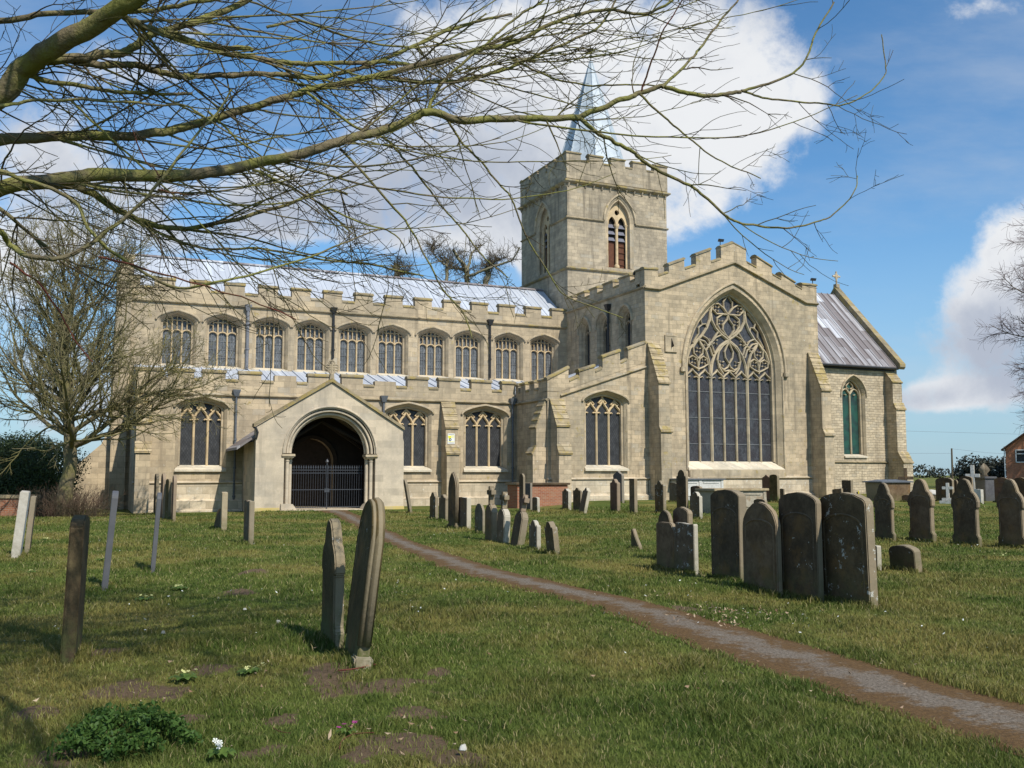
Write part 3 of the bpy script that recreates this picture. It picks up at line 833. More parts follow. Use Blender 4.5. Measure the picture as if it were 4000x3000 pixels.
buttress(22.0, 22.72, bT, [(1.0, GZ), (1.0, 2.72), (.8, 3.2), (.8, 4.15), (.02, 5.6)], mat='stone_t')
buttress(44.62, 45.32, TA0, [(.8, GZ), (.8, 2.75), (.6, 3.15), (.6, 4.1), (.02, 5.6)], face='W', mat='stone_t')

# ---- south transept
GAx, GAz = 34.02, 13.99
def gstr(s):
    if s < 28.85: return 12.0
    if s > 39.25: return 12.0
    return 12.0 + (GAz - 12.0) * (1 - abs(s - GAx) / (GAx - 28.85 if s < GAx else 39.25 - GAx))
BWX = 33.93; bw_s, bw_o, bw_i = 7.75, 6.7, 6.02
out = [(TX0, GZ), (TX1, GZ), (TX1, 12.1), (39.25, 12.1), (GAx, 14.1), (28.85, 12.1), (TX0, 12.1)]
w = CB()
w.prism([out, opening(BWX, bw_o, 2.0, bw_s, 4.72, 'pointed', 32)], FS(bT), 0, .9)
TW = [46.65, 49.25, 51.55]
w.prism([[(bT + .9, GZ), (54.8, GZ), (54.8, 12.35), (bT + .9, 12.35)]] + [opening(c, 1.5, 8.3, 10.35, .95, 'pointed') for c in TW], FW(TX0), 0, .7)
w.prism([[(bT + .9, GZ), (54.8, GZ), (54.8, 12.35), (bT + .9, 12.35)]], FW(TX1 - .7), 0, .7)
w.build('transept_wall', M['stone_t'], church)
for c in TW:
    tr = [([(0, 8.3), (0, 10.75)], .1)]
    for k in (-1, 1): tr += [(arch(k * .28, .56, 10.2, .36, 'pointed', 8), .08)]
    tr += [(arch(0, .5, 10.75, .3, 'round', 8), .06)]
    window('transept_window', 1.5, 1.12, 8.3, 10.35, .95, .75, 'pointed', .34, tr, None, hood=arch(0, 1.66, 10.4, 1.04, 'pointed'), mats=('stone_t', 'stone_t', 'glass_a'),
           loc=(TX0 - A0, c - B0, 0), rotz=-math.pi / 2, sillmat='stone_t')
zt = lambda s: gstr(s) + .1
mm = [(27.9, 13.08, 28.78, 13.12), (29.52, 13.45, 30.56, 13.86), (31.37, 14.19, 32.39, 14.6), (33.13, 14.82, 34.02, 15.16), (34.02, 15.16, 34.92, 14.84), (35.67, 14.5, 36.78, 14.0), (37.49, 13.62, 38.48, 13.2), (39.06, 13.12, 40.15, 13.12)]
def tcren(s):
    return 12.85 + 1.62 * (1 - abs(s - GAx) / 5.3) if abs(s - GAx) < 5.3 else 12.85
out = []
for i, (a, za, b_, zb_) in enumerate(mm):
    if i and i != 4: out.append((a, tcren(a) - .02))
    out.append((a, za)) if i != 4 else None
    out.append((b_, zb_))
    if i < len(mm) - 1 and i != 3: out.append((b_, tcren(b_) - .02))
out += [(TX1, 12.1), (39.25, 12.1), (GAx, 14.1), (28.85, 12.1), (TX0, 12.1)]
w = CB(); w.prism([out], FS(bT), 0, .5)
tp = w.build('transept_parapet', M['stone_t'], church)
for i, (a, za, b_, zb_) in enumerate(mm):
    w = CB(); sloped_slab(w, (a, za + .004), (b_, zb_ + .004), 0, .5, .16, .02 if i in (3, 4) else .045, FS(bT)); w.build('coping', M['coping'], tp)
    if i < len(mm) - 1 and i != 3: w = CB(); sloped_slab(w, (b_ + .07, tcren(b_) - .1), (mm[i + 1][0] - .07, tcren(mm[i + 1][0]) - .1), 0, .5, .15, .03, FS(bT)); w.build('embrasure_sill', M['coping'], tp)
course('string_course', FS(bT), [(27.85, 11.93), (28.85, 11.93), (GAx, 13.92), (39.25, 11.93), (40.2, 11.93)], .17, .15)
course('string_course', FW(TX0), [(44.5, 12.0), (54.0, 12.05)], .17, .13)
mw = [(44.93, 13.1, 45.5, 13.1), (46.05, 13.02, 47.3, 13.02), (48.0, 13.02, 49.2, 13.02), (49.9, 13.0, 50.85, 13.0), (51.5, 13.0, 52.5, 13.0), (53.1, 13.0, 54.0, 13.0)]
parapet('transept_parapet', FW(TX0), 12.35, mw, lambda s: 12.72, .4, mat='stone_t')
w = CB()
for sg, e in ((-1, TX0 + .4), (1, TX1 - .4)): w.prism([[(GAx, 13.9), (e, 12.4), (e, 12.25), (GAx, 13.75)]], lambda u, v, d: (u, bT + d, v), .5, 12)
w.build('transept_roof', M['lead'], church)
course('plinth_course', FS(bT), [(27.9, 1.40), (40.2, 1.44)], 0.14, 0.16, mat='plinth')
buttress(28.02, 28.70, bT, [(1.25, -.4), (1.25, 3.95), (1.08, 4.25), (1.08, 6.6), (.02, 8.9)], mat='stone_t', cap=.09)
buttress(39.3, 40.0, bT, [(1.25, -.4), (1.25, 3.95), (1.08, 4.35), (1.08, 6.6), (.02, 8.95)], mat='stone_t', cap=.09)
w = CB(); w.box(30.6, 37.3, bT - .14, bT + .05, 1.5, 1.95); w.build('sill_band', M['trim'], church, bevel=.03)

# great window, seven lights
def mir(pts): return [(-x, z) for x, z in pts]
tr = []
pw = bw_i / 7
for k in range(-3, 4):
    cx = k * pw
    tr += ogee_light(cx, pw, 7.2, .52, .10, .0, False)
    for sg in (-1, 1):
        tr.append(([(cx + sg * pw * .46, 7.2), (cx + sg * pw * .2, 7.27), (cx + sg * pw * .16, 7.2)], .045))
for k in range(-3, 3):
    x = (k + .5) * pw
    big = k in (-2, 1)
    tr.append(([(x, 2.35), (x, 7.3)], .20 if big else .13))
K = [([(-1.29, 7.3), (-1.18, 8.1), (-.98, 8.6), (-.6, 9.1), (0, 9.5)], .12),
     ([(0, 9.5), (-.5, 9.8), (-.9, 10.15), (-1.15, 10.6), (-1.22, 11.1), (-1.16, 11.5)], .12),
     ([(-2.95, 8.2), (-2.7, 8.85), (-2.25, 9.32), (-1.85, 9.68), (-1.5, 10.15), (-1.3, 10.6), (-1.22, 11.1)], .12),
     ([(-1.29, 7.3), (-1.4, 8.2), (-1.6, 8.75), (-1.87, 9.1), (-2.12, 9.42)], .11),
     ([(-2.12, 9.42), (-1.7, 9.33), (-1.32, 8.95), (-1.15, 8.5)], .07), ([(-1.86, 9.66), (-1.5, 9.5), (-1.15, 9.05), (-1.02, 8.68)], .07),
     ([(-1.62, 8.82), (-1.3, 9.2), (-1.0, 9.6), (-.72, 9.95)], .07), ([(-.5, 9.78), (-.9, 9.6), (-1.2, 9.3), (-1.5, 9.1)], .06),
     ([(-2.15, 7.7), (-2.45, 7.82), (-2.8, 8.0), (-2.82, 8.3), (-2.55, 8.45), (-2.25, 8.3), (-2.15, 7.9), (-2.15, 7.6)], .07),
     ([(-2.15, 7.9), (-2.05, 8.3), (-1.8, 8.45), (-1.55, 8.3), (-1.5, 8.0), (-1.8, 7.82), (-2.15, 7.7)], .07),
     ([(-2.15, 8.3), (-2.45, 8.6), (-2.48, 8.95), (-2.3, 9.2), (-2.12, 9.42)], .07), ([(-2.15, 8.3), (-1.85, 8.6), (-1.82, 8.9), (-1.95, 9.1), (-2.12, 9.42)], .07),
     ([(-.43, 7.5), (-.7, 7.85), (-.82, 8.3), (-.7, 8.8), (-.4, 9.15), (0, 9.4)], .08), ([(0, 8.1), (-.25, 8.45), (-.3, 8.8), (-.15, 9.1), (0, 9.35)], .07),
     ([(0, 7.72), (-.3, 7.65), (-.6, 7.85), (-.7, 8.1)], .06), ([(0, 8.1), (-.1, 7.9), (-.35, 7.75), (-.6, 7.85)], .06),
     ([(0, 11.0), (-.3, 11.4), (-.32, 11.75), (0, 12.15)], .07), ([(0, 11.0), (-.4, 11.02), (-.8, 11.0), (-1.08, 11.25), (-1.05, 11.55), (-.7, 11.62), (-.35, 11.4), (0, 11.0)], .07),
     ([(0, 11.0), (-.4, 11.0), (-.78, 10.75), (-.8, 10.35), (-.55, 10.0), (-.25, 9.78)], .08), ([(0, 11.0), (-.08, 10.7), (-.35, 10.4), (-.4, 10.1), (-.2, 9.8), (0, 9.6)], .08),
     ([(-2.1, 9.75), (-2.1, 10.1), (-1.85, 10.3), (-1.95, 10.6), (-1.6, 11.0), (-1.4, 11.2)], .07), ([(-1.9, 10.3), (-1.6, 10.35), (-1.55, 10.15)], .05),
     ([(-2.5, 9.2), (-2.3, 9.5), (-2.1, 9.75)], .06), ([(-1.16, 11.5), (-1.2, 11.7)], .1)]
for pts, ww in K:
    tr.append((pts, ww * 1.45)); tr.append((mir(pts), ww * 1.45))
rnd = random.Random(3)
for cx, cz in ((-2.5, 8.15), (-1.8, 8.15), (-2.15, 8.8), (-1.62, 9.0), (-1.25, 9.35), (-.95, 9.35), (-.55, 8.1), (-.8, 11.3), (-.55, 10.5)):
    for sg in (-1, 1):
        for q in range(4):
            a_ = q * math.pi / 2 + .6
            tr.append(([(sg * cx + .2 * math.cos(a_), cz + .2 * math.sin(a_)), (sg * cx + .1 * math.cos(a_ + .2), cz + .1 * math.sin(a_ + .2))], .06))
hd = arch(0, bw_o + .55, bw_s - .1, 5.15, 'pointed', 32)
bw = window('great_window', bw_o, bw_i, 2.0, bw_s, 4.72, 4.42, 'pointed', .46, tr, None, hood=hd, sill_up=.4, mats=('trim', 'trac2', 'stained'), loc=(BWX - A0, bT - B0, 0), sill_out=.1, bars=[(-3, 3, z, z + .03) for z in (3.4, 4.9, 6.4)])
for sg in (-1, 1):
    c = MB(); x = sg * (bw_o / 2 + .28)
    c.box(x - .16, x + .16, -.2, .05, bw_s - .35, bw_s - .05)
    c.build('label_stop', M['trim'], bw, bevel=.04); c = MB()
    c.tube([(sg * (bw_o / 2 + .06), -.03, 1.95), (sg * (bw_o / 2 + .06), -.03, bw_s - .3)], .05, 8); c.build('nook_shaft', M['trim'], bw)
c = CB()
c.box(29.15, 29.95, bT - .09, bT + .02, 8.5, 9.45)
c.box(29.2, 29.9, bT - .11, bT - .085, 9.38, 9.42)
sdl = c.build('sundial', M['trim'], church)
c = CB(); c.add([(29.55, bT - .09, 9.3), (29.57, bT - .09, 9.3), (29.57, bT - .09, 8.75), (29.55, bT - .09, 8.75), (29.56, bT - .35, 8.8)], [(0, 1, 2, 3), (0, 1, 4), (1, 2, 4), (2, 3, 4), (3, 0, 4)])
c.build('gnomon', M['black'], sdl)

# ---- crossing tower
a0, a1, b0, b1 = 28.42, 36.22, 54.8, 62.1
tc = (a0 + a1) / 2, (b0 + b1) / 2
w = CB()
w.prism([[(a0, GZ), (a1, GZ), (a1, 21.3), (a0, 21.3)], opening(32.42, 2.2, 15.6, 18.8, 1.72, 'pointed')], FS(b0), 0, .9)
w.prism([[(b0 + .9, GZ), (b1 - .9, GZ), (b1 - .9, 21.3), (b0 + .9, 21.3)], opening(58.45, 2.2, 15.6, 18.8, 1.72, 'pointed')], FW(a0), 0, .9)
w.prism([[(b0 + .9, GZ), (b1 - .9, GZ), (b1 - .9, 21.3), (b0 + .9, 21.3)]], FW(a1 - .9), 0, .9)
w.prism([[(a0, GZ), (a1, GZ), (a1, 21.3), (a0, 21.3)]], FS(b1 - .9), 0, .9)
w.box(a0 + .9, a1 - .9, b0 + .9, b1 - .9, 15.0, 15.1)
tower = w.build('tower', M['stone_w'], church)
c = CB(); c.box(a0 + .3, a1 - .3, b0 + .3, b1 - .3, 21.3, 21.75); c.build('tower_roof', M['lead'], tower)
def ring(z, h, out, mat='trim', name='string_course', gap=None):
    c = CB()
    pr = [(.02, 0), (-out * .3, 0), (-out, h * .35), (-out, h * .6), (.02, h)]
    loops = []
    for d, q in pr: loops.append([(a0 + d, b0 + d, z + q), (a1 - d, b0 + d, z + q), (a1 - d, b1 - d, z + q), (a0 + d, b1 - d, z + q)])
    for p_, q_ in zip(loops[:-1], loops[1:]): c.loft(p_, q_)
    return c.build(name, M[mat], tower)
ring(15.2, .22, .16, 'coping'); ring(21.05, .34, .24, 'coping')
for s0, s1 in ((a0 - .1, 31.2), (33.64, a1 + .1)): course('string_course', FS(b0), [(s0, 18.65), (s1, 18.65)], .16, .12, parent=tower)
for s0, s1 in ((b0, 57.2), (59.7, b1)): course('string_course', FW(a0), [(s0, 18.65), (s1, 18.65)], .16, .12, parent=tower)
for i in range(13):
    c = CB(); s = a0 + .1 + (a1 - a0 - .2) * i / 12; c.prism([[(-.16, 21.06), (0, 21.06), (0, 20.8), (-.06, 20.84)]], lambda u, v, d: (d, b0 + u, v), s - .05, s + .05); c.build('corbel', M['stone_w'], tower)
for i in range(12):
    c = CB(); s = b0 + .1 + (b1 - b0 - .2) * i / 11; c.prism([[(-.16, 21.06), (0, 21.06), (0, 20.8), (-.06, 20.84)]], lambda u, v, d: (a0 + u, d, v), s - .05, s + .05); c.build('corbel', M['stone_w'], tower)
pm = lambda s0, n, p, wd: [(s0 + p * k, 23.1, s0 + p * k + wd, 23.1) for k in range(n)]
e_ = .07
for nm, fn, s0, s1, n in (('S', FS(b0 - e_), a0 - e_, a1 + e_, 5), ('W', FW(a0 - e_), b0 - e_ + .42, b1 + e_ - .42, 5), ('N', FS(b1 + e_ - .4), a0 - e_, a1 + e_, 5), ('E', FW(a1 + e_ - .4), b0 - e_ + .42, b1 + e_ - .42, 5)):
    wd = 1.08; p = (s1 - s0 - wd) / (n - 1)
    parapet('tower_parapet', fn, 21.38, pm(s0, n, p, wd), lambda s: 22.72, .4, mat='stone_w', parent=tower)
    # (the coping goes with it under the tower)
def belfry(loc, rotz):
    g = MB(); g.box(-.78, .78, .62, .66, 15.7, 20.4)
    o = MB()
    so_ = opening(0, 2.2, 15.6, 18.8, 1.72, 'pointed'); si = opening(0, 1.55, 15.72, 18.8, 1.45, 'pointed')
    md = opening(0, 1.85, 15.66, 18.8, 1.6, 'pointed')
    for p_, q_, d0, d1 in ((so_, md, 0, .12), (md, md, .12, .3), (md, si, .3, .4), (si, si, .4, .62)):
        o.loft([(x, d0, z) for x, z in p_], [(x, d1, z) for x, z in q_], closed=False)
    o.tube([(x, .14, z) for x, z in md], .07, 8)
    root = o.build('belfry_window', M['trim'], tower, loc, (0, 0, rotz))
    # plate tracery with two pointed lights and a round eye; a column between the lights; boards behind (deeper pieces stay in one level)
    t = MB()
    head = [(-.78, 18.75)] + [p for p in arch(0, 1.56, 18.8, 1.46, 'pointed')] + [(.78, 18.75)]
    l1 = arch(-.37, .56, 18.76, .5, 'pointed', 12); l2 = arch(.37, .56, 18.76, .5, 'pointed', 12)
    head = [(-.78, 18.75)] + arch(0, 1.56, 18.8, 1.46, 'pointed') + [(.78, 18.75)] + list(reversed(l2)) + list(reversed(l1))
    t.prism([head, [(0 + .17 * math.cos(i * math.pi / 6), 19.55 + .19 * math.sin(i * math.pi / 6)) for i in range(12)]], lambda u, v, d: (u, d, v), .36, .52)
    t.tube([(0, .42, 15.7), (0, .42, 15.85), (0, .42, 15.95)], [.19, .19, .11], 10); t.tube([(0, .42, 15.9), (0, .42, 18.5)], .105, 12)
    t.tube([(0, .42, 18.45), (0, .42, 18.62), (0, .42, 18.76)], [.12, .19, .2], 10)
    for sg in (-1, 1): t.tube([(sg * .74, .40, 15.7), (sg * .74, .40, 18.72)], .07, 8); t.tube([(sg * .74, .40, 18.6), (sg * .74, .40, 18.76)], [.08, .13], 8)
    root2 = t
    me_o = t.build('belfry_column', M['tracery'], tower, loc, (0, 0, rotz))
    b_ = MB()
    for x0, x1 in ((-.66, -.1), (.1, .66)):
        for i in range(7):
            z = 15.8 + i * .45
            if i < 4: continue
            b_.add([(x0, .42, z), (x1, .42, z), (x1, .62, z + .28), (x0, .62, z + .28), (x0, .42, z - .03), (x1, .42, z - .03), (x1, .62, z + .25), (x0, .62, z + .25)], [(0, 1, 2, 3), (7, 6, 5, 4), (0, 4, 5, 1), (1, 5, 6, 2), (2, 6, 7, 3), (3, 7, 4, 0)])
    b_.build('louvre', M['slate'], tower, loc, (0, 0, rotz))
    b_ = MB(); b_.box(-.68, .68, .56, .6, 15.72, 17.55)
    for x0, x1 in ((.1, .66),):
        for i in range(4): b_.box(x0, x1, .50, .56, 15.95 + i * .42, 16.0 + i * .42)
    b_.build('louvre_board', M['louvre'], tower, loc, (0, 0, rotz))
    h = MB(); h.strip(arch(0, 2.45, 18.8, 1.92, 'pointed'), .14, -.12, .05, .5); h.build('hood_mould', M['trim'], tower, loc, (0, 0, rotz))
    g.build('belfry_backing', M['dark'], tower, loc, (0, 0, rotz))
belfry((32.42 - A0, b0 - B0, 0), 0); belfry((a0 - A0, 58.45 - B0, 0), -math.pi / 2)
# needle spire
c = MB((0, 0, 0)); N_ = 8
def oct_(r, z): return [((r * math.cos(math.pi / 8 + i * math.pi / 4)) , (r * math.sin(math.pi / 8 + i * math.pi / 4)), z) for i in range(8)]
secs = [oct_(3.05, 21.7), oct_(2.3, 24.2), oct_(1.15, 28.0), oct_(.08, 31.7)]
for p_, q_ in zip(secs[:-1], secs[1:]): c.loft(p_, q_)
spire = c.build('spire', M['spire'], church, (tc[0] - A0, tc[1] - B0, 0))
c = MB()
for i in range(8):
    c.tube([s[i] for s in secs], [.07, .06, .05, .03], 6)
    # lead rolls run up each face in a chevron
    for k in range(6):
        t0 = .08 + k * .15; t1 = min(1, t0 + .11)
        p0 = Vector(secs[0][i]).lerp(Vector(secs[3][i]), t0 + .02); p1 = Vector(secs[0][(i + 1) % 8]).lerp(Vector(secs[3][(i + 1) % 8]), t1)
        def on(P, j, t):
            zz = 21.7 + t * 10; rr = np.interp(zz, [21.7, 24.2, 28.0, 31.7], [3.05, 2.3, 1.15, .08]); return Vector((rr * math.cos(math.pi / 8 + j * math.pi / 4), rr * math.sin(math.pi / 8 + j * math.pi / 4), zz))
        if t1 < .8: c.tube([on(None, i, t0), on(None, i + 1, t1)], .035, 5)
c.build('lead_roll', M['spire'], spire)
c = MB(); c.tube([(0, 0, 31.5), (0, 0, 32.9)], .035, 6)
c.tube([(0, 0, 31.9), (0, 0, 32.05), (0, 0, 32.2)], [.04, .16, .04], 8)
c.tube([(-.35, 0, 32.45), (-.1, 0, 32.5), (.15, 0, 32.62), (.35, 0, 32.5)], [.03, .14, .12, .02], 6); c.tube([(.28, 0, 32.5), (.42, 0, 32.85)], [.08, .04], 5)
c.build('weathercock', M['black'], spire)

# ---- chancel
XE = 55.0; RX, ZX = 58.5, 16.2
w = CB()
w.prism([[(40.1, GZ), (XE, GZ), (XE, 9.7), (40.1, 9.7)], opening(50.7, 2.15, 3.0, 7.45, 1.3, 'pointed')], FS(bX), 0, .8)
w.prism([[(bX + .8, GZ), (64.3 - .8, GZ), (64.3 - .8, 10.0), (RX, ZX), (bX + .8, 10.0)]], FW(XE - .8), 0, .8)
w.prism([[(40.1, GZ), (XE, GZ), (XE, 9.7), (40.1, 9.7)]], FS(64.3 - .8), 0, .8)
w.build('chancel_wall', M['rubble'], church)
w = CB()
for sg in (-1, 1):
    e_ = RX + sg * 6.2
    w.prism([[(RX, ZX), (e_, 9.65), (e_, 9.5), (RX, ZX - .18)]], FW(40.0), 0, XE - 40.0 - .35)
s_ = 40.2
while s_ < XE - .5:
    w.prism([[(RX, ZX + .06), (RX - 6.2, 9.71), (RX - 6.2, 9.64), (RX, ZX - .02)]], FW(s_), 0, .06); s_ += .62
w.build('chancel_roof', M['lead2'], church)
w = CB(); w.tube([(40.0, RX - 6.22, 9.5), (XE - .3, RX - 6.22, 9.5)], .09, 8); w.box(40.0, XE - .3, bX - .1, bX + .1, 9.3, 9.45)
w.build('gutter', M['black'], church)
w = CB()
for sg in (-1, 1):
    w.prism([[(RX, ZX + .05), (RX + sg * 6.35, 9.45), (RX + sg * 6.5, 9.62), (RX + sg * 6.5, 9.85), (RX, ZX + .62)]], FW(XE - .38), 0, .55)
w.build('gable_coping', M['coping'], church)
w = CB(); cz = ZX + .55
w.box(XE - .3, XE + .05, RX - .17, RX + .17, cz, cz + .3); w.tube([(XE - .12, RX, cz + .2), (XE - .12, RX, cz + 1.35)], .07, 6); w.tube([(XE - .12 - .38, RX, cz + .95), (XE - .12 + .38, RX, cz + .95)], .07, 6)
w.tube([(XE - .12 + .2 * math.cos(t * math.pi / 4), RX, cz + .95 + .2 * math.sin(t * math.pi / 4)) for t in range(9)], .04, 6)
w.build('gable_cross', M['trim'], church)
course('string_course', FS(bX), [(40.2, 2.5), (XE - .8, 2.5)], .14, .12)
tr = [([(0, 3.1), (0, 7.5)], .12)]
for k in (-1, 1):
    tr.append((arch(k * .42, .84, 7.4, .5, 'pointed', 10), .09))
    tr.append(([(0, 7.5), (k * .3, 7.85), (k * .3, 8.15), (0, 8.45)], .08))
    tr.append(([(k * .1, 7.9), (k * .22, 8.0)], .06)); tr.append(([(k * .35, 7.45), (k * .5, 7.5)], .06))
window('chancel_window', 2.15, 1.74, 3.0, 7.45, 1.3, 1.12, 'pointed', .32, tr, None, hood=arch(0, 2.4, 7.35, 1.55, 'pointed'), mats=('trim', 'trac2', 'glass_g'), loc=(50.7 - A0, bX - B0, 0), sill_out=.12)
buttress(53.75, 54.65, bX, [(1.5, GZ), (1.5, 2.5), (1.0, 3.3), (1.0, 6.4), (.75, 6.9), (.75, 8.4), (.02, 9.3)], mat='rubble')
# small fittings high on the walls
for a, b, z, ry in ((26.95 + 1.0, 45.6, 12.75, 0), (39.95, bT + .1, 13.25, 0), (33.3, bT + .3, 15.05, 0)):
    c = CB(); c.tube([(a, b, z), (a, b, z + .2)], .025, 6); c.add([(a - .16, b - .1, z + .18), (a + .16, b - .1, z + .18), (a + .2, b - .14, z + .34), (a - .2, b - .14, z + .34), (a - .1, b + .1, z + .22), (a + .1, b + .1, z + .22), (a + .1, b + .06, z + .34), (a - .1, b + .06, z + .34)],
        [(0, 1, 2, 3), (7, 6, 5, 4), (0, 4, 5, 1), (1, 5, 6, 2), (2, 6, 7, 3), (3, 7, 4, 0)])
    c.build('floodlight', M['black'], church)
# notice fixed to the aisle buttress (a thing of its own)
def church_pt(a, b, z): return EV * a + NV * b + Vector((0, 0, z))
sgn = empty('notice_sign', church_pt(17.72, bA - .755, 3.3), PHI)
tag(sgn, 'white notice with yellow and blue emblem on the buttress right of the porch', 'sign')
c = MB(); c.box(-.2, .2, -.02, .0, 0, .56); c.build('sign_board', M['whitepaint'], sgn)
ye = plain('sign yellow', (0.75, 0.70, 0.03), (0.7, 0.64, 0.03), .6); bl = plain('sign blue', (0.02, 0.08, 0.2), None, .6)
c = MB(); c.box(-.18, -.0, -.025, -.019, .34, .44); c.box(.0, .18, -.025, -.019, .41, .45); c.box(.0, .18, -.025, -.019, .33, .355); c.box(-.18, .18, -.025, -.019, .11, .135); c.add([(-.16, -.026, .36), (-.02, -.026, .34), (-.06, -.026, .22), (-.12, -.026, .22)], [(0, 1, 2, 3)])
c.build('emblem', ye, sgn)
c = MB(); c.tube([(-.055 + .055 * math.cos(t * math.pi / 5), -.03, .24 + .06 * math.sin(t * math.pi / 5)) for t in range(11)], .018, 5); c.build('emblem', bl, sgn)
c = MB()
for z in (.49, .045): c.box(-.16, .16, -.024, -.019, z, z + .02)
c.build('sign_text', M['black'], sgn)
# ---------------------------------------------------------------- terrain
def sst(x, a, b):
    t = np.clip((np.asarray(x, dtype=float) - a) / (b - a), 0, 1)
    return t * t * (3 - 2 * t)
def H(X, Y):
    return 0.30 * sst(Y, 36, 49) * sst(X, -1, 5) - 0.14 * sst(-np.asarray(X, dtype=float), 10, 14) * sst(Y, 36, 43)
def lattice(X, Y, s, seed=0):
    """smooth value noise 0..1"""
    x = np.asarray(X, dtype=float) * s + 1000.3; y = np.asarray(Y, dtype=float) * s + 1000.7
    xi = np.floor(x).astype(np.int64); yi = np.floor(y).astype(np.int64)
    fx = x - xi; fy = y - yi; fx = fx * fx * (3 - 2 * fx); fy = fy * fy * (3 - 2 * fy)
    def h(i, j):
        n = (i * 374761393 + j * 668265263 + seed * 1442695041) & 0x7fffffff
        n = ((n ^ (n >> 13)) * 1274126177) & 0x7fffffff
        return ((n ^ (n >> 16)) & 0xffff) / 65535.0
    return (h(xi, yi) * (1 - fx) + h(xi + 1, yi) * fx) * (1 - fy) + (h(xi, yi + 1) * (1 - fx) + h(xi + 1, yi + 1) * fx) * fy
def hit(x, y):
    """where the line of sight through photograph point (x, y) meets the turf"""
    r = ray(x, y); z = 0.0
    for _ in range(12):
        t = (z - EYE) / r.z
        z = float(H(r.x * t, r.y * t))
    return Vector((r.x * t, r.y * t, z))

PATHL = [(-9.15,44.15),(-7.5,39.7),(-4.95,30.0),(-3.3,23.8),(-2.2,20.3),(-1.16,16.6),(0.0,14.2),(.89,12.4),(1.4,10.6),(1.75,9.3),(2.15,8.15),(2.55,6.95),(3.0,5.7),(3.8,3.5),(5.0,0.0)]
PATHR = [(-7.65,44.5),(-6.4,39.7),(-4.1,30.4),(-2.45,23.9),(-1.4,20.6),(-.3,17.0),(.85,14.5),(1.75,12.6),(2.35,10.9),(2.8,9.6),(3.2,8.35),(3.6,7.25),(4.15,6.0),(5.1,3.8),(6.3,0.0)]
def resample(P, n):
    P = np.array(P); k = np.arange(len(P)); t = np.linspace(0, len(P) - 1, n)
    out = np.stack([np.interp(t, k, P[:, 0]), np.interp(t, k, P[:, 1])], 1)
    for _ in range(6): out[1:-1] = (out[:-2] + out[1:-1] * 2 + out[2:]) / 4
    return out
PL_, PR_ = resample(PATHL, 160), resample(PATHR, 160)
wob = (lattice(np.arange(160) * .35, 0, 1.0, 5) - .5) * .08 + (lattice(np.arange(160) * 1.3, 0, 1.0, 6) - .5) * .06; wob2 = (lattice(np.arange(160) * .35, 7, 1.0, 9) - .5) * .08 + (lattice(np.arange(160) * 1.3, 3, 1.0, 6) - .5) * .06
dirv = PR_ - PL_; dirv /= np.linalg.norm(dirv, axis=1)[:, None]
PLw = PL_ + dirv * wob[:, None]; PRw = PR_ + dirv * wob2[:, None]
def on_path(X, Y, m=0.0):
    """fraction inside the path, by row"""
    yc = (PLw[::-1, 1] + PRw[::-1, 1]) / 2
    xl = np.interp(Y, PLw[::-1, 1], PLw[::-1, 0]); xr = np.interp(Y, PRw[::-1, 1], PRw[::-1, 0])
    return (X > xl + m) & (X < xr - m) & (Y < 45)

SOIL = [(1500,2690,230,50),(1290,2640,130,50),(827,2618,130,45),(434,2707,150,45),(705,2802,110,40),(122,2768,120,50),(340,2880,90,45),(1588,2794,130,50),(1560,2900,230,60),(1113,2800,100,40),(1420,2943,90,50),(1700,2636,60,25),
        (992,2250,75,22),(932,2322,70,20),(380,2560,120,30),(620,2700,100,30),(240,2960,160,60),(1020,2940,90,40),(1790,2960,120,50),(2700,2380,120,18),(700,2245,25,8)]
SOILW = []
for x, y, rx, ry in SOIL:
    c = hit(x, y); a_ = hit(x + rx, y); b_ = hit(x, y + ry)
    SOILW.append((c.x, c.y, abs(a_.x - c.x), abs(b_.y - c.y)))
def soil(X, Y):
    f = np.zeros_like(np.asarray(X, dtype=float))
    for cx, cy, rx, ry in SOILW:
        f = np.maximum(f, np.exp(-(((X - cx) / rx) ** 2 + ((Y - cy) / ry) ** 2) * 0.9))
    n = .55 * lattice(X, Y, 3.0, 1) + .3 * lattice(X, Y, 8.0, 2) + .15 * lattice(X, Y, 20, 3)
    return np.clip((f + (n - .5) * 1.3 - .45) * 4, 0, 1) * (f > .12)

def axis(lo, hi, n, c, k):
    t = np.linspace(-1, 1, n); s = np.sinh(t * k) / math.sinh(k)
    return np.where(s < 0, c + s * (c - lo), c + s * (hi - c))
gx = axis(-1600, 1600, 420, 0.0, 7.5); gy = axis(-60, 2600, 520, 7.0, 6.8)
GX, GY = np.meshgrid(gx, gy)
near = np.exp(-((GX) ** 2 + (GY - 8) ** 2) / 500)
S_ = soil(GX, GY)
bumpz = (lattice(GX, GY, .5, 11) - .5) * .10 + (lattice(GX, GY, 1.7, 12) - .5) * .04
mole = 0
for (cx, cy, rx, ry), hh in zip(SOILW, [.05, .04, .03, .03, .02, .02, .02, .03, .03, .02, .02, .0, .13, .07] + [0] * 7):
    mole = mole + hh * np.exp(-(((GX - cx) / rx) ** 2 + ((GY - cy) / ry) ** 2) * 2)
pd = np.where(on_path(GX, GY, -.35), 0.0, 1.0)
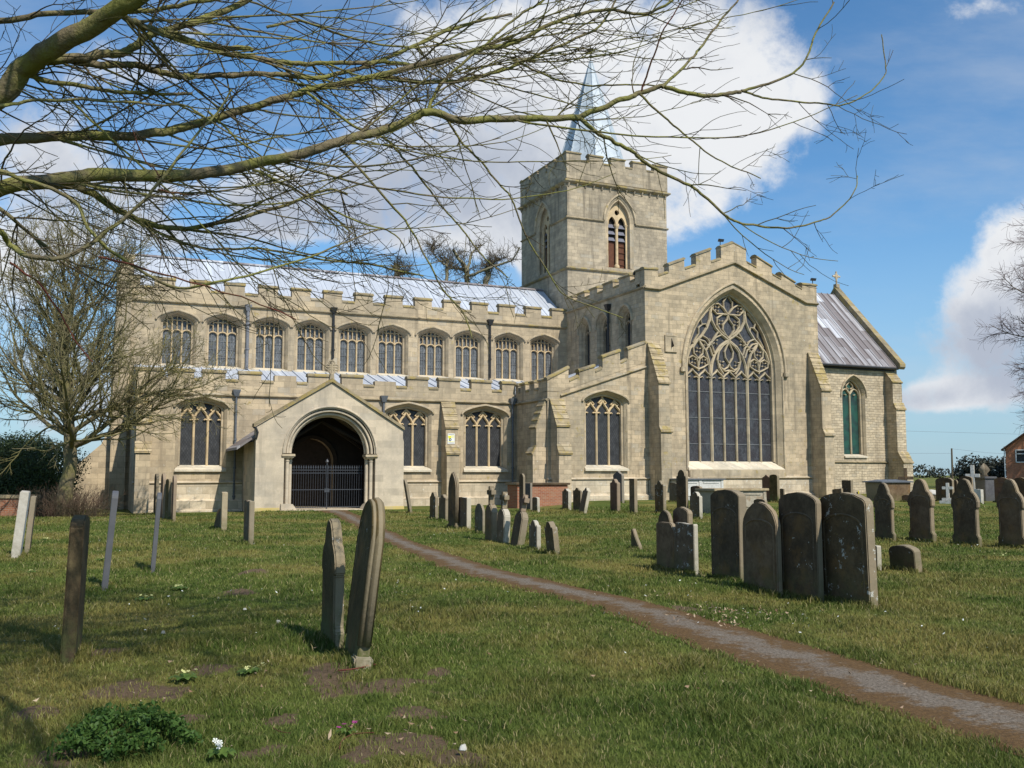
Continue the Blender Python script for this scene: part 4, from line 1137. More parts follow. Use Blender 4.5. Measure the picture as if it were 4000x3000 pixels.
def groundz(X, Y):
    b = (lattice(X, Y, .5, 11) - .5) * .10 + (lattice(X, Y, 1.7, 12) - .5) * .04
    mo = 0
    for (cx, cy, rx, ry), hh in zip(SOILW, [.05, .04, .03, .03, .02, .02, .02, .03, .03, .02, .02, .0, .13, .07] + [0] * 7):
        mo = mo + hh * np.exp(-(((X - cx) / rx) ** 2 + ((Y - cy) / ry) ** 2) * 2)
    ne = np.exp(-(np.asarray(X) ** 2 + (Y - 8) ** 2) / 500)
    return H(X, Y) + (b * ne - .0) * np.where(on_path(X, Y, -.35), 0.0, 1.0) + mo - np.where(on_path(X, Y, .1), .004, 0.0)
GZv = groundz(GX, GY)
V = np.stack([GX.ravel(), GY.ravel(), GZv.ravel()], 1)
ny, nx = GX.shape
i_ = (np.arange(ny - 1)[:, None] * nx + np.arange(nx - 1)[None, :]).ravel()
Fq = np.stack([i_, i_ + 1, i_ + nx + 1, i_ + nx], 1)

def turf_color(T, co, dead_amt=0.5):
    a = T.noise(co, 0.33, 5, 0.6); b_ = T.noise(co, 1.6, 6, 0.65); c_ = T.noise(co, 7.0, 4, 0.7)
    col = T.mix(T.ramp(b_, 0.3, 0.7), (0.060, 0.100, 0.016), (0.125, 0.158, 0.030))
    col = T.mix(T.ramp(a, 0.44, 0.62, 0.0, 0.8), col, (0.27, 0.215, 0.065))
    col = T.mix(T.ramp(c_, 0.5, 0.75, 0.0, 0.45 * dead_amt * 2), col, (0.27, 0.21, 0.085))
    return col
m, T, b = new_mat('turf ground', 0.95, 0.1)
co = T.node('ShaderNodeTexCoord').outputs['Object']
at_ = T.node('ShaderNodeAttribute', attribute_name='shade')
tc = turf_color(T, co, .7)
tc = T.mix(T.ramp(T.noise(co, 30, 5, .75), .35, .7, 0.0, .7), tc, (0.045, 0.06, 0.014))
so_c = T.mix(T.noise(co, 25, 5, .7), (0.085, 0.055, 0.033), (0.21, 0.15, 0.095))
sm = T.ramp(T.m('ADD', at_.outputs['Fac'], T.m('MULTIPLY', T.m('SUBTRACT', T.noise(co, 9, 6, .75), .5), 1.6)), .35, .75)
T.put(b.inputs['Base Color'], T.mix(sm, tc, so_c))
bump(T, b, T.noise(co, 18, 8, .75), 0.9, 0.05)
M['turf'] = m
g = chunk_mesh('ground', V, Fq, M['turf'], attr=S_.ravel())
tag(g, kind='structure')

# path, laid on the turf
c = MB(); n = 160
m, T, b = new_mat('mossy tarmac path', 0.95, 0.15)
co = T.node('ShaderNodeTexCoord').outputs['Object']
uvn = T.node('ShaderNodeAttribute', attribute_name='shade').outputs['Fac']
n1 = T.noise(co, 2.2, 7, .7); n2 = T.noise(co, 38, 6, .75)
e_ = T.m('ADD', uvn, T.m('ADD', T.m('MULTIPLY', T.m('SUBTRACT', n1, .5), 2.0), T.m('MULTIPLY', T.m('SUBTRACT', T.noise(co, 9, 6, .75), .5), 1.6)))
col = T.mix(T.ramp(n2, .35, .68), (0.085, 0.067, 0.05), (0.25, 0.21, 0.165))
col = T.mix(T.ramp(e_, .05, .55), col, T.mix(T.ramp(n2, .3, .7), (0.07, 0.042, 0.02), (0.155, 0.092, 0.038)))
col = T.mix(T.ramp(T.noise(co, 5, 6, .7), .62, .74, 0, .5), col, (0.30, 0.28, 0.24))
T.put(b.inputs['Base Color'], col); bump(T, b, n2, .6, .02)
k = 9; Vp = []; At = []
for i in range(n):
    for j in range(k):
        t = j / (k - 1); p = PLw[i] * (1 - t) + PRw[i] * t
        Vp.append((p[0], p[1], float(H(p[0], p[1])) + .004 + .022 * (1 - (2 * t - 1) ** 2))); At.append(abs(2 * t - 1))
Fp = [(i * k + j, i * k + j + 1, (i + 1) * k + j + 1, (i + 1) * k + j) for i in range(n - 1) for j in range(k - 1)]
Fp = [f[::-1] for f in Fp]
pth = chunk_mesh('path', Vp, Fp, m, attr=At); tag(pth, kind='structure')

# ---------------------------------------------------------------- grass blades
m, T, b = new_mat('grass blades', 0.75, 0.25)
co = T.node('ShaderNodeTexCoord').outputs['Object']
sh = T.node('ShaderNodeAttribute', attribute_name='shade').outputs['Fac']
tc = turf_color(T, co, .35)
tc = T.mix(T.ramp(sh, .35, .05, 0.0, .6), tc, (0.055, 0.098, 0.016))
tc = T.mix(T.ramp(sh, .40, .95, 0.0, .75), tc, (0.20, 0.235, 0.055))
tc = T.mix(T.ramp(sh, 1.3, 1.4, 0.0, .9), tc, (0.36, 0.30, 0.15))
T.put(b.inputs['Base Color'], tc)
tr_ = T.node('ShaderNodeBsdfTranslucent'); T.put(tr_.inputs[0], tc)
mx = T.node('ShaderNodeMixShader'); mx.inputs[0].default_value = .3
T.l.new(b.outputs[0], mx.inputs[1]); T.l.new(tr_.outputs[0], mx.inputs[2]); T.l.new(mx.outputs[0], T.n['Material Output'].inputs[0])
M['blade'] = m
rg = np.random.default_rng(5)
NB = 820000
q = rg.random(NB)
Yb = 3.6 * (44 / 3.6) ** (q ** 1.08)
Xb = (rg.random(NB) * 2 - 1) * (Yb * .62 + 3.4)
keep = ~on_path(Xb, Yb, .10 * lattice(Xb, Yb, 5.0, 31) + .06 * rg.random(NB)) & (rg.random(NB) > soil(Xb, Yb) * .8)
# nothing grows inside the church
aa = Xb * EV.x + Yb * EV.y; bb = Xb * NV.x + Yb * NV.y
keep &= ~((aa > 1.6) & (bb > bA - .3)) & ~((aa > PL - .1) & (aa < PR + .1) & (bb > bP - .15)) & ~((aa > TA0 - .3) & (bb > bT - .3))
Xb, Yb = Xb[keep], Yb[keep]; NB = len(Xb)
clump = lattice(Xb, Yb, 2.4, 21) * .6 + lattice(Xb, Yb, 7.0, 22) * .4
tus = lattice(Xb, Yb, 1.1, 41) ** 5 * lattice(Xb, Yb, 5.0, 42)
hgt = (.014 + .10 * tus + .060 * clump ** 2.2 + .018 * rg.random(NB)) * (1 + .008 * Yb)
wid = (.0022 + .0016 * rg.random(NB)) * (Yb / 6) ** .85
th = rg.random(NB) * 2 * np.pi; ln = (.25 + .8 * rg.random(NB)) * hgt; lt = rg.random(NB) * 2 * np.pi
Zb = groundz(Xb, Yb) - .004
base = np.stack([Xb, Yb, Zb], 1); wv = np.stack([np.cos(th) * wid, np.sin(th) * wid, np.zeros(NB)], 1)
mid = base + np.stack([np.cos(lt) * ln * .3, np.sin(lt) * ln * .3, hgt * .62], 1)
tip = base + np.stack([np.cos(lt) * ln, np.sin(lt) * ln, hgt], 1)
V = np.stack([base - wv, base + wv, mid + wv * .7, mid - wv * .7, tip], 1).reshape(-1, 3)
k5 = np.arange(NB)[:, None] * 5
Fq = np.concatenate([k5 + np.array([0, 1, 2]), k5 + np.array([0, 2, 3]), k5 + np.array([3, 2, 4])], 0)
sv = np.clip(rg.random(NB) * .65 + (1 - clump) * .75 - .2, 0, 1); sv[rg.random(NB) < .07] = 1.5
shd = np.repeat(sv, 5)
gr = chunk_mesh('grass', V, Fq, M['blade'], attr=shd, smooth=False)
tag(gr, 'short mossy churchyard grass', 'grass', kind='stuff')

# ---------------------------------------------------------------- headstones
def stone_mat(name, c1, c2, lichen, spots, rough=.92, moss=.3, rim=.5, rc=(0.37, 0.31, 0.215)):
    m, T, b = new_mat(name, rough, .15)
    oi = T.node('ShaderNodeObjectInfo')
    co = T.node('ShaderNodeTexCoord').outputs['Object']
    off = T.node('ShaderNodeVectorMath', operation='ADD'); T.l.new(co, off.inputs[0]); T.put(off.inputs[1], T.comb(T.m('MULTIPLY', oi.outputs['Random'], 40.0), 0.0, T.m('MULTIPLY', oi.outputs['Random'], 17.0)))
    v = off.outputs[0]
    n1, n2, n3 = T.noise(v, 2.2, 7, .7), T.noise(v, 9, 7, .75), T.noise(v, 5.0, 6, .7)
    col = T.mix(T.ramp(n1, .3, .7), c1, c2)
    col = T.mix(T.ramp(n2, .35, .7, 0, .6), col, tuple(q * .55 for q in c1))
    col = T.mix(T.ramp(T.noise(v, 1.6, 6, .7), .5, .66, 0, .6), col, (0.20, 0.115, 0.045) if rim > .1 and 'slate' not in name and 'marble' not in name else c2)
    z = T.sep(co)[2]
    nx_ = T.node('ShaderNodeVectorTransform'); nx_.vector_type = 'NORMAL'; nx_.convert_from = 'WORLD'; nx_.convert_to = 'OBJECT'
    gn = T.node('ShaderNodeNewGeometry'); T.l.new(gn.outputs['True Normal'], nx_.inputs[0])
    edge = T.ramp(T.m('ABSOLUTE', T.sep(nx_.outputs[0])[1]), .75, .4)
    col = T.mix(T.m('MULTIPLY', edge, rim), col, rc)      # paler rims: lichen, plus sunlit edges against shaded faces put into the colour
    col = T.mix(T.m('MULTIPLY', T.ramp(z, .5, .0), T.ramp(n3, .35, .6, 0, moss * 2)), col, (0.10, 0.105, 0.04))
    col = T.mix(T.ramp(T.noise(v, 2.8, 8, .8), .72 - lichen * .22, .78 - lichen * .22, 0, .85), col, (0.36, 0.25, 0.06))
    col = T.mix(T.ramp(T.noise(v, 7.5, 4, .8), .72 - spots * .25, .76 - spots * .25, 0, .85), col, (0.52, 0.52, 0.47))
    T.put(b.inputs['Base Color'], col); bump(T, b, T.m('ADD', n2, n1), .5, .02)
    return m
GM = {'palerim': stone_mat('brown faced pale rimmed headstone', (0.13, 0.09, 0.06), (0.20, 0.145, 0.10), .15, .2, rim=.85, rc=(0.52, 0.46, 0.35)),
      'mossdark': stone_mat('dark moss brown headstone', (0.085, 0.06, 0.035), (0.14, 0.11, 0.055), .15, .05, rim=0.0, moss=.8),
      'slatelt': plain('smooth grey slate headstone', (0.10, 0.102, 0.108), (0.08, 0.082, 0.088), .6, .3, 3),
      'brown': stone_mat('brown weathered headstone', (0.12, 0.078, 0.046), (0.22, 0.155, 0.095), .12, .15),
      'dark': stone_mat('dark mossy headstone', (0.075, 0.052, 0.032), (0.14, 0.10, 0.062), .1, .22),
      'grey': stone_mat('grey headstone', (0.12, 0.095, 0.065), (0.18, 0.15, 0.11), .15, .25),
      'pale': stone_mat('pale headstone', (0.36, 0.32, 0.25), (0.46, 0.42, 0.33), .12, .3),
      'tan': stone_mat('tan headstone', (0.36, 0.28, 0.17), (0.42, 0.34, 0.21), .3, .1),
      'gold': stone_mat('golden lichened headstone', (0.09, 0.062, 0.035), (0.17, 0.12, 0.065), .5, .45),
      'red': stone_mat('red brown headstone', (0.15, 0.08, 0.055), (0.20, 0.12, 0.08), .05, .15),
      'slate': stone_mat('slate headstone', (0.085, 0.083, 0.088), (0.115, 0.112, 0.115), .0, .0, .55, .1),
      'green': stone_mat('green mossy headstone', (0.075, 0.055, 0.022), (0.13, 0.10, 0.045), .2, .2, moss=.8),
      'white': stone_mat('white marble', (0.55, 0.54, 0.50), (0.62, 0.61, 0.57), .0, .1, moss=.2),
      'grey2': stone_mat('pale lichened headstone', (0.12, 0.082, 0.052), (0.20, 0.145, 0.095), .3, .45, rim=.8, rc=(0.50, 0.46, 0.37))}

def profile(kind, w, h):
    a = w / 2
    if kind == 'flat': return [(-a, h - .01), (-a * .96, h), (-a * .3, h + .008), (a * .4, h - .006), (a * .97, h), (a, h - .02)]
    if kind == 'seg': return [(-a, h - .16 * w)] + [(-a * math.cos(math.pi * i / 12), h - .16 * w + .16 * w * math.sin(math.pi * i / 12)) for i in range(1, 12)] + [(a, h - .16 * w)]
    if kind == 'round': return [(-a * math.cos(math.pi * i / 16), h - a + a * math.sin(math.pi * i / 16)) for i in range(17)]
    if kind == 'gothic':
        L = arch(0, w, h - w * .85, w * .85, 'pointed', 16); return L
    if kind == 'shoulder': return [(-a, h * .80), (-a * .93, h * .84), (-a * .72, h * .85)] + [(-a * .70 * math.cos(math.pi * i / 12), h - a * .70 + a * .70 * math.sin(math.pi * i / 12)) for i in range(0, 13)] + [(a * .72, h * .85), (a * .93, h * .84), (a, h * .80)]
    if kind == 'ogee':
        L = [(-a * 1.08, h * .13), (-a * .94, h * .17), (-a * .94, h * .56), (-a * 1.06, h * .57), (-a * 1.06, h * .66), (-a * .98, h * .72), (-a * .80, h * .78), (-a * .62, h * .81), (-a * .56, h * .86), (-a * .46, h * .92), (-a * .28, h * .975), (0, h)]
        return L + [(-x, z) for x, z in reversed(L[:-1])]
    if kind == 'tudor': L = [(-a, h * .84), (-a * .9, h * .88), (-a * .5, h * .92), (-a * .15, h * .97), (0, h)]; return L + [(-x, z) for x, z in reversed(L[:-1])]
    if kind == 'broken': return [(-a, h * .5), (-a * .9, h * .96), (-a * .6, h), (a * .1, h * .55), (a, h * .12)]
    if kind == 'notch': return [(-a, h - .03), (-a * .6, h), (a * .5, h - .005), (a * .62, h - .02), (a * .95, h - .14), (a, h - .2)]
    if kind == 'scroll':
        L = [(-a, h * .78), (-a * 1.02, h * .86), (-a * .8, h * .9), (-a * .62, h * .88), (-a * .45, h * .93), (-a * .2, h * .99), (0, h)]; return L + [(-x, z) for x, z in reversed(L[:-1])]
    return [(-a, h), (a, h)]

def place(x, yb):
    return hit(x, yb)

GRP = 'headstones in the churchyard'
BASES = []
def headstone(xl, xe, xr, yt, yb, w, kind, mat, label, lean=0, side=0, base=False, phi=None, t=None, mould=False, cat='headstone', name='headstone'):
    P = hit(xe, yb); u = P.x / P.y; pxm = F / P.y
    if phi is None:
        q = (xe - xl) / pxm / w
        phi = math.degrees(math.asin(max(-1, min(1, q / math.hypot(1, u)))) - math.atan(u))
        if phi < 14 or phi > 34:
            phi = max(14, min(34, phi)); qq = math.sin(R_(phi)) + u * math.cos(R_(phi))
            if abs(qq) > .02: w = max(.3, min(1.1, (xe - xl) / pxm / qq))
    f = R_(phi)
    if t is None: t = max(.07, min(.18, (xr - xe) / pxm / (math.cos(f) - u * math.sin(f))))
    h = (yb - yt) / pxm / math.cos(R_(lean) * .7)
    dN = Vector((-math.sin(f), math.cos(f), 0)); dE = Vector((math.cos(f), math.sin(f), 0))
    C = P + dN * (w / 2) + dE * (t / 2)
    C.z = float(H(C.x, C.y))
    root = empty(name, C, 0); root.rotation_euler = (-R_(lean), R_(side), f - math.pi / 2)
    tag(root, label, cat, GRP); BASES.append((C.x, C.y, dN.x, dN.y, w, t))
    rn = random.Random(int(xl * 7 + yb))
    pr = [(x + rn.uniform(-1, 1) * .006, z + rn.uniform(-1, 1) * .006) for x, z in profile(kind, w, h)]
    sl = MB(); out = [(w / 2 * (1.0), -.25)] ; out = [(-w / 2, -.25)] + pr + [(w / 2, -.25)]
    sl.prism([out], lambda a, b_, d: (a, d, b_), -t / 2, t / 2)
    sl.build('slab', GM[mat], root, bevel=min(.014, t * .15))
    if w >= .72 and kind in ('seg', 'round', 'ogee'):     # carved panel on the west face
        ph = h * (.80 if kind != 'ogee' else .72); e = MB(); a = w * .40
        pp = [(-a, h * .12)] + [(-a * math.cos(math.pi * i / 10), ph - .15 * w + .15 * w * math.sin(math.pi * i / 10)) for i in range(11)] + [(a, h * .12)]
        e.strip([(x, z) for x, z in pp], .035, -t / 2 - .010, -t / 2 + .01, .4)
        e.build('carved_panel', GM[mat], root)
    if mould:
        for r_, dpt in ((.026, -t * .38), (.045, t * .12)):
            e = MB(); e.tube([(-w / 2 * .985, dpt, .22)] + [(x * .985, dpt, z) for x, z in pr] + [(w / 2 * .985, dpt, .22)], r_, 8); e.build('moulding', GM[mat], root, smooth=True)
    if base:
        e = MB(); e.box((w / 2 - .14) if base == 'pale' else (-w / 2 - .05), w / 2 + .05, -t / 2 - .03, t / 2 + .03, -.2, .13); e.build('base_block', GM['pale' if base == 'pale' else mat], root, bevel=.015)
    return root

ST = [
 (1337,1388,1434,1985,2630,.66,'round','green','tall round topped headstone with moulded rim in the middle foreground, leaning right',dict(lean=6.5,base='pale',mould=True)),
 (1250,1301,1342,2044,2540,.62,'ogee','green','mossy pointed headstone just behind the moulded round topped one',dict()),
 (949,971,991,1960,2131,.6,'flat','grey','lone narrow grey headstone on the grass left of the porch',dict()),
 (394,395,416,1928,2309,.62,'seg','slatelt','tall slate grey headstone seen edge on, nearer and taller of two on the left lawn',dict(lean=4,t=.085,phi=23)),
 (587,588,603,1932,2236,.6,'seg','slatelt','slim slate grey headstone seen edge on, farther of two on the left lawn',dict(lean=3,t=.07,phi=21)),
 (860,864,886,1926,2073,.55,'flat','tan','tan lichened edge of a small headstone on the lawn west of the porch',dict()),
 (832,852,864,1990,2068,.5,'seg','dark','low dark headstone slumped against the tan one west of the porch',dict(lean=12)),
 (598,606,617,1852,2010,.6,'round','dark','dark headstone at the back of the tight row under the leftmost aisle window',dict()),
 (623,632,644,1852,2034,.6,'round','red','round topped brown headstone second from the left in the tight row by the aisle',dict()),
 (642,655,667,1873,2037,.6,'seg','green','green mossy headstone in the tight row by the aisle',dict()),
 (667,674,686,1860,2040,.6,'round','red','red brown headstone with a pale edge, rightmost of the tight row by the aisle',dict()),
 (1595,1603,1612,1872,2006,.6,'round','grey','grey headstone leaning steeply left against the right side of the porch',dict(lean=-10)),
 (1678,1700,1712,1925,2030,.6,'shoulder','gold','short headstone with yellow lichen on top, left of a pair right of the porch',dict()),
 (1713,1740,1753,1934,2037,.6,'scroll','brown','brown scroll topped headstone, right of a pair right of the porch',dict()),
 (1751,1779,1791,1851,2068,.65,'gothic','dark','tall dark gothic pointed headstone beside a square pale edged one',dict(base=True,mould=True)),
 (1790,1823,1840,1946,2071,.6,'flat','palerim','square topped headstone with a pale edge beside the tall gothic one',dict()),
 (1854,1885,1892,1970,2089,.55,'round','grey','plain rounded grey headstone left of the two cross topped stones',dict()),
 (2079,2099,2109,1943,2001,.5,'seg','grey2','small pale edged headstone in front of the brick tomb',dict()),
 (2028,2044,2052,1852,2000,.4,'round','dark','tall thin dark headstone standing before the west end of the brick tomb',dict(t=.1)),
 (2046,2072,2080,1889,1995,.6,'flat','slate','dark slate headstone standing in front of the brick tomb',dict()),
 (2066,2097,2113,2037,2151,.55,'shoulder','grey2','small pale grey headstone, left of a low pair beside the path',dict()),
 (2136,2169,2189,2042,2171,.6,'shoulder','gold','small headstone with a yellow lichened edge, right of a low pair beside the path',dict(lean=-6)),
 (2196,2220,2232,1910,1992,.6,'scroll','grey2','headstone with a white streaked edge at the east end of the brick tomb',dict()),
 (2238,2268,2275,1907,1999,.6,'scroll','dark','dark headstone with a fretted top right of the brick tomb',dict()),
 (2260,2280,2292,1907,2006,.6,'scroll','palerim','white edged headstone leaning right beyond the brick tomb',dict(lean=12)),
 (2395,2430,2440,1840,1965,.7,'tudor','slate','dark pointed headstone right behind a red brown one below the transept aisle window',dict()),
 (2383,2411,2424,1869,1995,.65,'scroll','red','red brown scroll shouldered headstone below the transept aisle window',dict()),
 (2459,2479,2491,1872,2008,.5,'flat','brown','straight pillar like headstone with a square cap left of the great buttress',dict(base=False)),
 (2558,2592,2604,1880,2006,.65,'scroll','gold','dark headstone with a yellow green edge standing before the slate topped tomb',dict()),
 (2643,2681,2690,1831,1992,.65,'shoulder','dark','tallest dark shouldered headstone rising in front of the slate topped tomb',dict(base=True)),
 (2615,2645,2650,1887,1962,.6,'seg','grey','low grey headstone half hidden behind the tallest dark one at the tomb',dict()),
 (2695,2733,2745,1923,2028,.6,'shoulder','grey2','grey headstone with a bright white edge left of the four big dark slabs',dict()),
 (2698,2736,2746,1899,2000,.6,'seg','dark','dark round headed stone directly behind the white edged one',dict()),
 (2464,2497,2511,2071,2149,.5,'broken','brown','broken triangular stump of a headstone alone on the lawn',dict()),
 (2562,2637,2655,2048,2232,.72,'notch','brown','square brown headstone with a chipped corner, front left of a cluster of four',dict()),
 (2638,2713,2730,2053,2248,.72,'flat','grey2','square lichen speckled headstone, front right of a cluster of four',dict()),
 (2576,2620,2634,2000,2200,.6,'round','dark','small dark headstone, back left of the cluster of four',dict(phi=14)),
 (2634,2690,2710,1988,2205,.7,'seg','brown','brown arched headstone with a pale edge, back right of the cluster of four',dict(phi=14)),
 (2776,2893,2924,1922,2283,.8,'seg','dark','blackish arched slab, leftmost of the row of four big headstones by the path',dict()),
 (2899,3040,3060,1973,2325,.8,'round','brown','shortest brown slab with white lichen streaks, second in the row of four big headstones',dict()),
 (3042,3199,3221,1935,2347,.85,'seg','dark','dark slab with a carved arched panel, third in the row of four big headstones',dict()),
 (3203,3400,3434,1937,2374,.95,'seg','gold','widest slab with yellow and white lichen, rightmost of the row of four big headstones',dict(lean=-1)),
 (2944,2990,3000,1951,2030,.6,'seg','dark','low dark headstone in front of the cream panelled tomb',dict()),
 (2978,3010,3018,1854,1960,.6,'tudor','red','dark pointed headstone against the wall below the great window',dict()),
 (3007,3038,3047,1855,1962,.6,'seg','green','mossy headstone next to the pointed one below the great window',dict()),
 (3047,3062,3067,1910,1965,.3,'flat','dark','narrow dark post like stone at the right end of the cream tomb',dict()),
 (3253,3290,3297,1911,1962,.6,'flat','brown','small tilted headstone behind the widest slab',dict(lean=6,side=-8)),
 (3290,3326,3336,1877,1962,.6,'flat','dark','upright black headstone below the chancel wall',dict()),
 (3416,3488,3500,1889,2118,.78,'ogee','dark','ogee headed headstone nearest the hipped tomb, leftmost of four alike on the right',dict()),
 (3551,3642,3658,1874,2120,.8,'ogee','brown','ogee headed headstone with moulded shoulders, second of four alike on the right',dict()),
 (3721,3821,3835,1874,2136,.8,'ogee','dark','ogee headed headstone in front of the white cross, third of four alike on the right',dict()),
 (3900,4000,4014,1874,2143,.8,'ogee','brown','ogee headed headstone cut by the right edge, last of four alike on the right',dict()),
 (3475,3578,3605,2136,2232,.6,'seg','dark','low squat headstone leaning back alone on the right hand lawn',dict(lean=-5)),
 (3405,3428,3445,2134,2228,.45,'flat','grey2','small pale stone peeping out behind the widest slab',dict(phi=16)),
 (3656,3722,3730,1867,1960,1.0,'seg','dark','broad dark headstone far behind, between pole and small white cross',dict()),
 (3727,3742,3746,1875,1960,.4,'round','brown','narrow brown headstone beside the broad dark one in the far rows',dict()),
 (3748,3800,3806,1861,1960,.9,'seg','dark','broad round headed dark stone at the foot of the tall white cross',dict()),
 (3886,3940,3945,1867,1965,.8,'seg','red','reddish brown headstone in the far rows below the brick house',dict()),
 (3965,4008,4015,1867,1962,.8,'seg','dark','blackish headstone in the far rows at the right edge of view',dict()),
 (3522,3560,3567,1934,1962,.6,'seg','red','very low rounded stone at the foot of the hipped tomb',dict()),
 (3820,3833,3851,1912,1968,.4,'flat','white','small leaning white stone beside the ivy covered monument',dict(phi=20)),
]
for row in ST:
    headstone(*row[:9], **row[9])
# left edge stones seen from the other side
headstone(0, 232, 260, 2035, 2600, .62, 'seg', 'mossdark', 'tall mossy brown headstone at the left edge of the foreground', phi=19.5, t=.12, lean=1.5)
headstone(0, 40, 68, 1925, 2184, .62, 'flat', 'white', 'white grey headstone seen edge on by the low brick wall, leaning right', phi=24, t=.16, lean=5)
headstone(0, 92, 108, 1945, 2165, .6, 'flat', 'grey', 'grey headstone close behind the white one by the low brick wall', phi=24, t=.1, lean=4)

def cross_on(root, z0, hgt, arm, th, mat, ringr=0, name='cross', wd=None):
    c = MB(); s = wd or th * .6
    c.box(-s, s, -th / 2, th / 2, z0, z0 + hgt); zz = z0 + hgt * .66
    c.box(-arm, -s - .0, -th / 2, th / 2, zz - s, zz + s); c.box(s, arm, -th / 2, th / 2, zz - s, zz + s)
    if ringr:
        out = [(ringr * math.cos(i * math.pi / 8), zz + ringr * math.sin(i * math.pi / 8)) for i in range(16)]; inn = [(x * .7, zz + (z - zz) * .7) for x, z in out]
        c.prism([out, inn], lambda a, b_, d: (a, d, b_), -th * .3, th * .3)
    c.build(name, GM[mat], root, bevel=.012)
def coped_cross(xl, xe, xr, yt, yb, label, matb, matc, lean=0):
    P = hit(xe, yb); pxm = F / P.y; h = (yb - yt) / pxm; f = R_(20)
    C = P + Vector((-math.sin(f), math.cos(f), 0)) * .25 + Vector((math.cos(f), math.sin(f), 0)) * .08; C.z = float(H(C.x, C.y))
    root = empty('headstone', C); root.rotation_euler = (-R_(lean), 0, f - math.pi / 2); tag(root, label, 'headstone', GRP)
    c = MB(); hb = h * .66
    c.prism([[(-.27, -.2), (-.27, hb * .8), (-.2, hb * .92), (-.09, hb), (.09, hb), (.2, hb * .92), (.27, hb * .8), (.27, -.2)]], lambda a, b_, d: (a, d, b_), -.085, .085)
    c.build('slab', GM[matb], root, bevel=.02)
    cross_on(root, hb, h - hb, .19, .13, matc, .13, wd=.06)
coped_cross(1889, 1920, 1932, 1903, 2113, 'left of two stones crowned with a yellow lichened wheel cross', 'brown', 'gold')
coped_cross(1939, 1966, 1986, 1925, 2120, 'right of two stones crowned with a yellow lichened wheel cross', 'grey2', 'gold', 2)
coped_cross(2003, 2022, 2039, 1934, 2131, 'dark stone with a carved cross top leaning right beside the path', 'dark', 'red', 10)
def standing_cross(x, yt, yb, label, mat, steps=1, arm=.3, wd=.07, cat='cross', dd=0):
    P = hit(x, yb); pxm = F / P.y; h = (yb - yt) / pxm
    root = empty('grave_cross', P); root.rotation_euler = (0, 0, R_(24) - math.pi / 2 + dd); tag(root, label, cat)
    c = MB()
    for k in range(steps): c.box(-.34 + k * .1, .34 - k * .1, -.3 + k * .09, .3 - k * .09, -.2 if k == 0 else .13 * k, .13 * (k + 1))
    c.build('stepped_base', GM[mat], root, bevel=.012)
    cross_on(root, .13 * steps, h - .13 * steps, arm, .13, mat, 0, wd=wd)
    return root
r = hit(1874, 1957)
root = empty('pedestal_cross', r); root.rotation_euler = (0, 0, R_(24) - math.pi / 2); tag(root, 'rusty brown cross on a swelling pedestal below the third aisle window', 'cross')
c = MB(); c.tube([(0, 0, -.1), (0, 0, .12), (0, 0, .4), (0, 0, .75), (0, 0, .9)], [.42, .34, .3, .16, .13], 8); c.build('pedestal', GM['red'], root)
cross_on(root, .88, .75, .25, .16, 'red', 0, wd=.09)
c = MB(); c.box(-.7, .7, -.75, .75, -.2, .14); c.build('base_slab', GM['pale'], root, bevel=.02)
standing_cross(3804, 1818, 1958, 'tall white latin cross rising over the far rows of headstones', 'white', 2, .34, .09, dd=.5)
standing_cross(3704, 1887, 1966, 'small pale cross on steps behind the second ogee headstone', 'white', 2, .25, .07, dd=.5)
standing_cross(3541, 1829, 1955, 'dark grey latin cross behind the hipped tomb', 'dark', 1, .38, .08, dd=.9)

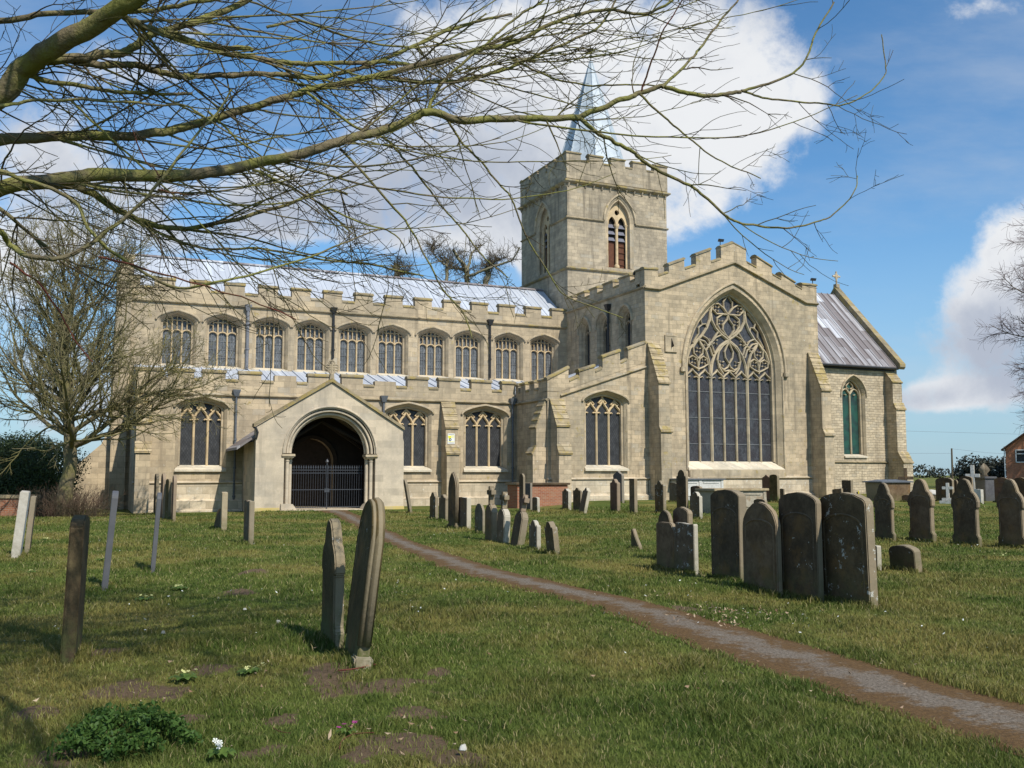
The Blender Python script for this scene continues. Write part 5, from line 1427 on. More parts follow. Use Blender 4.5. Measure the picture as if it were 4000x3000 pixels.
# ---- chest tombs
m, T, b = new_mat('red tomb brick', .9, .15)
co = T.node('ShaderNodeTexCoord').outputs['Object']; x, y, z = T.sep(co)
br = T.node('ShaderNodeTexBrick'); T.put(br.inputs['Vector'], T.comb(T.m('ADD', x, y), z)); br.inputs['Scale'].default_value = 1
br.inputs['Brick Width'].default_value = .225; br.inputs['Row Height'].default_value = .075; br.inputs['Mortar Size'].default_value = .008
br.inputs['Color1'].default_value = (.34, .13, .065, 1); br.inputs['Color2'].default_value = (.25, .085, .045, 1); br.inputs['Mortar'].default_value = (.30, .24, .18, 1)
T.put(b.inputs['Base Color'], T.mix(T.ramp(T.noise(co, 3, 6, .7), .45, .7, 0, .6), br.outputs['Color'], (.30, .19, .12))); M['brick'] = m
def chest(P, L, Wd, h, body, slab, label, rz=24, over=.1, panel=False, taper=0, th=.11, hip=False):
    root = empty('chest_tomb', P + Vector((math.cos(R_(rz)), math.sin(R_(rz)), 0)) * L / 2 + Vector((-math.sin(R_(rz)), math.cos(R_(rz)), 0)) * Wd / 2, R_(rz)); tag(root, label, 'tomb')
    c = MB(); a, b_ = L / 2, Wd / 2
    c.add([(-a, -b_, -.3), (a, -b_, -.3), (a, b_, -.3), (-a, b_, -.3), (-a - taper, -b_ - taper, h), (a + taper, -b_ - taper, h), (a + taper, b_ + taper, h), (-a - taper, b_ + taper, h)], [(0, 3, 2, 1), (4, 5, 6, 7), (0, 1, 5, 4), (1, 2, 6, 5), (2, 3, 7, 6), (3, 0, 4, 7)])
    c.build('chest', body, root, bevel=.01)
    c = MB(); o = over + taper
    c.box(-a - o, a + o, -b_ - o, b_ + o, h + .004, h + th)
    if hip: c.add([(-a - o, -b_ - o, h + th), (a + o, -b_ - o, h + th), (a + o, b_ + o, h + th), (-a - o, b_ + o, h + th), (-a + .3, 0, h + th + .1), (a - .3, 0, h + th + .1)], [(0, 1, 5, 4), (1, 2, 5), (2, 3, 4, 5), (3, 0, 4)])
    c.build('top_slab', slab, root, bevel=.015 if not hip else 0)
    if panel:
        for x0, x1 in ((-a, -a + .16), (-.09, .09), (a - .16, a)):
            c = MB(); c.box(x0, x1, -b_ - .04, -b_ + .01, 0, h); c.build('pilaster', body, root, bevel=.01)
        c = MB(); c.box(-a - .05, a + .05, -b_ - .07, b_ + .05, -.2, .14); c.build('plinth', body, root, bevel=.015)
        for x0, x1 in ((-a + .28, -.2), (.2, a - .28)):
            for zz in (.26, h - .16): c = MB(); c.box(x0, x1, -b_ - .03, -b_ + .01, zz, zz + .05); c.build('panel_frame', body, root)
    return root
chest(hit(2021, 1986), 2.75, 1.2, 1.12, M['brick'], GM['dark'], 'red brick chest tomb with a dark lichen flecked stone slab on top')
chest(hit(2795, 2008), 2.6, 1.2, .93, GM['pale'], GM['tan'], 'cream stone chest tomb with panelled sides behind the four big slabs', panel=True)
p_ = church_pt(28.6, 42.7, .25)
chest(p_, 3.0, 1.1, 1.12, GM['white'], M['pipe'], 'white chest tomb with a blue grey slate top against the transept wall', panel=True, th=.08)
chest(hit(3447, 1957), 1.9, 1.05, .95, GM['brown'], M['pipe'], 'hipped grey topped tomb with sloping brown sides below the chancel', taper=.06, hip=True, th=.06)
# ivy grown monument and small marker
P = hit(3850, 1957); root = empty('monument', P, R_(20)); tag(root, 'ivy covered pillar monument with a draped urn top in the far rows', 'monument')
c = MB(); c.box(-.34, .34, -.34, .34, -.2, 1.15); c.box(-.42, .42, -.42, .42, 1.15, 1.27); c.build('pillar', GM['slate'], root, bevel=.02)
c = MB(); c.tube([(0, 0, 1.27), (0, 0, 1.4), (0, 0, 1.6), (0, 0, 1.75), (0, 0, 1.95)], [.2, .12, .28, .2, .03], 10); c.build('urn', GM['grey'], root, smooth=True)
P = hit(3641, 1950); root = empty('open_book_stone', P, R_(-10)); tag(root, 'little pale angled stone like an open book in the far rows', 'grave marker')
c = MB(); c.box(-.2, .2, -.12, .12, -.1, .3); c.build('pillow', GM['grey'], root, bevel=.01)
c = MB(); c.add([(-.3, -.15, .3), (0, -.15, .34), (.3, -.15, .3), (.3, .15, .5), (0, .15, .54), (-.3, .15, .5), (-.3, -.15, .24), (0, -.15, .28), (.3, -.15, .24), (.3, .15, .44), (0, .15, .48), (-.3, .15, .44)], [(0, 1, 4, 5), (1, 2, 3, 4), (6, 11, 10, 7), (7, 10, 9, 8), (0, 6, 7, 1), (1, 7, 8, 2), (2, 8, 9, 3), (3, 9, 10, 4), (4, 10, 11, 5), (5, 11, 6, 0)]); c.build('book', GM['white'], root)
P = hit(3351, 1952); root = empty('yellow_marker', P, 0); tag(root, 'tiny black and yellow marker post above the widest slab', 'marker')
c = MB(); c.box(-.05, .02, -.04, .04, -.1, .42); c.build('post', M['black'], root)
c = MB(); c.box(.02, .07, -.04, .04, .1, .48); c.build('yellow_face', plain('marker yellow', (.7, .6, .03), (.6, .5, .03), .6), root)

# longer grass that the mower misses round the stones
rg = np.random.default_rng(9); Xs, Ys = [], []
for x, y, nx_, ny_, w_, t_ in BASES:
    n = int(1500 * w_ * min(1.0, 14 / max(y, 6)))
    s_ = rg.uniform(-w_ / 2 - .06, w_ / 2 + .06, n); sd = rg.choice([-1, 1], n) * (t_ / 2 + rg.exponential(.035, n))
    Xs.append(x + nx_ * s_ + ny_ * sd); Ys.append(y + ny_ * s_ - nx_ * sd)
Xb = np.concatenate(Xs); Yb = np.concatenate(Ys); NB = len(Xb)
hgt = .05 + .07 * rg.random(NB) ** 1.5; wid = (.0026 + .002 * rg.random(NB)) * (Yb / 7) ** .8
th = rg.random(NB) * 6.283; lt = rg.random(NB) * 6.283; ln = hgt * (.2 + .5 * rg.random(NB)); Zb = groundz(Xb, Yb) - .004
base = np.stack([Xb, Yb, Zb], 1); wv = np.stack([np.cos(th) * wid, np.sin(th) * wid, np.zeros(NB)], 1)
mid = base + np.stack([np.cos(lt) * ln * .3, np.sin(lt) * ln * .3, hgt * .62], 1); tip = base + np.stack([np.cos(lt) * ln, np.sin(lt) * ln, hgt], 1)
V = np.stack([base - wv, base + wv, mid + wv * .7, mid - wv * .7, tip], 1).reshape(-1, 3)
k5 = np.arange(NB)[:, None] * 5
sv = rg.random(NB) * .6; sv[rg.random(NB) < .12] = 1.5
o = chunk_mesh('long_grass', V, np.concatenate([k5 + np.array([0, 1, 2]), k5 + np.array([0, 2, 3]), k5 + np.array([3, 2, 4])], 0), M['blade'], attr=np.repeat(sv, 5), smooth=False)
tag(o, 'longer unmown grass round the feet of the headstones', 'grass', kind='stuff')
# ---------------------------------------------------------------- trees
def bark(name, c1, c2, moss, ms=3.0):
    m, T, b = new_mat(name, .9, .15)
    co = T.node('ShaderNodeTexCoord').outputs['Object']
    n1 = T.noise(co, ms, 5, .65); n2 = T.noise(co, 30, 5, .7)
    col = T.mix(T.ramp(n2, .3, .7), c1, c2)
    col = T.mix(T.ramp(n1, .38, .62, 0, .85), col, moss)
    T.put(b.inputs['Base Color'], col); bump(T, b, T.m('ADD', n2, T.m('MULTIPLY', T.noise(co, 11, 4, .6), 1.6)), .8, .02)
    return m
M['bark'] = bark('mossy lime bark', (0.13, 0.105, 0.065), (0.20, 0.165, 0.10), (0.21, 0.21, 0.055))
M['twig'] = bark('brown twigs', (0.075, 0.055, 0.036), (0.125, 0.095, 0.058), (0.12, 0.115, 0.04), 1.5)
M['redtwig'] = bark('red shoots', (0.11, 0.03, 0.025), (0.16, 0.05, 0.035), (0.10, 0.06, 0.03), 2)
M['bark2'] = bark('grey green bark', (0.10, 0.082, 0.052), (0.17, 0.14, 0.09), (0.17, 0.15, 0.06))
M['twig2'] = bark('olive twigs', (0.14, 0.12, 0.07), (0.21, 0.18, 0.10), (0.20, 0.18, 0.07), 1.0)

def tubes(name, polys, k, mat, parent):
    """many tapering tubes as one mesh"""
    Vs, Fs, off = [], [], 0
    cs = np.array([[math.cos(2 * math.pi * j / k), math.sin(2 * math.pi * j / k)] for j in range(k)])
    for P, R in polys:
        P = np.asarray(P, float); R = np.asarray(R, float); n = len(P)
        t = np.empty_like(P); t[1:-1] = P[2:] - P[:-2]; t[0] = P[1] - P[0]; t[-1] = P[-1] - P[-2]
        t /= np.linalg.norm(t, axis=1)[:, None] + 1e-9
        up = np.array([.31, .17, .93]) if abs(t[0, 2]) < .9 else np.array([1., .1, 0])
        a = np.cross(t, up); a /= np.linalg.norm(a, axis=1)[:, None] + 1e-9
        b_ = np.cross(t, a)
        ring = P[:, None, :] + (a[:, None, :] * cs[None, :, :1] + b_[:, None, :] * cs[None, :, 1:]) * R[:, None, None]
        Vs.append(ring.reshape(-1, 3))
        i = np.arange(n - 1)[:, None] * k; j = np.arange(k)[None, :]; j2 = (j + 1) % k
        Fs.append(np.stack([i + j, i + j2, i + k + j2, i + k + j], -1).reshape(-1, 4) + off); off += n * k
    return chunk_mesh(name, np.concatenate(Vs), np.concatenate(Fs), mat, parent)

def smooth_line(P, R, n):
    P = np.array(P, float); k = np.arange(len(P)); t = np.linspace(0, len(P) - 1, n)
    # Catmull-Rom
    out = []
    for tt in t:
        i = min(int(tt), len(P) - 2); f = tt - i
        p0, p1, p2, p3 = P[max(i - 1, 0)], P[i], P[i + 1], P[min(i + 2, len(P) - 1)]
        out.append(.5 * ((2 * p1) + (-p0 + p2) * f + (2 * p0 - 5 * p1 + 4 * p2 - p3) * f * f + (-p0 + 3 * p1 - 3 * p2 + p3) * f ** 3))
    return np.array(out), np.interp(t, k, R)

def shoot(rg, p, d, L, r0, r1, seg, wig, trop):
    """one wandering shoot; trop(t) gives the pull on its direction"""
    n = max(3, int(L / seg)); P = [p]; d = d / np.linalg.norm(d)
    for i in range(n):
        d = d + rg.normal(0, wig, 3) + trop(i / n); d /= np.linalg.norm(d)
        P.append(P[-1] + d * (L / n))
    return np.array(P), np.linspace(r0, r1, n + 1)

def side_dir(rg, t, ang, bias=None):
    a = rg.normal(0, 1, 3)
    if bias is not None: a = a + bias
    a -= t * a.dot(t); a /= np.linalg.norm(a) + 1e-9
    return t * math.cos(ang) + a * math.sin(ang)

# ---- the tree whose limbs hang over the view (its trunk stands to the left of the frame)
rg = np.random.default_rng(11)
TRX, TRY = -4.75, 6.4
fg = empty('overhanging_tree', (TRX, TRY, float(H(TRX, TRY))))
tag(fg, 'mossy bare limbed tree whose branches hang across the sky in the foreground', 'tree')
fo = np.array([TRX, TRY, 0.0])
def loc(P): return np.asarray(P) - fo
tp_, tr2 = smooth_line([(0, 0, -.2), (.02, 0, .6), (-.03, .02, 2.0), (.05, 0, 3.4), (.1, .05, 5.0), (-.05, .1, 7.0), (.1, 0, 9.5)], [.46, .36, .31, .29, .24, .16, .05], 40)
tubes('trunk', [(tp_, tr2)], 16, M['bark'], fg)
s9 = .9042
def A_(L): return [(x * s9, y * s9) for x, y in L]
def B_(L): return [(2000 + x * s9, y * s9) for x, y in L]
L1 = A_([(0,820),(250,780),(450,755),(690,765),(860,750),(1080,715),(1280,670),(1450,615),(1640,570),(1800,505),(1850,482),(2000,515)]) + B_([(0,510),(150,512),(290,505)])
LIMBS = [   # (photograph points, start depth, end depth, width px at start, at end, trunk height)
 (L1, 6.3, 7.6, 62, 24, 2.9),
 (B_([(290,505),(450,440),(550,405),(650,375),(740,402),(870,412),(990,395)]), 7.6, 7.9, 24, 15, None),
 (B_([(990,395),(1190,330),(1270,255),(1310,150),(1390,10)]), 7.9, 8.2, 12, 6, None),
 (B_([(990,395),(1100,425),(1300,445),(1430,450),(1540,400),(1600,340),(1615,290),(1597,150)]), 7.9, 8.4, 9, 4, None),
 (B_([(650,375),(760,270),(810,210),(900,90),(960,20),(1010,-60)]), 7.7, 8.3, 13, 7, None),
 (B_([(290,505),(370,575),(450,620),(520,660),(620,730),(770,805),(880,890),(950,950),(1050,975),(1190,985),(1330,955),(1400,915),(1480,830),(1490,760)]), 7.6, 8.6, 19, 4, None),
 (B_([(550,405),(650,500),(720,560),(830,650),(930,710),(1075,770)]), 7.7, 8.2, 10, 4, None),
 (B_([(560,395),(600,270),(660,120),(730,10),(760,-60)]), 7.7, 7.4, 8, 5, None),
 (A_([(1850,482),(1900,370),(2000,270),(2130,160),(2212,90)]) + B_([(120,10),(200,-60)]), 7.3, 7.6, 14, 8, None),
 (A_([(0,605),(250,590),(450,590),(640,580),(780,550),(1000,490),(1200,430),(1330,385),(1480,360),(1640,325),(1850,270),(2050,215),(2212,190)]) + B_([(150,110),(300,60),(420,40),(560,60),(650,30),(740,-40)]), 6.6, 8.3, 46, 10, 3.7),
 (A_([(1640,325),(1800,355),(2000,345),(2212,290)]) + B_([(100,240),(250,180),(380,110),(450,0)]), 7.6, 8.2, 22, 8, None),
 (A_([(-30,440),(100,300),(220,210),(400,110),(560,10),(680,-90)]), 6.4, 6.0, 92, 70, 3.6),
 (A_([(172,245),(250,252),(420,240),(560,215),(640,150),(730,130),(850,90),(1050,10),(1150,-60)]), 6.33, 7.2, 40, 24, None),
 (A_([(-30,100),(200,60),(420,50),(600,45),(640,45),(770,20),(900,0),(1060,-50)]), 6.6, 7.0, 26, 16, None),
 (A_([(470,62),(540,75),(600,110),(700,140),(830,180),(900,200),(1090,213)]), 6.2, 7.2, 30, 20, None),
 (A_([(830,185),(1000,235),(1200,265),(1330,275),(1500,272),(1650,265),(1780,285),(1950,260),(2212,150)]), 7.1, 8.2, 24, 12, None),
 (A_([(150,262),(280,262),(430,280),(600,285),(700,310),(850,332),(1000,325),(1200,320),(1350,335),(1500,312),(1640,262),(1850,170),(2000,110),(2212,60)]), 6.33, 8.4, 34, 10, None),
 (A_([(95,305),(170,345),(400,380),(600,400),(830,405)]), 6.33, 6.8, 22, 12, None),
 (A_([(200,800),(300,800),(420,850),(560,930),(700,980),(850,980),(1050,935),(1240,885),(1400,822),(1500,840)]), 6.5, 7.6, 34, 9, None),
 (A_([(0,905),(120,1000),(300,1130),(520,1180),(700,1200)]), 6.0, 7.0, 16, 5, None),
 (A_([(-40,960),(40,1060),(180,1115),(330,1090),(430,1020),(560,920),(680,800),(800,640),(930,500),(1000,385)]), 3.6, 3.9, 24, 7, None),
 (A_([(680,820),(780,835),(860,845)]), 3.75, 3.8, 7, 5, None), (A_([(690,760),(620,680),(570,560)]), 3.75, 3.7, 7, 5, None),
 (A_([(-30,740),(130,780),(330,880),(400,1010),(560,1140),(760,1240),(930,1220),(1160,1165),(1400,1085),(1480,1050),(1640,990)]), 4.4, 5.2, 18, 6, None),
 (A_([(430,1110),(620,1160),(860,1230),(1080,1300),(1280,1380)]), 4.6, 5.0, 9, 5, None),
 (A_([(-30,465),(120,440),(300,430),(520,440),(700,450),(820,462),(1000,580),(1210,650)]), 4.8, 5.4, 15, 5, None),
 (A_([(40,1130),(160,1220),(260,1350),(330,1480),(400,1560)]), 4.2, 4.4, 9, 5, None),
 (A_([(1090,735),(1240,800),(1400,890),(1550,960),(1700,1010),(1760,1100)]), 6.9, 7.3, 12, 5, None),
 (A_([(1470,640),(1640,830),(1760,970),(1850,1130),(1920,1260),(2000,1350),(2040,1460)]), 7.1, 7.4, 12, 5, None),
 (A_([(1330,400),(1520,540),(1660,600),(1760,700),(1880,850),(2000,1000),(2100,1120),(2200,1200)]), 7.2, 7.8, 13, 5, None),
 (A_([(1920,500),(2000,620),(2080,700),(2160,800),(2212,860)]) + B_([(60,1020),(160,1180),(220,1270),(330,1320),(480,1370)]), 7.5, 8.0, 10, 4, None),
 (A_([(560,930),(760,1040),(950,1080),(1120,1075),(1400,1120),(1640,1150),(1830,1195)]), 6.9, 7.6, 12, 6, None),
 (A_([(300,430),(480,600),(700,800),(900,1000),(1060,1180),(1160,1260)]), 6.4, 6.8, 11, 4, None),
 (A_([(900,480),(1050,620),(1250,760),(1400,900),(1540,1020)]), 6.9, 7.3, 10, 4, None),
 (B_([(0,250),(160,330),(330,370),(480,365),(650,372)]), 7.8, 7.9, 9, 6, None),
 (A_([(1150,120),(1300,90),(1500,160),(1700,200),(1900,190),(2100,60)]), 7.6, 8.3, 12, 6, None),
]
polys = []; tw1, tw2, tw3 = [], [], []
down = np.array([0, 0, -1.0])
for li, (pts, d0, d1, w0, w1, tz) in enumerate(LIMBS):
    n = len(pts); W3 = []; R3 = []
    acc = np.concatenate([[0], np.cumsum([math.dist(pts[i], pts[i + 1]) for i in range(n - 1)])]); acc /= acc[-1]
    for (x, y), t in zip(pts, acc):
        d = d0 + (d1 - d0) * t + (rg.random() - .5) * .12 * (0 < t < 1)
        W3.append(np.array(at(x, y, d))); R3.append((w0 + (w1 - w0) * t ** .8) * d / F / 2)
    if tz is not None:
        W3 = [fo + np.array([.05, 0, tz]), fo * .5 + W3[0] * .5 + np.array([0, 0, -.1])] + W3; W3[1][2] = (W3[0][2] + W3[2][2]) / 2; R3 = [R3[0] * 1.5, R3[0] * 1.15] + R3
    elif pts[0][0] < 10 and w0 < 40:      # shoots that start outside the frame come from the trunk too
        (xa, ya), (xb, yb2) = pts[0], pts[1]; sl = max(-.6, min(.6, (yb2 - ya) / max(60, xb - xa)))
        q0 = np.array(at(xa - 330, ya - sl * 330, d0)); q1 = np.array(at(xa - 700, ya - sl * 400, d0 + (TRY - d0) * .5))
        W3 = [fo + np.array([.05, -.1, max(2.2, (q1[2] + q0[2]) / 2)]), q1, q0] + W3; R3 = [R3[0] * 2, R3[0] * 1.5, R3[0] * 1.2] + R3
    P, R = smooth_line(W3, R3, max(12, n * 7))
    jit = rg.normal(0, 1, P.shape); jit[0] = 0; jit = (jit + np.roll(jit, 1, 0) + np.roll(jit, 2, 0)) / 3
    P = P + jit * (np.minimum(R[:, None] * .35, .006) + .003)
    polys.append((loc(P), R))
    seg = np.linalg.norm(np.diff(P, axis=0), axis=1).sum()
    near_ = d0 < 5.5
    xm = float(np.mean([p[0] for p in pts])); rt = 1.0 if xm < 1500 else (.62 if xm < 2300 else .42)
    ns = int(seg / (.15 if not near_ else .4) * rt)
    for q in range(ns):
        k = rg.integers(2, len(P) - 1); f = k / len(P)
        t = P[k] - P[k - 1]; t /= np.linalg.norm(t)
        u = P[k][0] / P[k][1]
        if P[k][1] < 3: continue
        L = rg.uniform(.25, 1.5) * (1.0 if not near_ else .4) * (1 - .4 * f) * (1 if rt == 1 else .62)
        d = side_dir(rg, t, rg.uniform(.5, 1.15), np.array([.3, 0, -.25]))
        dr = rg.uniform(.3, 1.0)
        r0 = min(R[k] * .55, rg.uniform(.0045, .009)) if not near_ else .0024
        S, Rr = shoot(rg, P[k], d, L, r0, .0026 if not near_ else .0012, .08, .10, lambda s, dr=dr: np.array([.03, 0, -.06 * dr if s < .55 else .07 * dr]))
        tw1.append((loc(S), Rr))
        for q2 in range(int(L / (.16 if not near_ else .25))):
            k2 = rg.integers(1, len(S) - 1); t2 = S[k2] - S[k2 - 1]; t2 /= np.linalg.norm(t2)
            L2 = rg.uniform(.08, .42) * (1 if not near_ else .4)
            S2, R2 = shoot(rg, S[k2], side_dir(rg, t2, rg.uniform(.35, .9), np.array([.3, 0, -.1])), L2, max(Rr[k2] * .7, .0024), .0021 if not near_ else .001, .055, .15, lambda s: np.array([0.01, 0, .03]))
            tw2.append((loc(S2), R2))
            if L2 > .15:
                for q3 in range(int(L2 / .10)):
                    k3 = rg.integers(1, len(S2) - 1); t3 = S2[k3] - S2[k3 - 1]; t3 /= np.linalg.norm(t3)
                    S3, R3_ = shoot(rg, S2[k3], side_dir(rg, t3, rg.uniform(.6, 1.2)), rg.uniform(.03, .14), .0022, .0018, .04, .15, lambda s: np.array([0, 0, .02]))
                    tw3.append((loc(S3), R3_))
# long sweeping side branches, mossy like the limbs
swp = []
for q in range(62):
    P, R = polys[[0, 9, 10, 12, 14, 15, 16, 18, 9, 0, 5, 8][q % 12]]; k = int(len(P) * rg.uniform(.12, .92)); t = P[k] - P[k - 1]; t /= np.linalg.norm(t)
    u = P[k][0] + fo[0]
    L = rg.uniform(1.2, 3.0) * (1 if u < .5 else .5); sg = -1 if rg.random() < .78 else 1
    d = t * 1.0 + np.array([.25, rg.normal(0, .25), sg * rg.uniform(.25, .65)])
    S, Rr = shoot(rg, P[k], d, L, min(R[k] * .5, rg.uniform(.006, .011)), .0028, .09, .045, lambda s, sg=sg: np.array([.05, 0, .035 * (-sg if s > .35 else .3)]))
    if (S[-1] + fo)[2] < 2.3 + .1 * abs(S[-1][0]): continue
    if (S[-1] + fo)[0] / (S[-1] + fo)[1] > .40: continue
    swp.append((S, Rr))
    for q2 in range(int(L / .21)):
        k2 = rg.integers(2, len(S) - 1); t2 = S[k2] - S[k2 - 1]; t2 /= np.linalg.norm(t2); L2 = rg.uniform(.12, .6)
        S2, R2 = shoot(rg, S[k2], side_dir(rg, t2, rg.uniform(.4, .9), np.array([.2, 0, -.3])), L2, .0036, .0021, .06, .13, lambda s: np.array([.01, 0, .03])); tw2.append((S2, R2))
for i in range(9):       # limbs of the same tree that pass above and behind the view and dapple the turf
    az = -1.25 + i * .17; z0 = 5.0 + (i * 37 % 10) * .33
    d = np.array([math.cos(az), math.sin(az), .10 + .1 * (i % 3)])
    S, R = shoot(rg, fo + np.array([0, 0, z0]), d, rg.uniform(6.5, 9.5), .09, .012, .3, .06, lambda s: np.array([0, 0, .0]))
    polys.append((loc(S), R))
    for q in range(34):
        k = rg.integers(4, len(S) - 1); t = S[k] - S[k - 1]; t /= np.linalg.norm(t); L = rg.uniform(.8, 2.4)
        S1, R1 = shoot(rg, S[k], side_dir(rg, t, rg.uniform(.5, 1.0), np.array([0, 0, .5])), L, .016, .004, .15, .10, lambda s: np.array([0, 0, .02])); tw1.append((loc(S1), R1))
        for q2 in range(int(L / .16)):
            k2 = rg.integers(1, len(S1) - 1); t2 = S1[k2] - S1[k2 - 1]; t2 /= np.linalg.norm(t2)
            S2, R2 = shoot(rg, S1[k2], side_dir(rg, t2, .8), rg.uniform(.2, .8), .006, .003, .12, .15, lambda s: 0); tw2.append((loc(S2), R2))
for P, R in polys:
    tubes('branch', [(P, R)], 10 if R.max() > .012 else 6, M['bark'] if R.max() > .009 else M['redtwig'], fg)
tag(tubes('side_branches', swp, 5, M['bark'], fg), kind='stuff')
tag(tubes('shoots', tw1, 4, M['twig'], fg), kind='stuff')
tag(tubes('twigs', tw2 + tw3, 3, M['twig'], fg), kind='stuff')
print('twigs', len(tw1), len(tw2), len(tw3))

# ---- free standing bare trees
def bare_tree(base, label, seed, h, trunk_h, r, nl, spread, mats=('bark2', 'twig2'), l1=.5, wigg=.10, group=None, suckers=0, dens=1.0, up=.05, tipr=.006, name='bare_tree', lvl3=True, asym=None, low=.2):
    rg = np.random.default_rng(seed)
    root = empty(name, base); tag(root, label, 'tree', group)
    tp, tr = smooth_line([(0, 0, -.3), (0, 0, .3), (rg.normal(0, .06), 0, trunk_h * .5), (rg.normal(0, .1), 0, trunk_h), (rg.normal(0, .15), 0, h * .6), (rg.normal(0, .3), 0, h * .92)], [r * 1.25, r * 1.06, r * .95, r * .85, r * .4, r * .05], 40)
    tubes('trunk', [(tp, tr)], 12, M[mats[0]], root)
    b1, b2, b3, b4 = [], [], [], []
    for i in range(nl):
        f = (i + rg.random()) / nl; z = trunk_h + (h * .85 - trunk_h) * f ** 1.15
        k = int(np.argmin(abs(tp[:, 2] - z))); az = i * 2.4 + rg.normal(0, .3); el = rg.uniform(low, .75) + f * .45
        d = np.array([math.cos(az) * math.cos(el), math.sin(az) * math.cos(el), math.sin(el)])
        L = spread * (1.05 - .62 * f) * rg.uniform(.8, 1.1)
        if asym is not None: L *= 1 + asym * d[0]
        S, R = shoot(rg, tp[k], d, L, tr[k] * .45, .018, .3, wigg, lambda s: np.array([0, 0, up]))
        b1.append((S, R))
        for j in range(int(L / .28 * dens)):
            k1 = rg.integers(2, len(S) - 1); t1 = S[k1] - S[k1 - 1]; t1 /= np.linalg.norm(t1)
            L1_ = (L - L * k1 / len(S)) * .5 + rg.uniform(.5, 1.4)
            S1, R1 = shoot(rg, S[k1], side_dir(rg, t1, rg.uniform(.4, .95), np.array([0, 0, .25])), L1_, R[k1] * .5, .009, .2, wigg * 1.2, lambda s: np.array([0, 0, up * .6]))
            b2.append((S1, R1))
            for j2 in range(int(L1_ / .26 * dens)):
                k2 = rg.integers(1, len(S1) - 1); t2 = S1[k2] - S1[k2 - 1]; t2 /= np.linalg.norm(t2)
                L2_ = rg.uniform(.25, .95)
                S2, R2 = shoot(rg, S1[k2], side_dir(rg, t2, rg.uniform(.5, 1.0)), L2_, R1[k2] * .6, tipr, .16, .15, lambda s: np.array([0, 0, up * .5]))
                b3.append((S2, R2))
                if lvl3:
                    for j3 in range(int(L2_ / .2)):
                        k3 = rg.integers(1, len(S2)) - 0; k3 = min(k3, len(S2) - 2); t3 = S2[k3 + 1] - S2[k3]; t3 /= np.linalg.norm(t3)
                        S3, R3 = shoot(rg, S2[k3], side_dir(rg, t3, rg.uniform(.5, 1.1)), rg.uniform(.12, .4), tipr, tipr * .7, .13, .15, lambda s: 0)
                        b4.append((S3, R3))
    tag(tubes('limbs', b1, 8, M[mats[0]], root), kind='stuff') if len(b1) > 100 else [tubes('limb', [q], 8, M[mats[0]], root) for q in b1]
    tag(tubes('branches', b2, 5, M[mats[1]], root), kind='stuff')
    tag(tubes('twigs', b3 + b4, 3, M[mats[1]], root), kind='stuff')
    if suckers:
        sk = []
        for i in range(suckers):
            az = rg.random() * 6.28; rr = r * rg.uniform(.6, 5.5); p = np.array([math.cos(az) * rr, math.sin(az) * rr * .7, -.05])
            d = np.array([math.cos(az) * .45 * rg.random() * 1.6, math.sin(az) * .4, 1.0])
            S, R = shoot(rg, p, d, rg.uniform(.5, 1.5), .008, .004, .2, .12, lambda s: 0); sk.append((S, R))
            for q in range(4):
                k2 = rg.integers(1, len(S) - 1); S2, R2 = shoot(rg, S[k2], side_dir(rg, (S[k2] - S[k2 - 1]) / np.linalg.norm(S[k2] - S[k2 - 1]), .7), rg.uniform(.15, .5), .005, .003, .12, .15, lambda s: 0); sk.append((S2, R2))
        tag(tubes('sucker_shoots', sk, 3, M['sucker'], root), kind='stuff')
    print(name, len(b1), len(b2), len(b3), len(b4))
    return root
M['sucker'] = bark('reddish sucker shoots', (0.11, 0.065, 0.045), (0.17, 0.11, 0.08), (0.09, 0.08, 0.05), 2)
P = hit(250, 2020)
bare_tree(P, 'spreading bare tree with reddish shoots at its foot before the west end of the church', 21, 12.4, 2.5, .30, 40, 6.4, suckers=520, dens=.95, asym=.14, low=.10, tipr=.008)
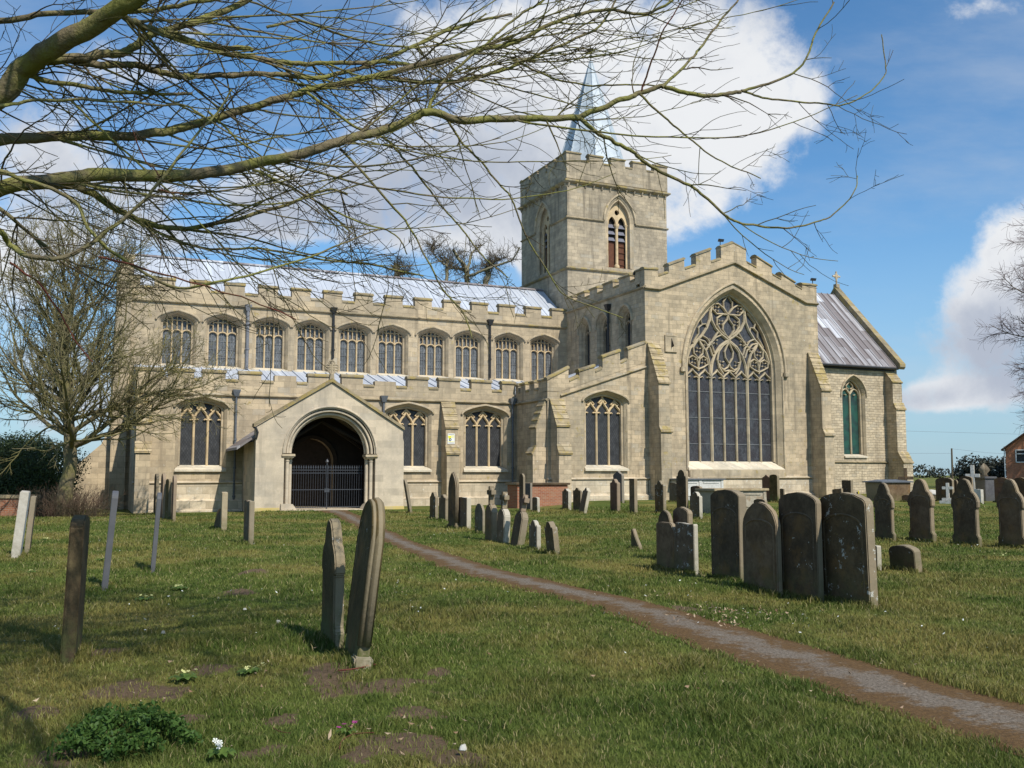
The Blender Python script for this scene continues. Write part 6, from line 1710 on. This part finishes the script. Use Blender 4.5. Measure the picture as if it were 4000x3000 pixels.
# ---- lopped trees behind the nave
M['bark3'] = bark('pale lopped bark', (0.17, 0.145, 0.105), (0.27, 0.235, 0.17), (0.20, 0.18, 0.10), 1.0)
M['twig3'] = bark('far brown twigs', (0.10, 0.075, 0.05), (0.14, 0.11, 0.075), (0.10, 0.085, 0.05), 1.0)
def pollard(px, d, parts, label, seed, nsh):
    """parts: limbs as photograph points with widths in photograph units"""
    rg = np.random.default_rng(seed)
    b_ = at(px, 1855, d); b_.z = 0
    root = empty('pollarded_tree', b_); tag(root, label, 'tree', 'lopped trees behind the nave')
    o = np.array(b_); fine = []
    for k, (pts, ws) in enumerate(parts):
        W3 = [np.array(at(x, y, d + (i * .25 * (-1) ** k))) - o for i, (x, y) in enumerate(pts)]
        R3 = [w * d / F / 2 for w in ws]
        if k == 0: W3 = [np.array([0, 0, -.3])] + W3; R3 = [R3[0] * 1.5] + R3
        P, R = smooth_line(W3, R3, len(W3) * 6)
        P[1:] += rg.normal(0, 1, P[1:].shape) * (R[1:, None] * .22)
        tubes('trunk' if k == 0 else 'limb', [(P, R)], 9, M['bark3'], root)
        hi = [i for i in range(len(P)) if P[i][2] > 11.5]
        if not hi: continue
        for q in range(nsh):
            i = hi[min(len(hi) - 1, int(len(hi) * (rg.random() ** .6)))]
            az = rg.random() * 6.28; d_ = np.array([math.cos(az), math.sin(az) * .6, rg.uniform(-.3, 1.0)])
            S, Rr = shoot(rg, P[i], d_, rg.uniform(.5, 2.3), .03, .011, .17, .30, lambda s: np.array([0, 0, .05])); fine.append((S, Rr))
            for q2 in range(5):
                k2 = rg.integers(1, len(S) - 1); t2 = S[k2] - S[k2 - 1]; t2 /= np.linalg.norm(t2)
                S2, R2 = shoot(rg, S[k2], side_dir(rg, t2, .9), rg.uniform(.3, 1.0), .013, .008, .13, .3, lambda s: 0); fine.append((S2, R2))
    tag(tubes('twigs', fine, 4, M['twig3'], root), kind='stuff')
pollard(1822, 84, [([(1828,1250),(1826,1110),(1822,1060)], [26,22,20]), ([(1822,1062),(1815,1035),(1790,1010),(1775,985),(1770,975)], [16,14,12,12,6]), ([(1822,1060),(1835,1020),(1842,990),(1870,965),(1885,955)], [14,11,9,6,4]),
   ([(1824,1080),(1850,1072),(1900,1052),(1960,1030),(2000,1015),(2030,965)], [12,12,10,8,7,4]), ([(1822,1062),(1790,1050),(1745,1050)], [9,8,6])], 'lopped tree with a forked crown showing over the nave ridge nearest its middle', 5, 22)
pollard(1898, 88, [([(1890,1250),(1895,1130),(1905,1060),(1902,1045)], [34,24,22,16]), ([(1903,1050),(1920,1030),(1960,1010)], [8,6,3])], 'stout lopped trunk with fine shoots between the forked crown and the tower', 8, 60)
pollard(1552, 86, [([(1552,1300),(1551,1080),(1550,1050),(1545,1032)], [24,22,20,12]), ([(1552,1075),(1575,1070),(1590,1060)], [8,6,3])], 'knuckled tree top standing alone over the left half of the nave ridge', 9, 45)
pollard(1745, 90, [([(1745,1300),(1744,1050),(1752,1020)], [16,13,10]), ([(1745,1040),(1700,1000),(1690,960)], [7,5,3])], 'thin lopped stem left of the forked crown over the nave ridge', 12, 60)

# ---- bare tree at the right edge, behind the house
def edge_tree():
    d = 92.0; rg = np.random.default_rng(4)
    b_ = at(4300, 1855, d); b_.z = 0; o = np.array(b_)
    root = empty('bare_tree', b_); tag(root, 'purplish bare tree whose twiggy crown enters at the right edge by the brick house', 'tree')
    tubes('trunk', [smooth_line([(0, 0, -.3), (0, 0, 3), (-.3, 0, 9), (.2, 0, 16), (0, 0, 27)], [.6, .5, .4, .28, .05], 24)], 10, M['bark3'], root)
    b1, b2, b3 = [], [], []
    for i in range(44):
        z = 4.5 + 19 * (i / 44); az = i * 2.4; L = 10.2 * (1 - .45 * abs(z - 15) / 12); d_ = np.array([math.cos(az), math.sin(az), .35])
        S, R = shoot(rg, np.array([0, 0, z]), d_, L, .13, .025, .5, .09, lambda s: np.array([0, 0, .03])); b1.append((S, R))
        for j in range(20):
            k = rg.integers(2, len(S) - 1); t = S[k] - S[k - 1]; t /= np.linalg.norm(t)
            S1, R1 = shoot(rg, S[k], side_dir(rg, t, .7), rg.uniform(1.2, 3), .035, .014, .3, .12, lambda s: np.array([0, 0, .0])); b2.append((S1, R1))
            for j2 in range(12):
                k = rg.integers(1, len(S1) - 1); t = S1[k] - S1[k - 1]; t /= np.linalg.norm(t)
                b3.append(shoot(rg, S1[k], side_dir(rg, t, .8), rg.uniform(.5, 1.6), .015, .010, .25, .15, lambda s: np.array([0, 0, -.03])))
    for q in b1: tubes('limb', [q], 6, M['twig3'], root)
    tag(tubes('branches', b2, 4, M['purple'], root), kind='stuff'); tag(tubes('twigs', b3, 3, M['purple'], root), kind='stuff')
M['purple'] = bark('purplish far twigs', (0.14, 0.10, 0.105), (0.18, 0.13, 0.135), (0.15, 0.115, 0.105), 1.0)
edge_tree()

# ---- leaves
def leaf_cloud(name, C, Rad, n, size, mat, parent, seed, shell=.35, flat=.0, zmin=-9):
    """leaf sized faces through a lumpy volume: C and Rad list lumps"""
    rg = np.random.default_rng(seed); Vs = []; sh = []
    C = np.array(C, float); Rad = np.array(Rad, float)
    wgt = (Rad ** 2).sum(1); wgt /= wgt.sum()
    idx = rg.choice(len(C), n, p=wgt)
    u = rg.normal(0, 1, (n, 3)); u /= np.linalg.norm(u, axis=1)[:, None]
    rr = 1 - shell * rg.random(n) ** 1.5
    P = C[idx] + u * Rad[idx] * rr[:, None] * (1 + .12 * np.sin(P_seed(u) * 7))[:, None]
    ok = P[:, 2] > zmin; P = P[ok]; u = u[ok]; n = len(P)
    nrm = u + rg.normal(0, .7, (n, 3)); nrm /= np.linalg.norm(nrm, axis=1)[:, None]
    a = np.cross(nrm, rg.normal(0, 1, (n, 3))); a /= np.linalg.norm(a, axis=1)[:, None]; b_ = np.cross(nrm, a)
    s = size * rg.uniform(.6, 1.3, n)[:, None]
    V = np.stack([P - a * s, P - b_ * s * .45, P + a * s, P + b_ * s * .45], 1).reshape(-1, 3)
    Fq = np.arange(n)[:, None] * 4 + np.array([0, 1, 2, 3])
    return chunk_mesh(name, V, Fq, mat, parent, smooth=False, attr=np.repeat(rg.random(n), 4))
def P_seed(u): return u[:, 0] * 3 + u[:, 1] * 5 + u[:, 2] * 4
def leaf_mat(name, c1, c2, tl=.3):
    m, T, b = new_mat(name, .6, .3)
    sh = T.node('ShaderNodeAttribute', attribute_name='shade').outputs['Fac']
    c = T.mix(sh, c1, c2); T.put(b.inputs['Base Color'], c)
    tr_ = T.node('ShaderNodeBsdfTranslucent'); T.put(tr_.inputs[0], c); mx = T.node('ShaderNodeMixShader'); mx.inputs[0].default_value = tl
    T.l.new(b.outputs[0], mx.inputs[1]); T.l.new(tr_.outputs[0], mx.inputs[2]); T.l.new(mx.outputs[0], T.n['Material Output'].inputs[0])
    return m
M['yew'] = leaf_mat('dark evergreen leaves', (0.013, 0.024, 0.009), (0.05, 0.075, 0.018), .15)
M['weed'] = leaf_mat('lush weed leaves', (0.035, 0.085, 0.015), (0.095, 0.17, 0.033), .35)
M['farhedge'] = leaf_mat('far hedge', (0.02, 0.025, 0.018), (0.055, 0.06, 0.04), .1)
rn = random.Random(2)
def hedge(x0, x1, y, depth, h, n, size, mat, label, name='hedge', jag=.25, seed=1, cat='hedge', wood=True):
    root = empty(name, ((x0 + x1) / 2, y, float(H((x0 + x1) / 2, y)))); tag(root, label, cat)
    C, Rd = [], []; L = x1 - x0; k = max(3, int(L / (h * .45)))
    for i in range(k):
        for lev in range(2):
            r = h * rn.uniform(.30, .42); C.append((-L / 2 + L * (i + rn.random()) / k, rn.uniform(-.3, .3) * depth, h * (.32 + .36 * lev) + rn.uniform(-jag, jag) * h * .3)); Rd.append((r * 1.4, depth * .55, r))
    leaf_cloud('foliage', C, Rd, n, size, mat, root, seed, shell=.5, zmin=-.1)
    if wood:
        st = [(np.array([[-L / 2 + L * (i + .5) / k, 0, -.2], [-L / 2 + L * (i + .5) / k + .1, 0, h * .6]]), [.06, .03]) for i in range(k)]
        tag(tubes('stems', st, 5, M['twig'], root), kind='stuff')
    return root
hedge(-31, -21.2, 44.5, 3.2, 3.1, 70000, .06, M['yew'], 'tall dark evergreen hedge behind the low brick wall at the left edge', seed=3)
hedge(-26.4, -24.2, 49.0, 1.6, 3.6, 40000, .06, M['yew'], 'small dark evergreen bush between the spreading bare tree and the church', 'bush', seed=7, cat='bush')
for i, (x0, x1, y, h, lb) in enumerate([(62, 70, 128, 3.6, 'dark rounded thicket on the horizon just right of the chancel'), (75, 86, 132, 3.9, 'dark bushes on the horizon between the thicket and the telegraph pole'),
        (92, 104, 135, 3.0, 'low bushes on the horizon right of the telegraph pole')]):
    hedge(x0 * .86, x1 * .86, y * .86, 4, h, 5000, .22, M['farhedge'], lb, 'thicket', seed=20 + i, cat='bushes', wood=False)
far = empty('distant_hedgerow', (40, 420, 0)); tag(far, 'hazy line of hedges and trees along the far horizon', 'hedgerow', kind='stuff')
C = [(-520 + i * 9 + rn.uniform(-3, 3), rn.uniform(-10, 10), 2.0) for i in range(115)]
leaf_cloud('hedgerow_foliage', C, [(8, 3, rn.uniform(2.5, 6)) for _ in C], 26000, .8, M['farhedge'], far, 31, zmin=-.2)

# ---- low brick wall at the left
pw0, pw1 = hit(-260, 2018), hit(144, 2018)
root = empty('brick_wall', ((pw0 + pw1) / 2)); tag(root, 'low red brick wall with a pale stone coping at the left edge', 'wall')
L = (pw1 - pw0).length; c = MB(); c.box(-L / 2, L / 2, -.12, .12, -.3, .74); c.build('wall', M['brick'], root)
c = MB(); c.box(-L / 2 - .03, L / 2 + .04, -.18, .18, .744, .90); c.build('coping', GM['tan'], root, bevel=.02)

# ---- brick house at the right edge
HY = 100.0; hx = at(3932, 1855, HY).x
hr = R_(-33)
house = empty('house', Vector((hx, HY, 0)) + Vector((math.cos(hr) * 5.5 - math.sin(hr) * 4, math.sin(hr) * 5.5 + math.cos(hr) * 4, 0)), hr); tag(house, 'orange brick gabled house with a white window cut by the right edge', 'house')
m, T, b = new_mat('orange house brick', .9, .15)
co = T.node('ShaderNodeTexCoord').outputs['Object']; x, y, z = T.sep(co)
br = T.node('ShaderNodeTexBrick'); T.put(br.inputs['Vector'], T.comb(T.m('ADD', x, y), z)); br.inputs['Scale'].default_value = 1
br.inputs['Brick Width'].default_value = .225; br.inputs['Row Height'].default_value = .075; br.inputs['Mortar Size'].default_value = .007
br.inputs['Color1'].default_value = (.44, .17, .08, 1); br.inputs['Color2'].default_value = (.33, .12, .06, 1); br.inputs['Mortar'].default_value = (.34, .25, .19, 1)
T.put(b.inputs['Base Color'], br.outputs['Color']); M['hbrick'] = m
wx0, wx1 = at(3966, 1855, HY).x - hx - 5.5, at(4040, 1855, HY).x - hx - 5.5
z1 = EYE + (1855 - 1757) / F * HY; z0 = EYE + (1855 - 1808) / F * HY; ez = EYE + (1855 - 1752) / F * HY
c = MB()
hole = [(wx0, z0), (wx1, z0), (wx1, z1), (wx0, z1)]
c.prism([[(-5.5, -.3), (5.5, -.3), (5.5, ez), (0, ez + 4.2), (-5.5, ez)], hole], lambda u, v, d: (u, -4 + d, v), 0, .3)
c.box(-5.5, -5.2, -3.7, 5, -.3, ez); c.box(5.2, 5.5, -3.7, 5, -.3, ez)
c.build('wall', M['hbrick'], house)
c = MB()
for sg in (-1, 1): c.prism([[(0, ez + 4.25), (sg * 5.9, ez - .25), (sg * 5.9, ez - .1), (0, ez + 4.42)]], lambda u, v, d: (u, -4.2 + d, v), 0, 9.4)
c.build('roof', plain('brown roof tiles', (.16, .09, .06), (.12, .07, .05), .8), house)
wf = MB()
for x0, x1, a_, b_ in ((wx0, wx1, z0, z0 + .1), (wx0, wx1, z1 - .1, z1), (wx0, wx0 + .1, z0, z1), (wx1 - .1, wx1, z0, z1), ((wx0 + wx1) / 2 - .06, (wx0 + wx1) / 2 + .06, z0, z1), (wx0, wx1, z1 - .5, z1 - .42)): wf.box(x0, x1, -4.05, -3.9, a_, b_)
wf = wf.build('window', M['whitepaint'], house)
c = MB(); c.box(wx0, wx1, -3.86, -3.84, z0, z1); c.build('pane', M['glass_a'], wf)
c = MB()
for i in range(7): c.box(-5.62 - .06 * rn.random(), -5.5, -4.0, -3.9, .8 + i * .62, .8 + i * .62 + .12)
c.box(-5.66, -5.56, -4.05, -3.95, 0, ez); c.build('drainpipe', M['whitepaint'], house)

# ---- telegraph pole and wires
d = 228; p = at(3722, 1855, d); p.z = 0; top = EYE + (1855 - 1752) / F * d
root = empty('telegraph_pole', p); tag(root, 'lone wooden telegraph pole standing in the fields beyond the chancel', 'pole')
c = MB(); c.tube([(-.12, 0, -.3), (0, 0, top)], [.26, .19], 8); c.build('pole', M['twig3'], root)
def wire(P, label, r=.022):
    c = MB(); c.tube(P, r, 4); o = c.build('overhead_wire', M['slate'], None); tag(o, label, 'wire', 'overhead wires beyond the churchyard')
pt = p + Vector((0, 0, top - .1))
wire([at(3100, 1752, d * .9), at(3400, 1771, d * .95), pt + Vector((-.3, 0, -1.1))], 'overhead wire running from behind the chancel to the pole top')
wire([pt, at(3850, 1768, d), at(4200, 1790, d)], 'overhead wire running from the pole top towards the brick house')
wire([at(3100, 1668, 190), at(3550, 1684, 195), at(4200, 1702, 205)], 'highest overhead wire crossing well above the pole', .02)

# ---- leaf litter, daisies, primroses
def litter(name, spots, mats_, size, label, cat, seed, curl=.5, z=.02):
    rg = np.random.default_rng(seed); Vs = []; Fs = []; k = 0
    for x, y, rx, ry, n in spots:
        c = hit(x, y); ex = abs(hit(x + rx, y).x - c.x); ey = abs(hit(x, y + ry).y - c.y)
        for _ in range(n):
            X = c.x + rg.normal(0, .5) * ex; Y = c.y + rg.normal(0, .5) * ey; s = size * rg.uniform(.6, 1.3)
            th = rg.random() * 6.28; a = np.array([math.cos(th), math.sin(th), rg.normal(0, .4)]) * s; b_ = np.array([-math.sin(th), math.cos(th), rg.normal(0, .4)]) * s * .45
            P = np.array([X, Y, float(groundz(np.array([X]), np.array([Y]))[0]) + z + rg.random() * .03]); up_ = np.array([0, 0, s * curl])
            Vs += [P - a + up_, P - b_, P + a + up_ * rg.random(), P + b_]; Fs.append((k, k + 1, k + 2)); Fs.append((k, k + 2, k + 3)); k += 4
    o = chunk_mesh(name, Vs, Fs, mats_, smooth=False, attr=np.repeat(rg.random(len(Vs) // 4), 4)); tag(o, label, cat, kind='stuff'); return o
M['dead'] = leaf_mat('dead leaves', (0.20, 0.11, 0.06), (0.46, 0.36, 0.24), .1)
M['petal'] = leaf_mat('white petals', (0.6, 0.62, 0.55), (0.75, 0.76, 0.7), .1)
litter('leaf_litter', [(2820, 2390, 90, 40, 70), (2960, 2400, 150, 30, 30), (2560, 2330, 60, 20, 8), (1820, 2480, 900, 300, 22), (3000, 2700, 900, 200, 22), (800, 2700, 700, 250, 24), (1560, 2900, 300, 120, 26), (2830, 2430, 60, 30, 40), (2600, 2420, 300, 30, 30), (600, 2035, 220, 15, 160), (500, 2030, 100, 12, 120)],
       M['dead'], .020, 'curled dead leaves scattered by the path', 'leaf litter', 3)
litter('daisies', [(1740, 2090, 40, 12, 9), (1560, 2340, 400, 120, 26), (3100, 2460, 600, 120, 30), (500, 2400, 500, 150, 26), (3500, 2100, 300, 60, 20), (2400, 2300, 500, 80, 22), (700, 2150, 500, 60, 20), (2300, 2060, 300, 30, 15)],
       M['petal'], .017, 'tiny white daisies dotted over the turf', 'daisies', 8, curl=.1, z=.05)
M['prim'] = leaf_mat('pale yellow petals', (0.62, 0.62, 0.22), (0.75, 0.74, 0.36), .2)
M['magenta'] = leaf_mat('magenta petals', (0.35, 0.03, 0.20), (0.48, 0.06, 0.30), .2)
M['primleaf'] = leaf_mat('primrose leaves', (0.06, 0.12, 0.02), (0.14, 0.21, 0.04), .3)
def clump(x, y, r, petals, mat, label, seed, nl=16, nf=9, cat='flower', name='primrose', hh=.06):
    P = hit(x, y); P.z = float(groundz(np.array([P.x]), np.array([P.y]))[0]); root = empty(name, P); tag(root, label, cat, 'primroses in the grass' if name == 'primrose' else None)
    rg = np.random.default_rng(seed); V = []; Fc = []
    for i in range(nl):
        th = rg.random() * 6.28; L = r * rg.uniform(.6, 1.1); w = L * .22; dx, dy = math.cos(th), math.sin(th); k = len(V)
        for t, z_, ww in ((0, .0, .3), (.4, hh * .6, .9), (.75, hh * .8, 1.0), (1, hh * .55, .1)):
            V += [(dx * L * t - dy * w * ww, dy * L * t + dx * w * ww, z_), (dx * L * t + dy * w * ww, dy * L * t - dx * w * ww, z_)]
        Fc += [(k + 2 * j, k + 2 * j + 1, k + 2 * j + 3, k + 2 * j + 2) for j in range(3)]
    chunk_mesh('leaves', V, Fc, M['primleaf'], root, smooth=True, attr=rg.random(len(V)))
    V = []; Fc = []
    for i in range(nf):
        c = np.array([rg.normal(0, .4) * r, rg.normal(0, .4) * r, hh * rg.uniform(1.0, 1.5)]); tl = rg.normal(0, .35, 2)
        for q in range(5):
            a = q * 1.2566; s = .014; k = len(V)
            for (u, v) in ((0, 0), (1, -.45), (1.25, 0), (1, .45)):
                px_ = (u * math.cos(a) - v * math.sin(a)) * s; py_ = (u * math.sin(a) + v * math.cos(a)) * s
                V.append((c[0] + px_, c[1] + py_, c[2] + px_ * tl[0] + py_ * tl[1]))
            Fc.append((k, k + 1, k + 2, k + 3))
    chunk_mesh('blossoms', V, Fc, petals, root, smooth=False, attr=rg.random(len(V)))
    return root
PR_S = [(977, 2645, .12, 'bright primrose clump left of the foreground headstones'), (720, 2668, .12, 'primrose clump lying left and below the bright one'), (563, 2355, .13, 'primrose clump in the middle of the left lawn'), (702, 2314, .12, 'small primrose just right of the one in the left lawn'),
        (390, 2195, .11, 'primrose on the left lawn beyond the taller slate stone'), (376, 2302, .08, 'yellow bloom at the foot of the taller slate stone'), (175, 2112, .12, 'primrose beside the low brick wall stones'), (122, 2237, .1, 'primrose near the left edge'), (3910, 2175, .14, 'primrose on the right lawn before the last ogee headstone')]
for i, (x, y, r, lb) in enumerate(PR_S): clump(x, y, r, M['prim'], None, lb, 40 + i)
clump(1350, 2880, .07, M['magenta'], None, 'little magenta primula in the bottom foreground', 60, 9, 5, hh=.07)
clump(860, 2985, .09, M['petal'], None, 'white flowering plant at the bottom edge', 61, 12, 5, hh=.08)
# nettle like weeds at lower left
P = hit(440, 2925); root = empty('weed_patch', P); tag(root, 'lush green leafy weeds in the lower left corner', 'weeds')
C, Rd = [], []
for i in range(46):
    a = rn.random() * 6.28; r = rn.random() ** .6; C.append((math.cos(a) * r * .40 + .1 * r, math.sin(a) * r * .40, .03 + .24 * (1 - r) ** .8 * rn.uniform(.6, 1.1))); Rd.append((.075, .075, .06))
tag(leaf_cloud('leaves', C, Rd, 5200, .019, M['weed'], root, 77, shell=.9, zmin=0), kind='stuff')
st = [(np.array([[c_[0], c_[1], -.02], [c_[0] * 1.05, c_[1], c_[2]]]), [.003, .002]) for c_ in C]
tag(tubes('stems', st, 4, M['weed'], root), kind='stuff')
# fallen sticks
def stick(pts, r, label, mat='redtwig'):
    W3 = []
    for x, y in pts:
        h_ = hit(x, y); h_.z = float(groundz(np.array([h_.x]), np.array([h_.y]))[0]) + .03; W3.append(np.array(h_))
    o3 = W3[0].copy(); P, R = smooth_line([w - o3 for w in W3], [r] * len(W3), 12)
    o = tubes('fallen_stick', [(P, R)], 6, M[mat], None); o.location = o3; tag(o, label, 'stick')
stick([(1320, 2652), (1390, 2640), (1470, 2622)], .007, 'straight reddish stick lying across the foot of the foreground headstone')
stick([(1325, 2955), (1335, 2915), (1370, 2890), (1405, 2884), (1460, 2888)], .004, 'curved orange runner under the magenta primula')
stick([(1065, 2850), (1095, 2868), (1135, 2876)], .003, 'thin bent runner left of the magenta primula')
for i, (x, y, s, lb) in enumerate([(1085, 2445, .035, 'white pebble left of the foreground headstones'), (1808, 2950, .035, 'white flint chip at the bottom edge'), (955, 2392, .025, 'white shell like chip on the middle lawn'), (638, 2486, .03, 'pale chip on the left lawn')]):
    P = hit(x, y); c = MB(); rg2 = random.Random(i)
    v = [(math.cos(a) * s * rg2.uniform(.7, 1.2), math.sin(a) * s * .7, .0) for a in [k * 1.047 for k in range(6)]]
    c.add(v + [(q[0] * .6, q[1] * .6, s * .9 + rg2.uniform(-.3, .3) * s) for q in v], [tuple(range(5, -1, -1)), tuple(range(6, 12))] + [(k, (k + 1) % 6, 6 + (k + 1) % 6, 6 + k) for k in range(6)])
    P.z += .03; o = c.build('stone_chip', GM['white'], None, P, bevel=s * .12); tag(o, lb, 'stone')
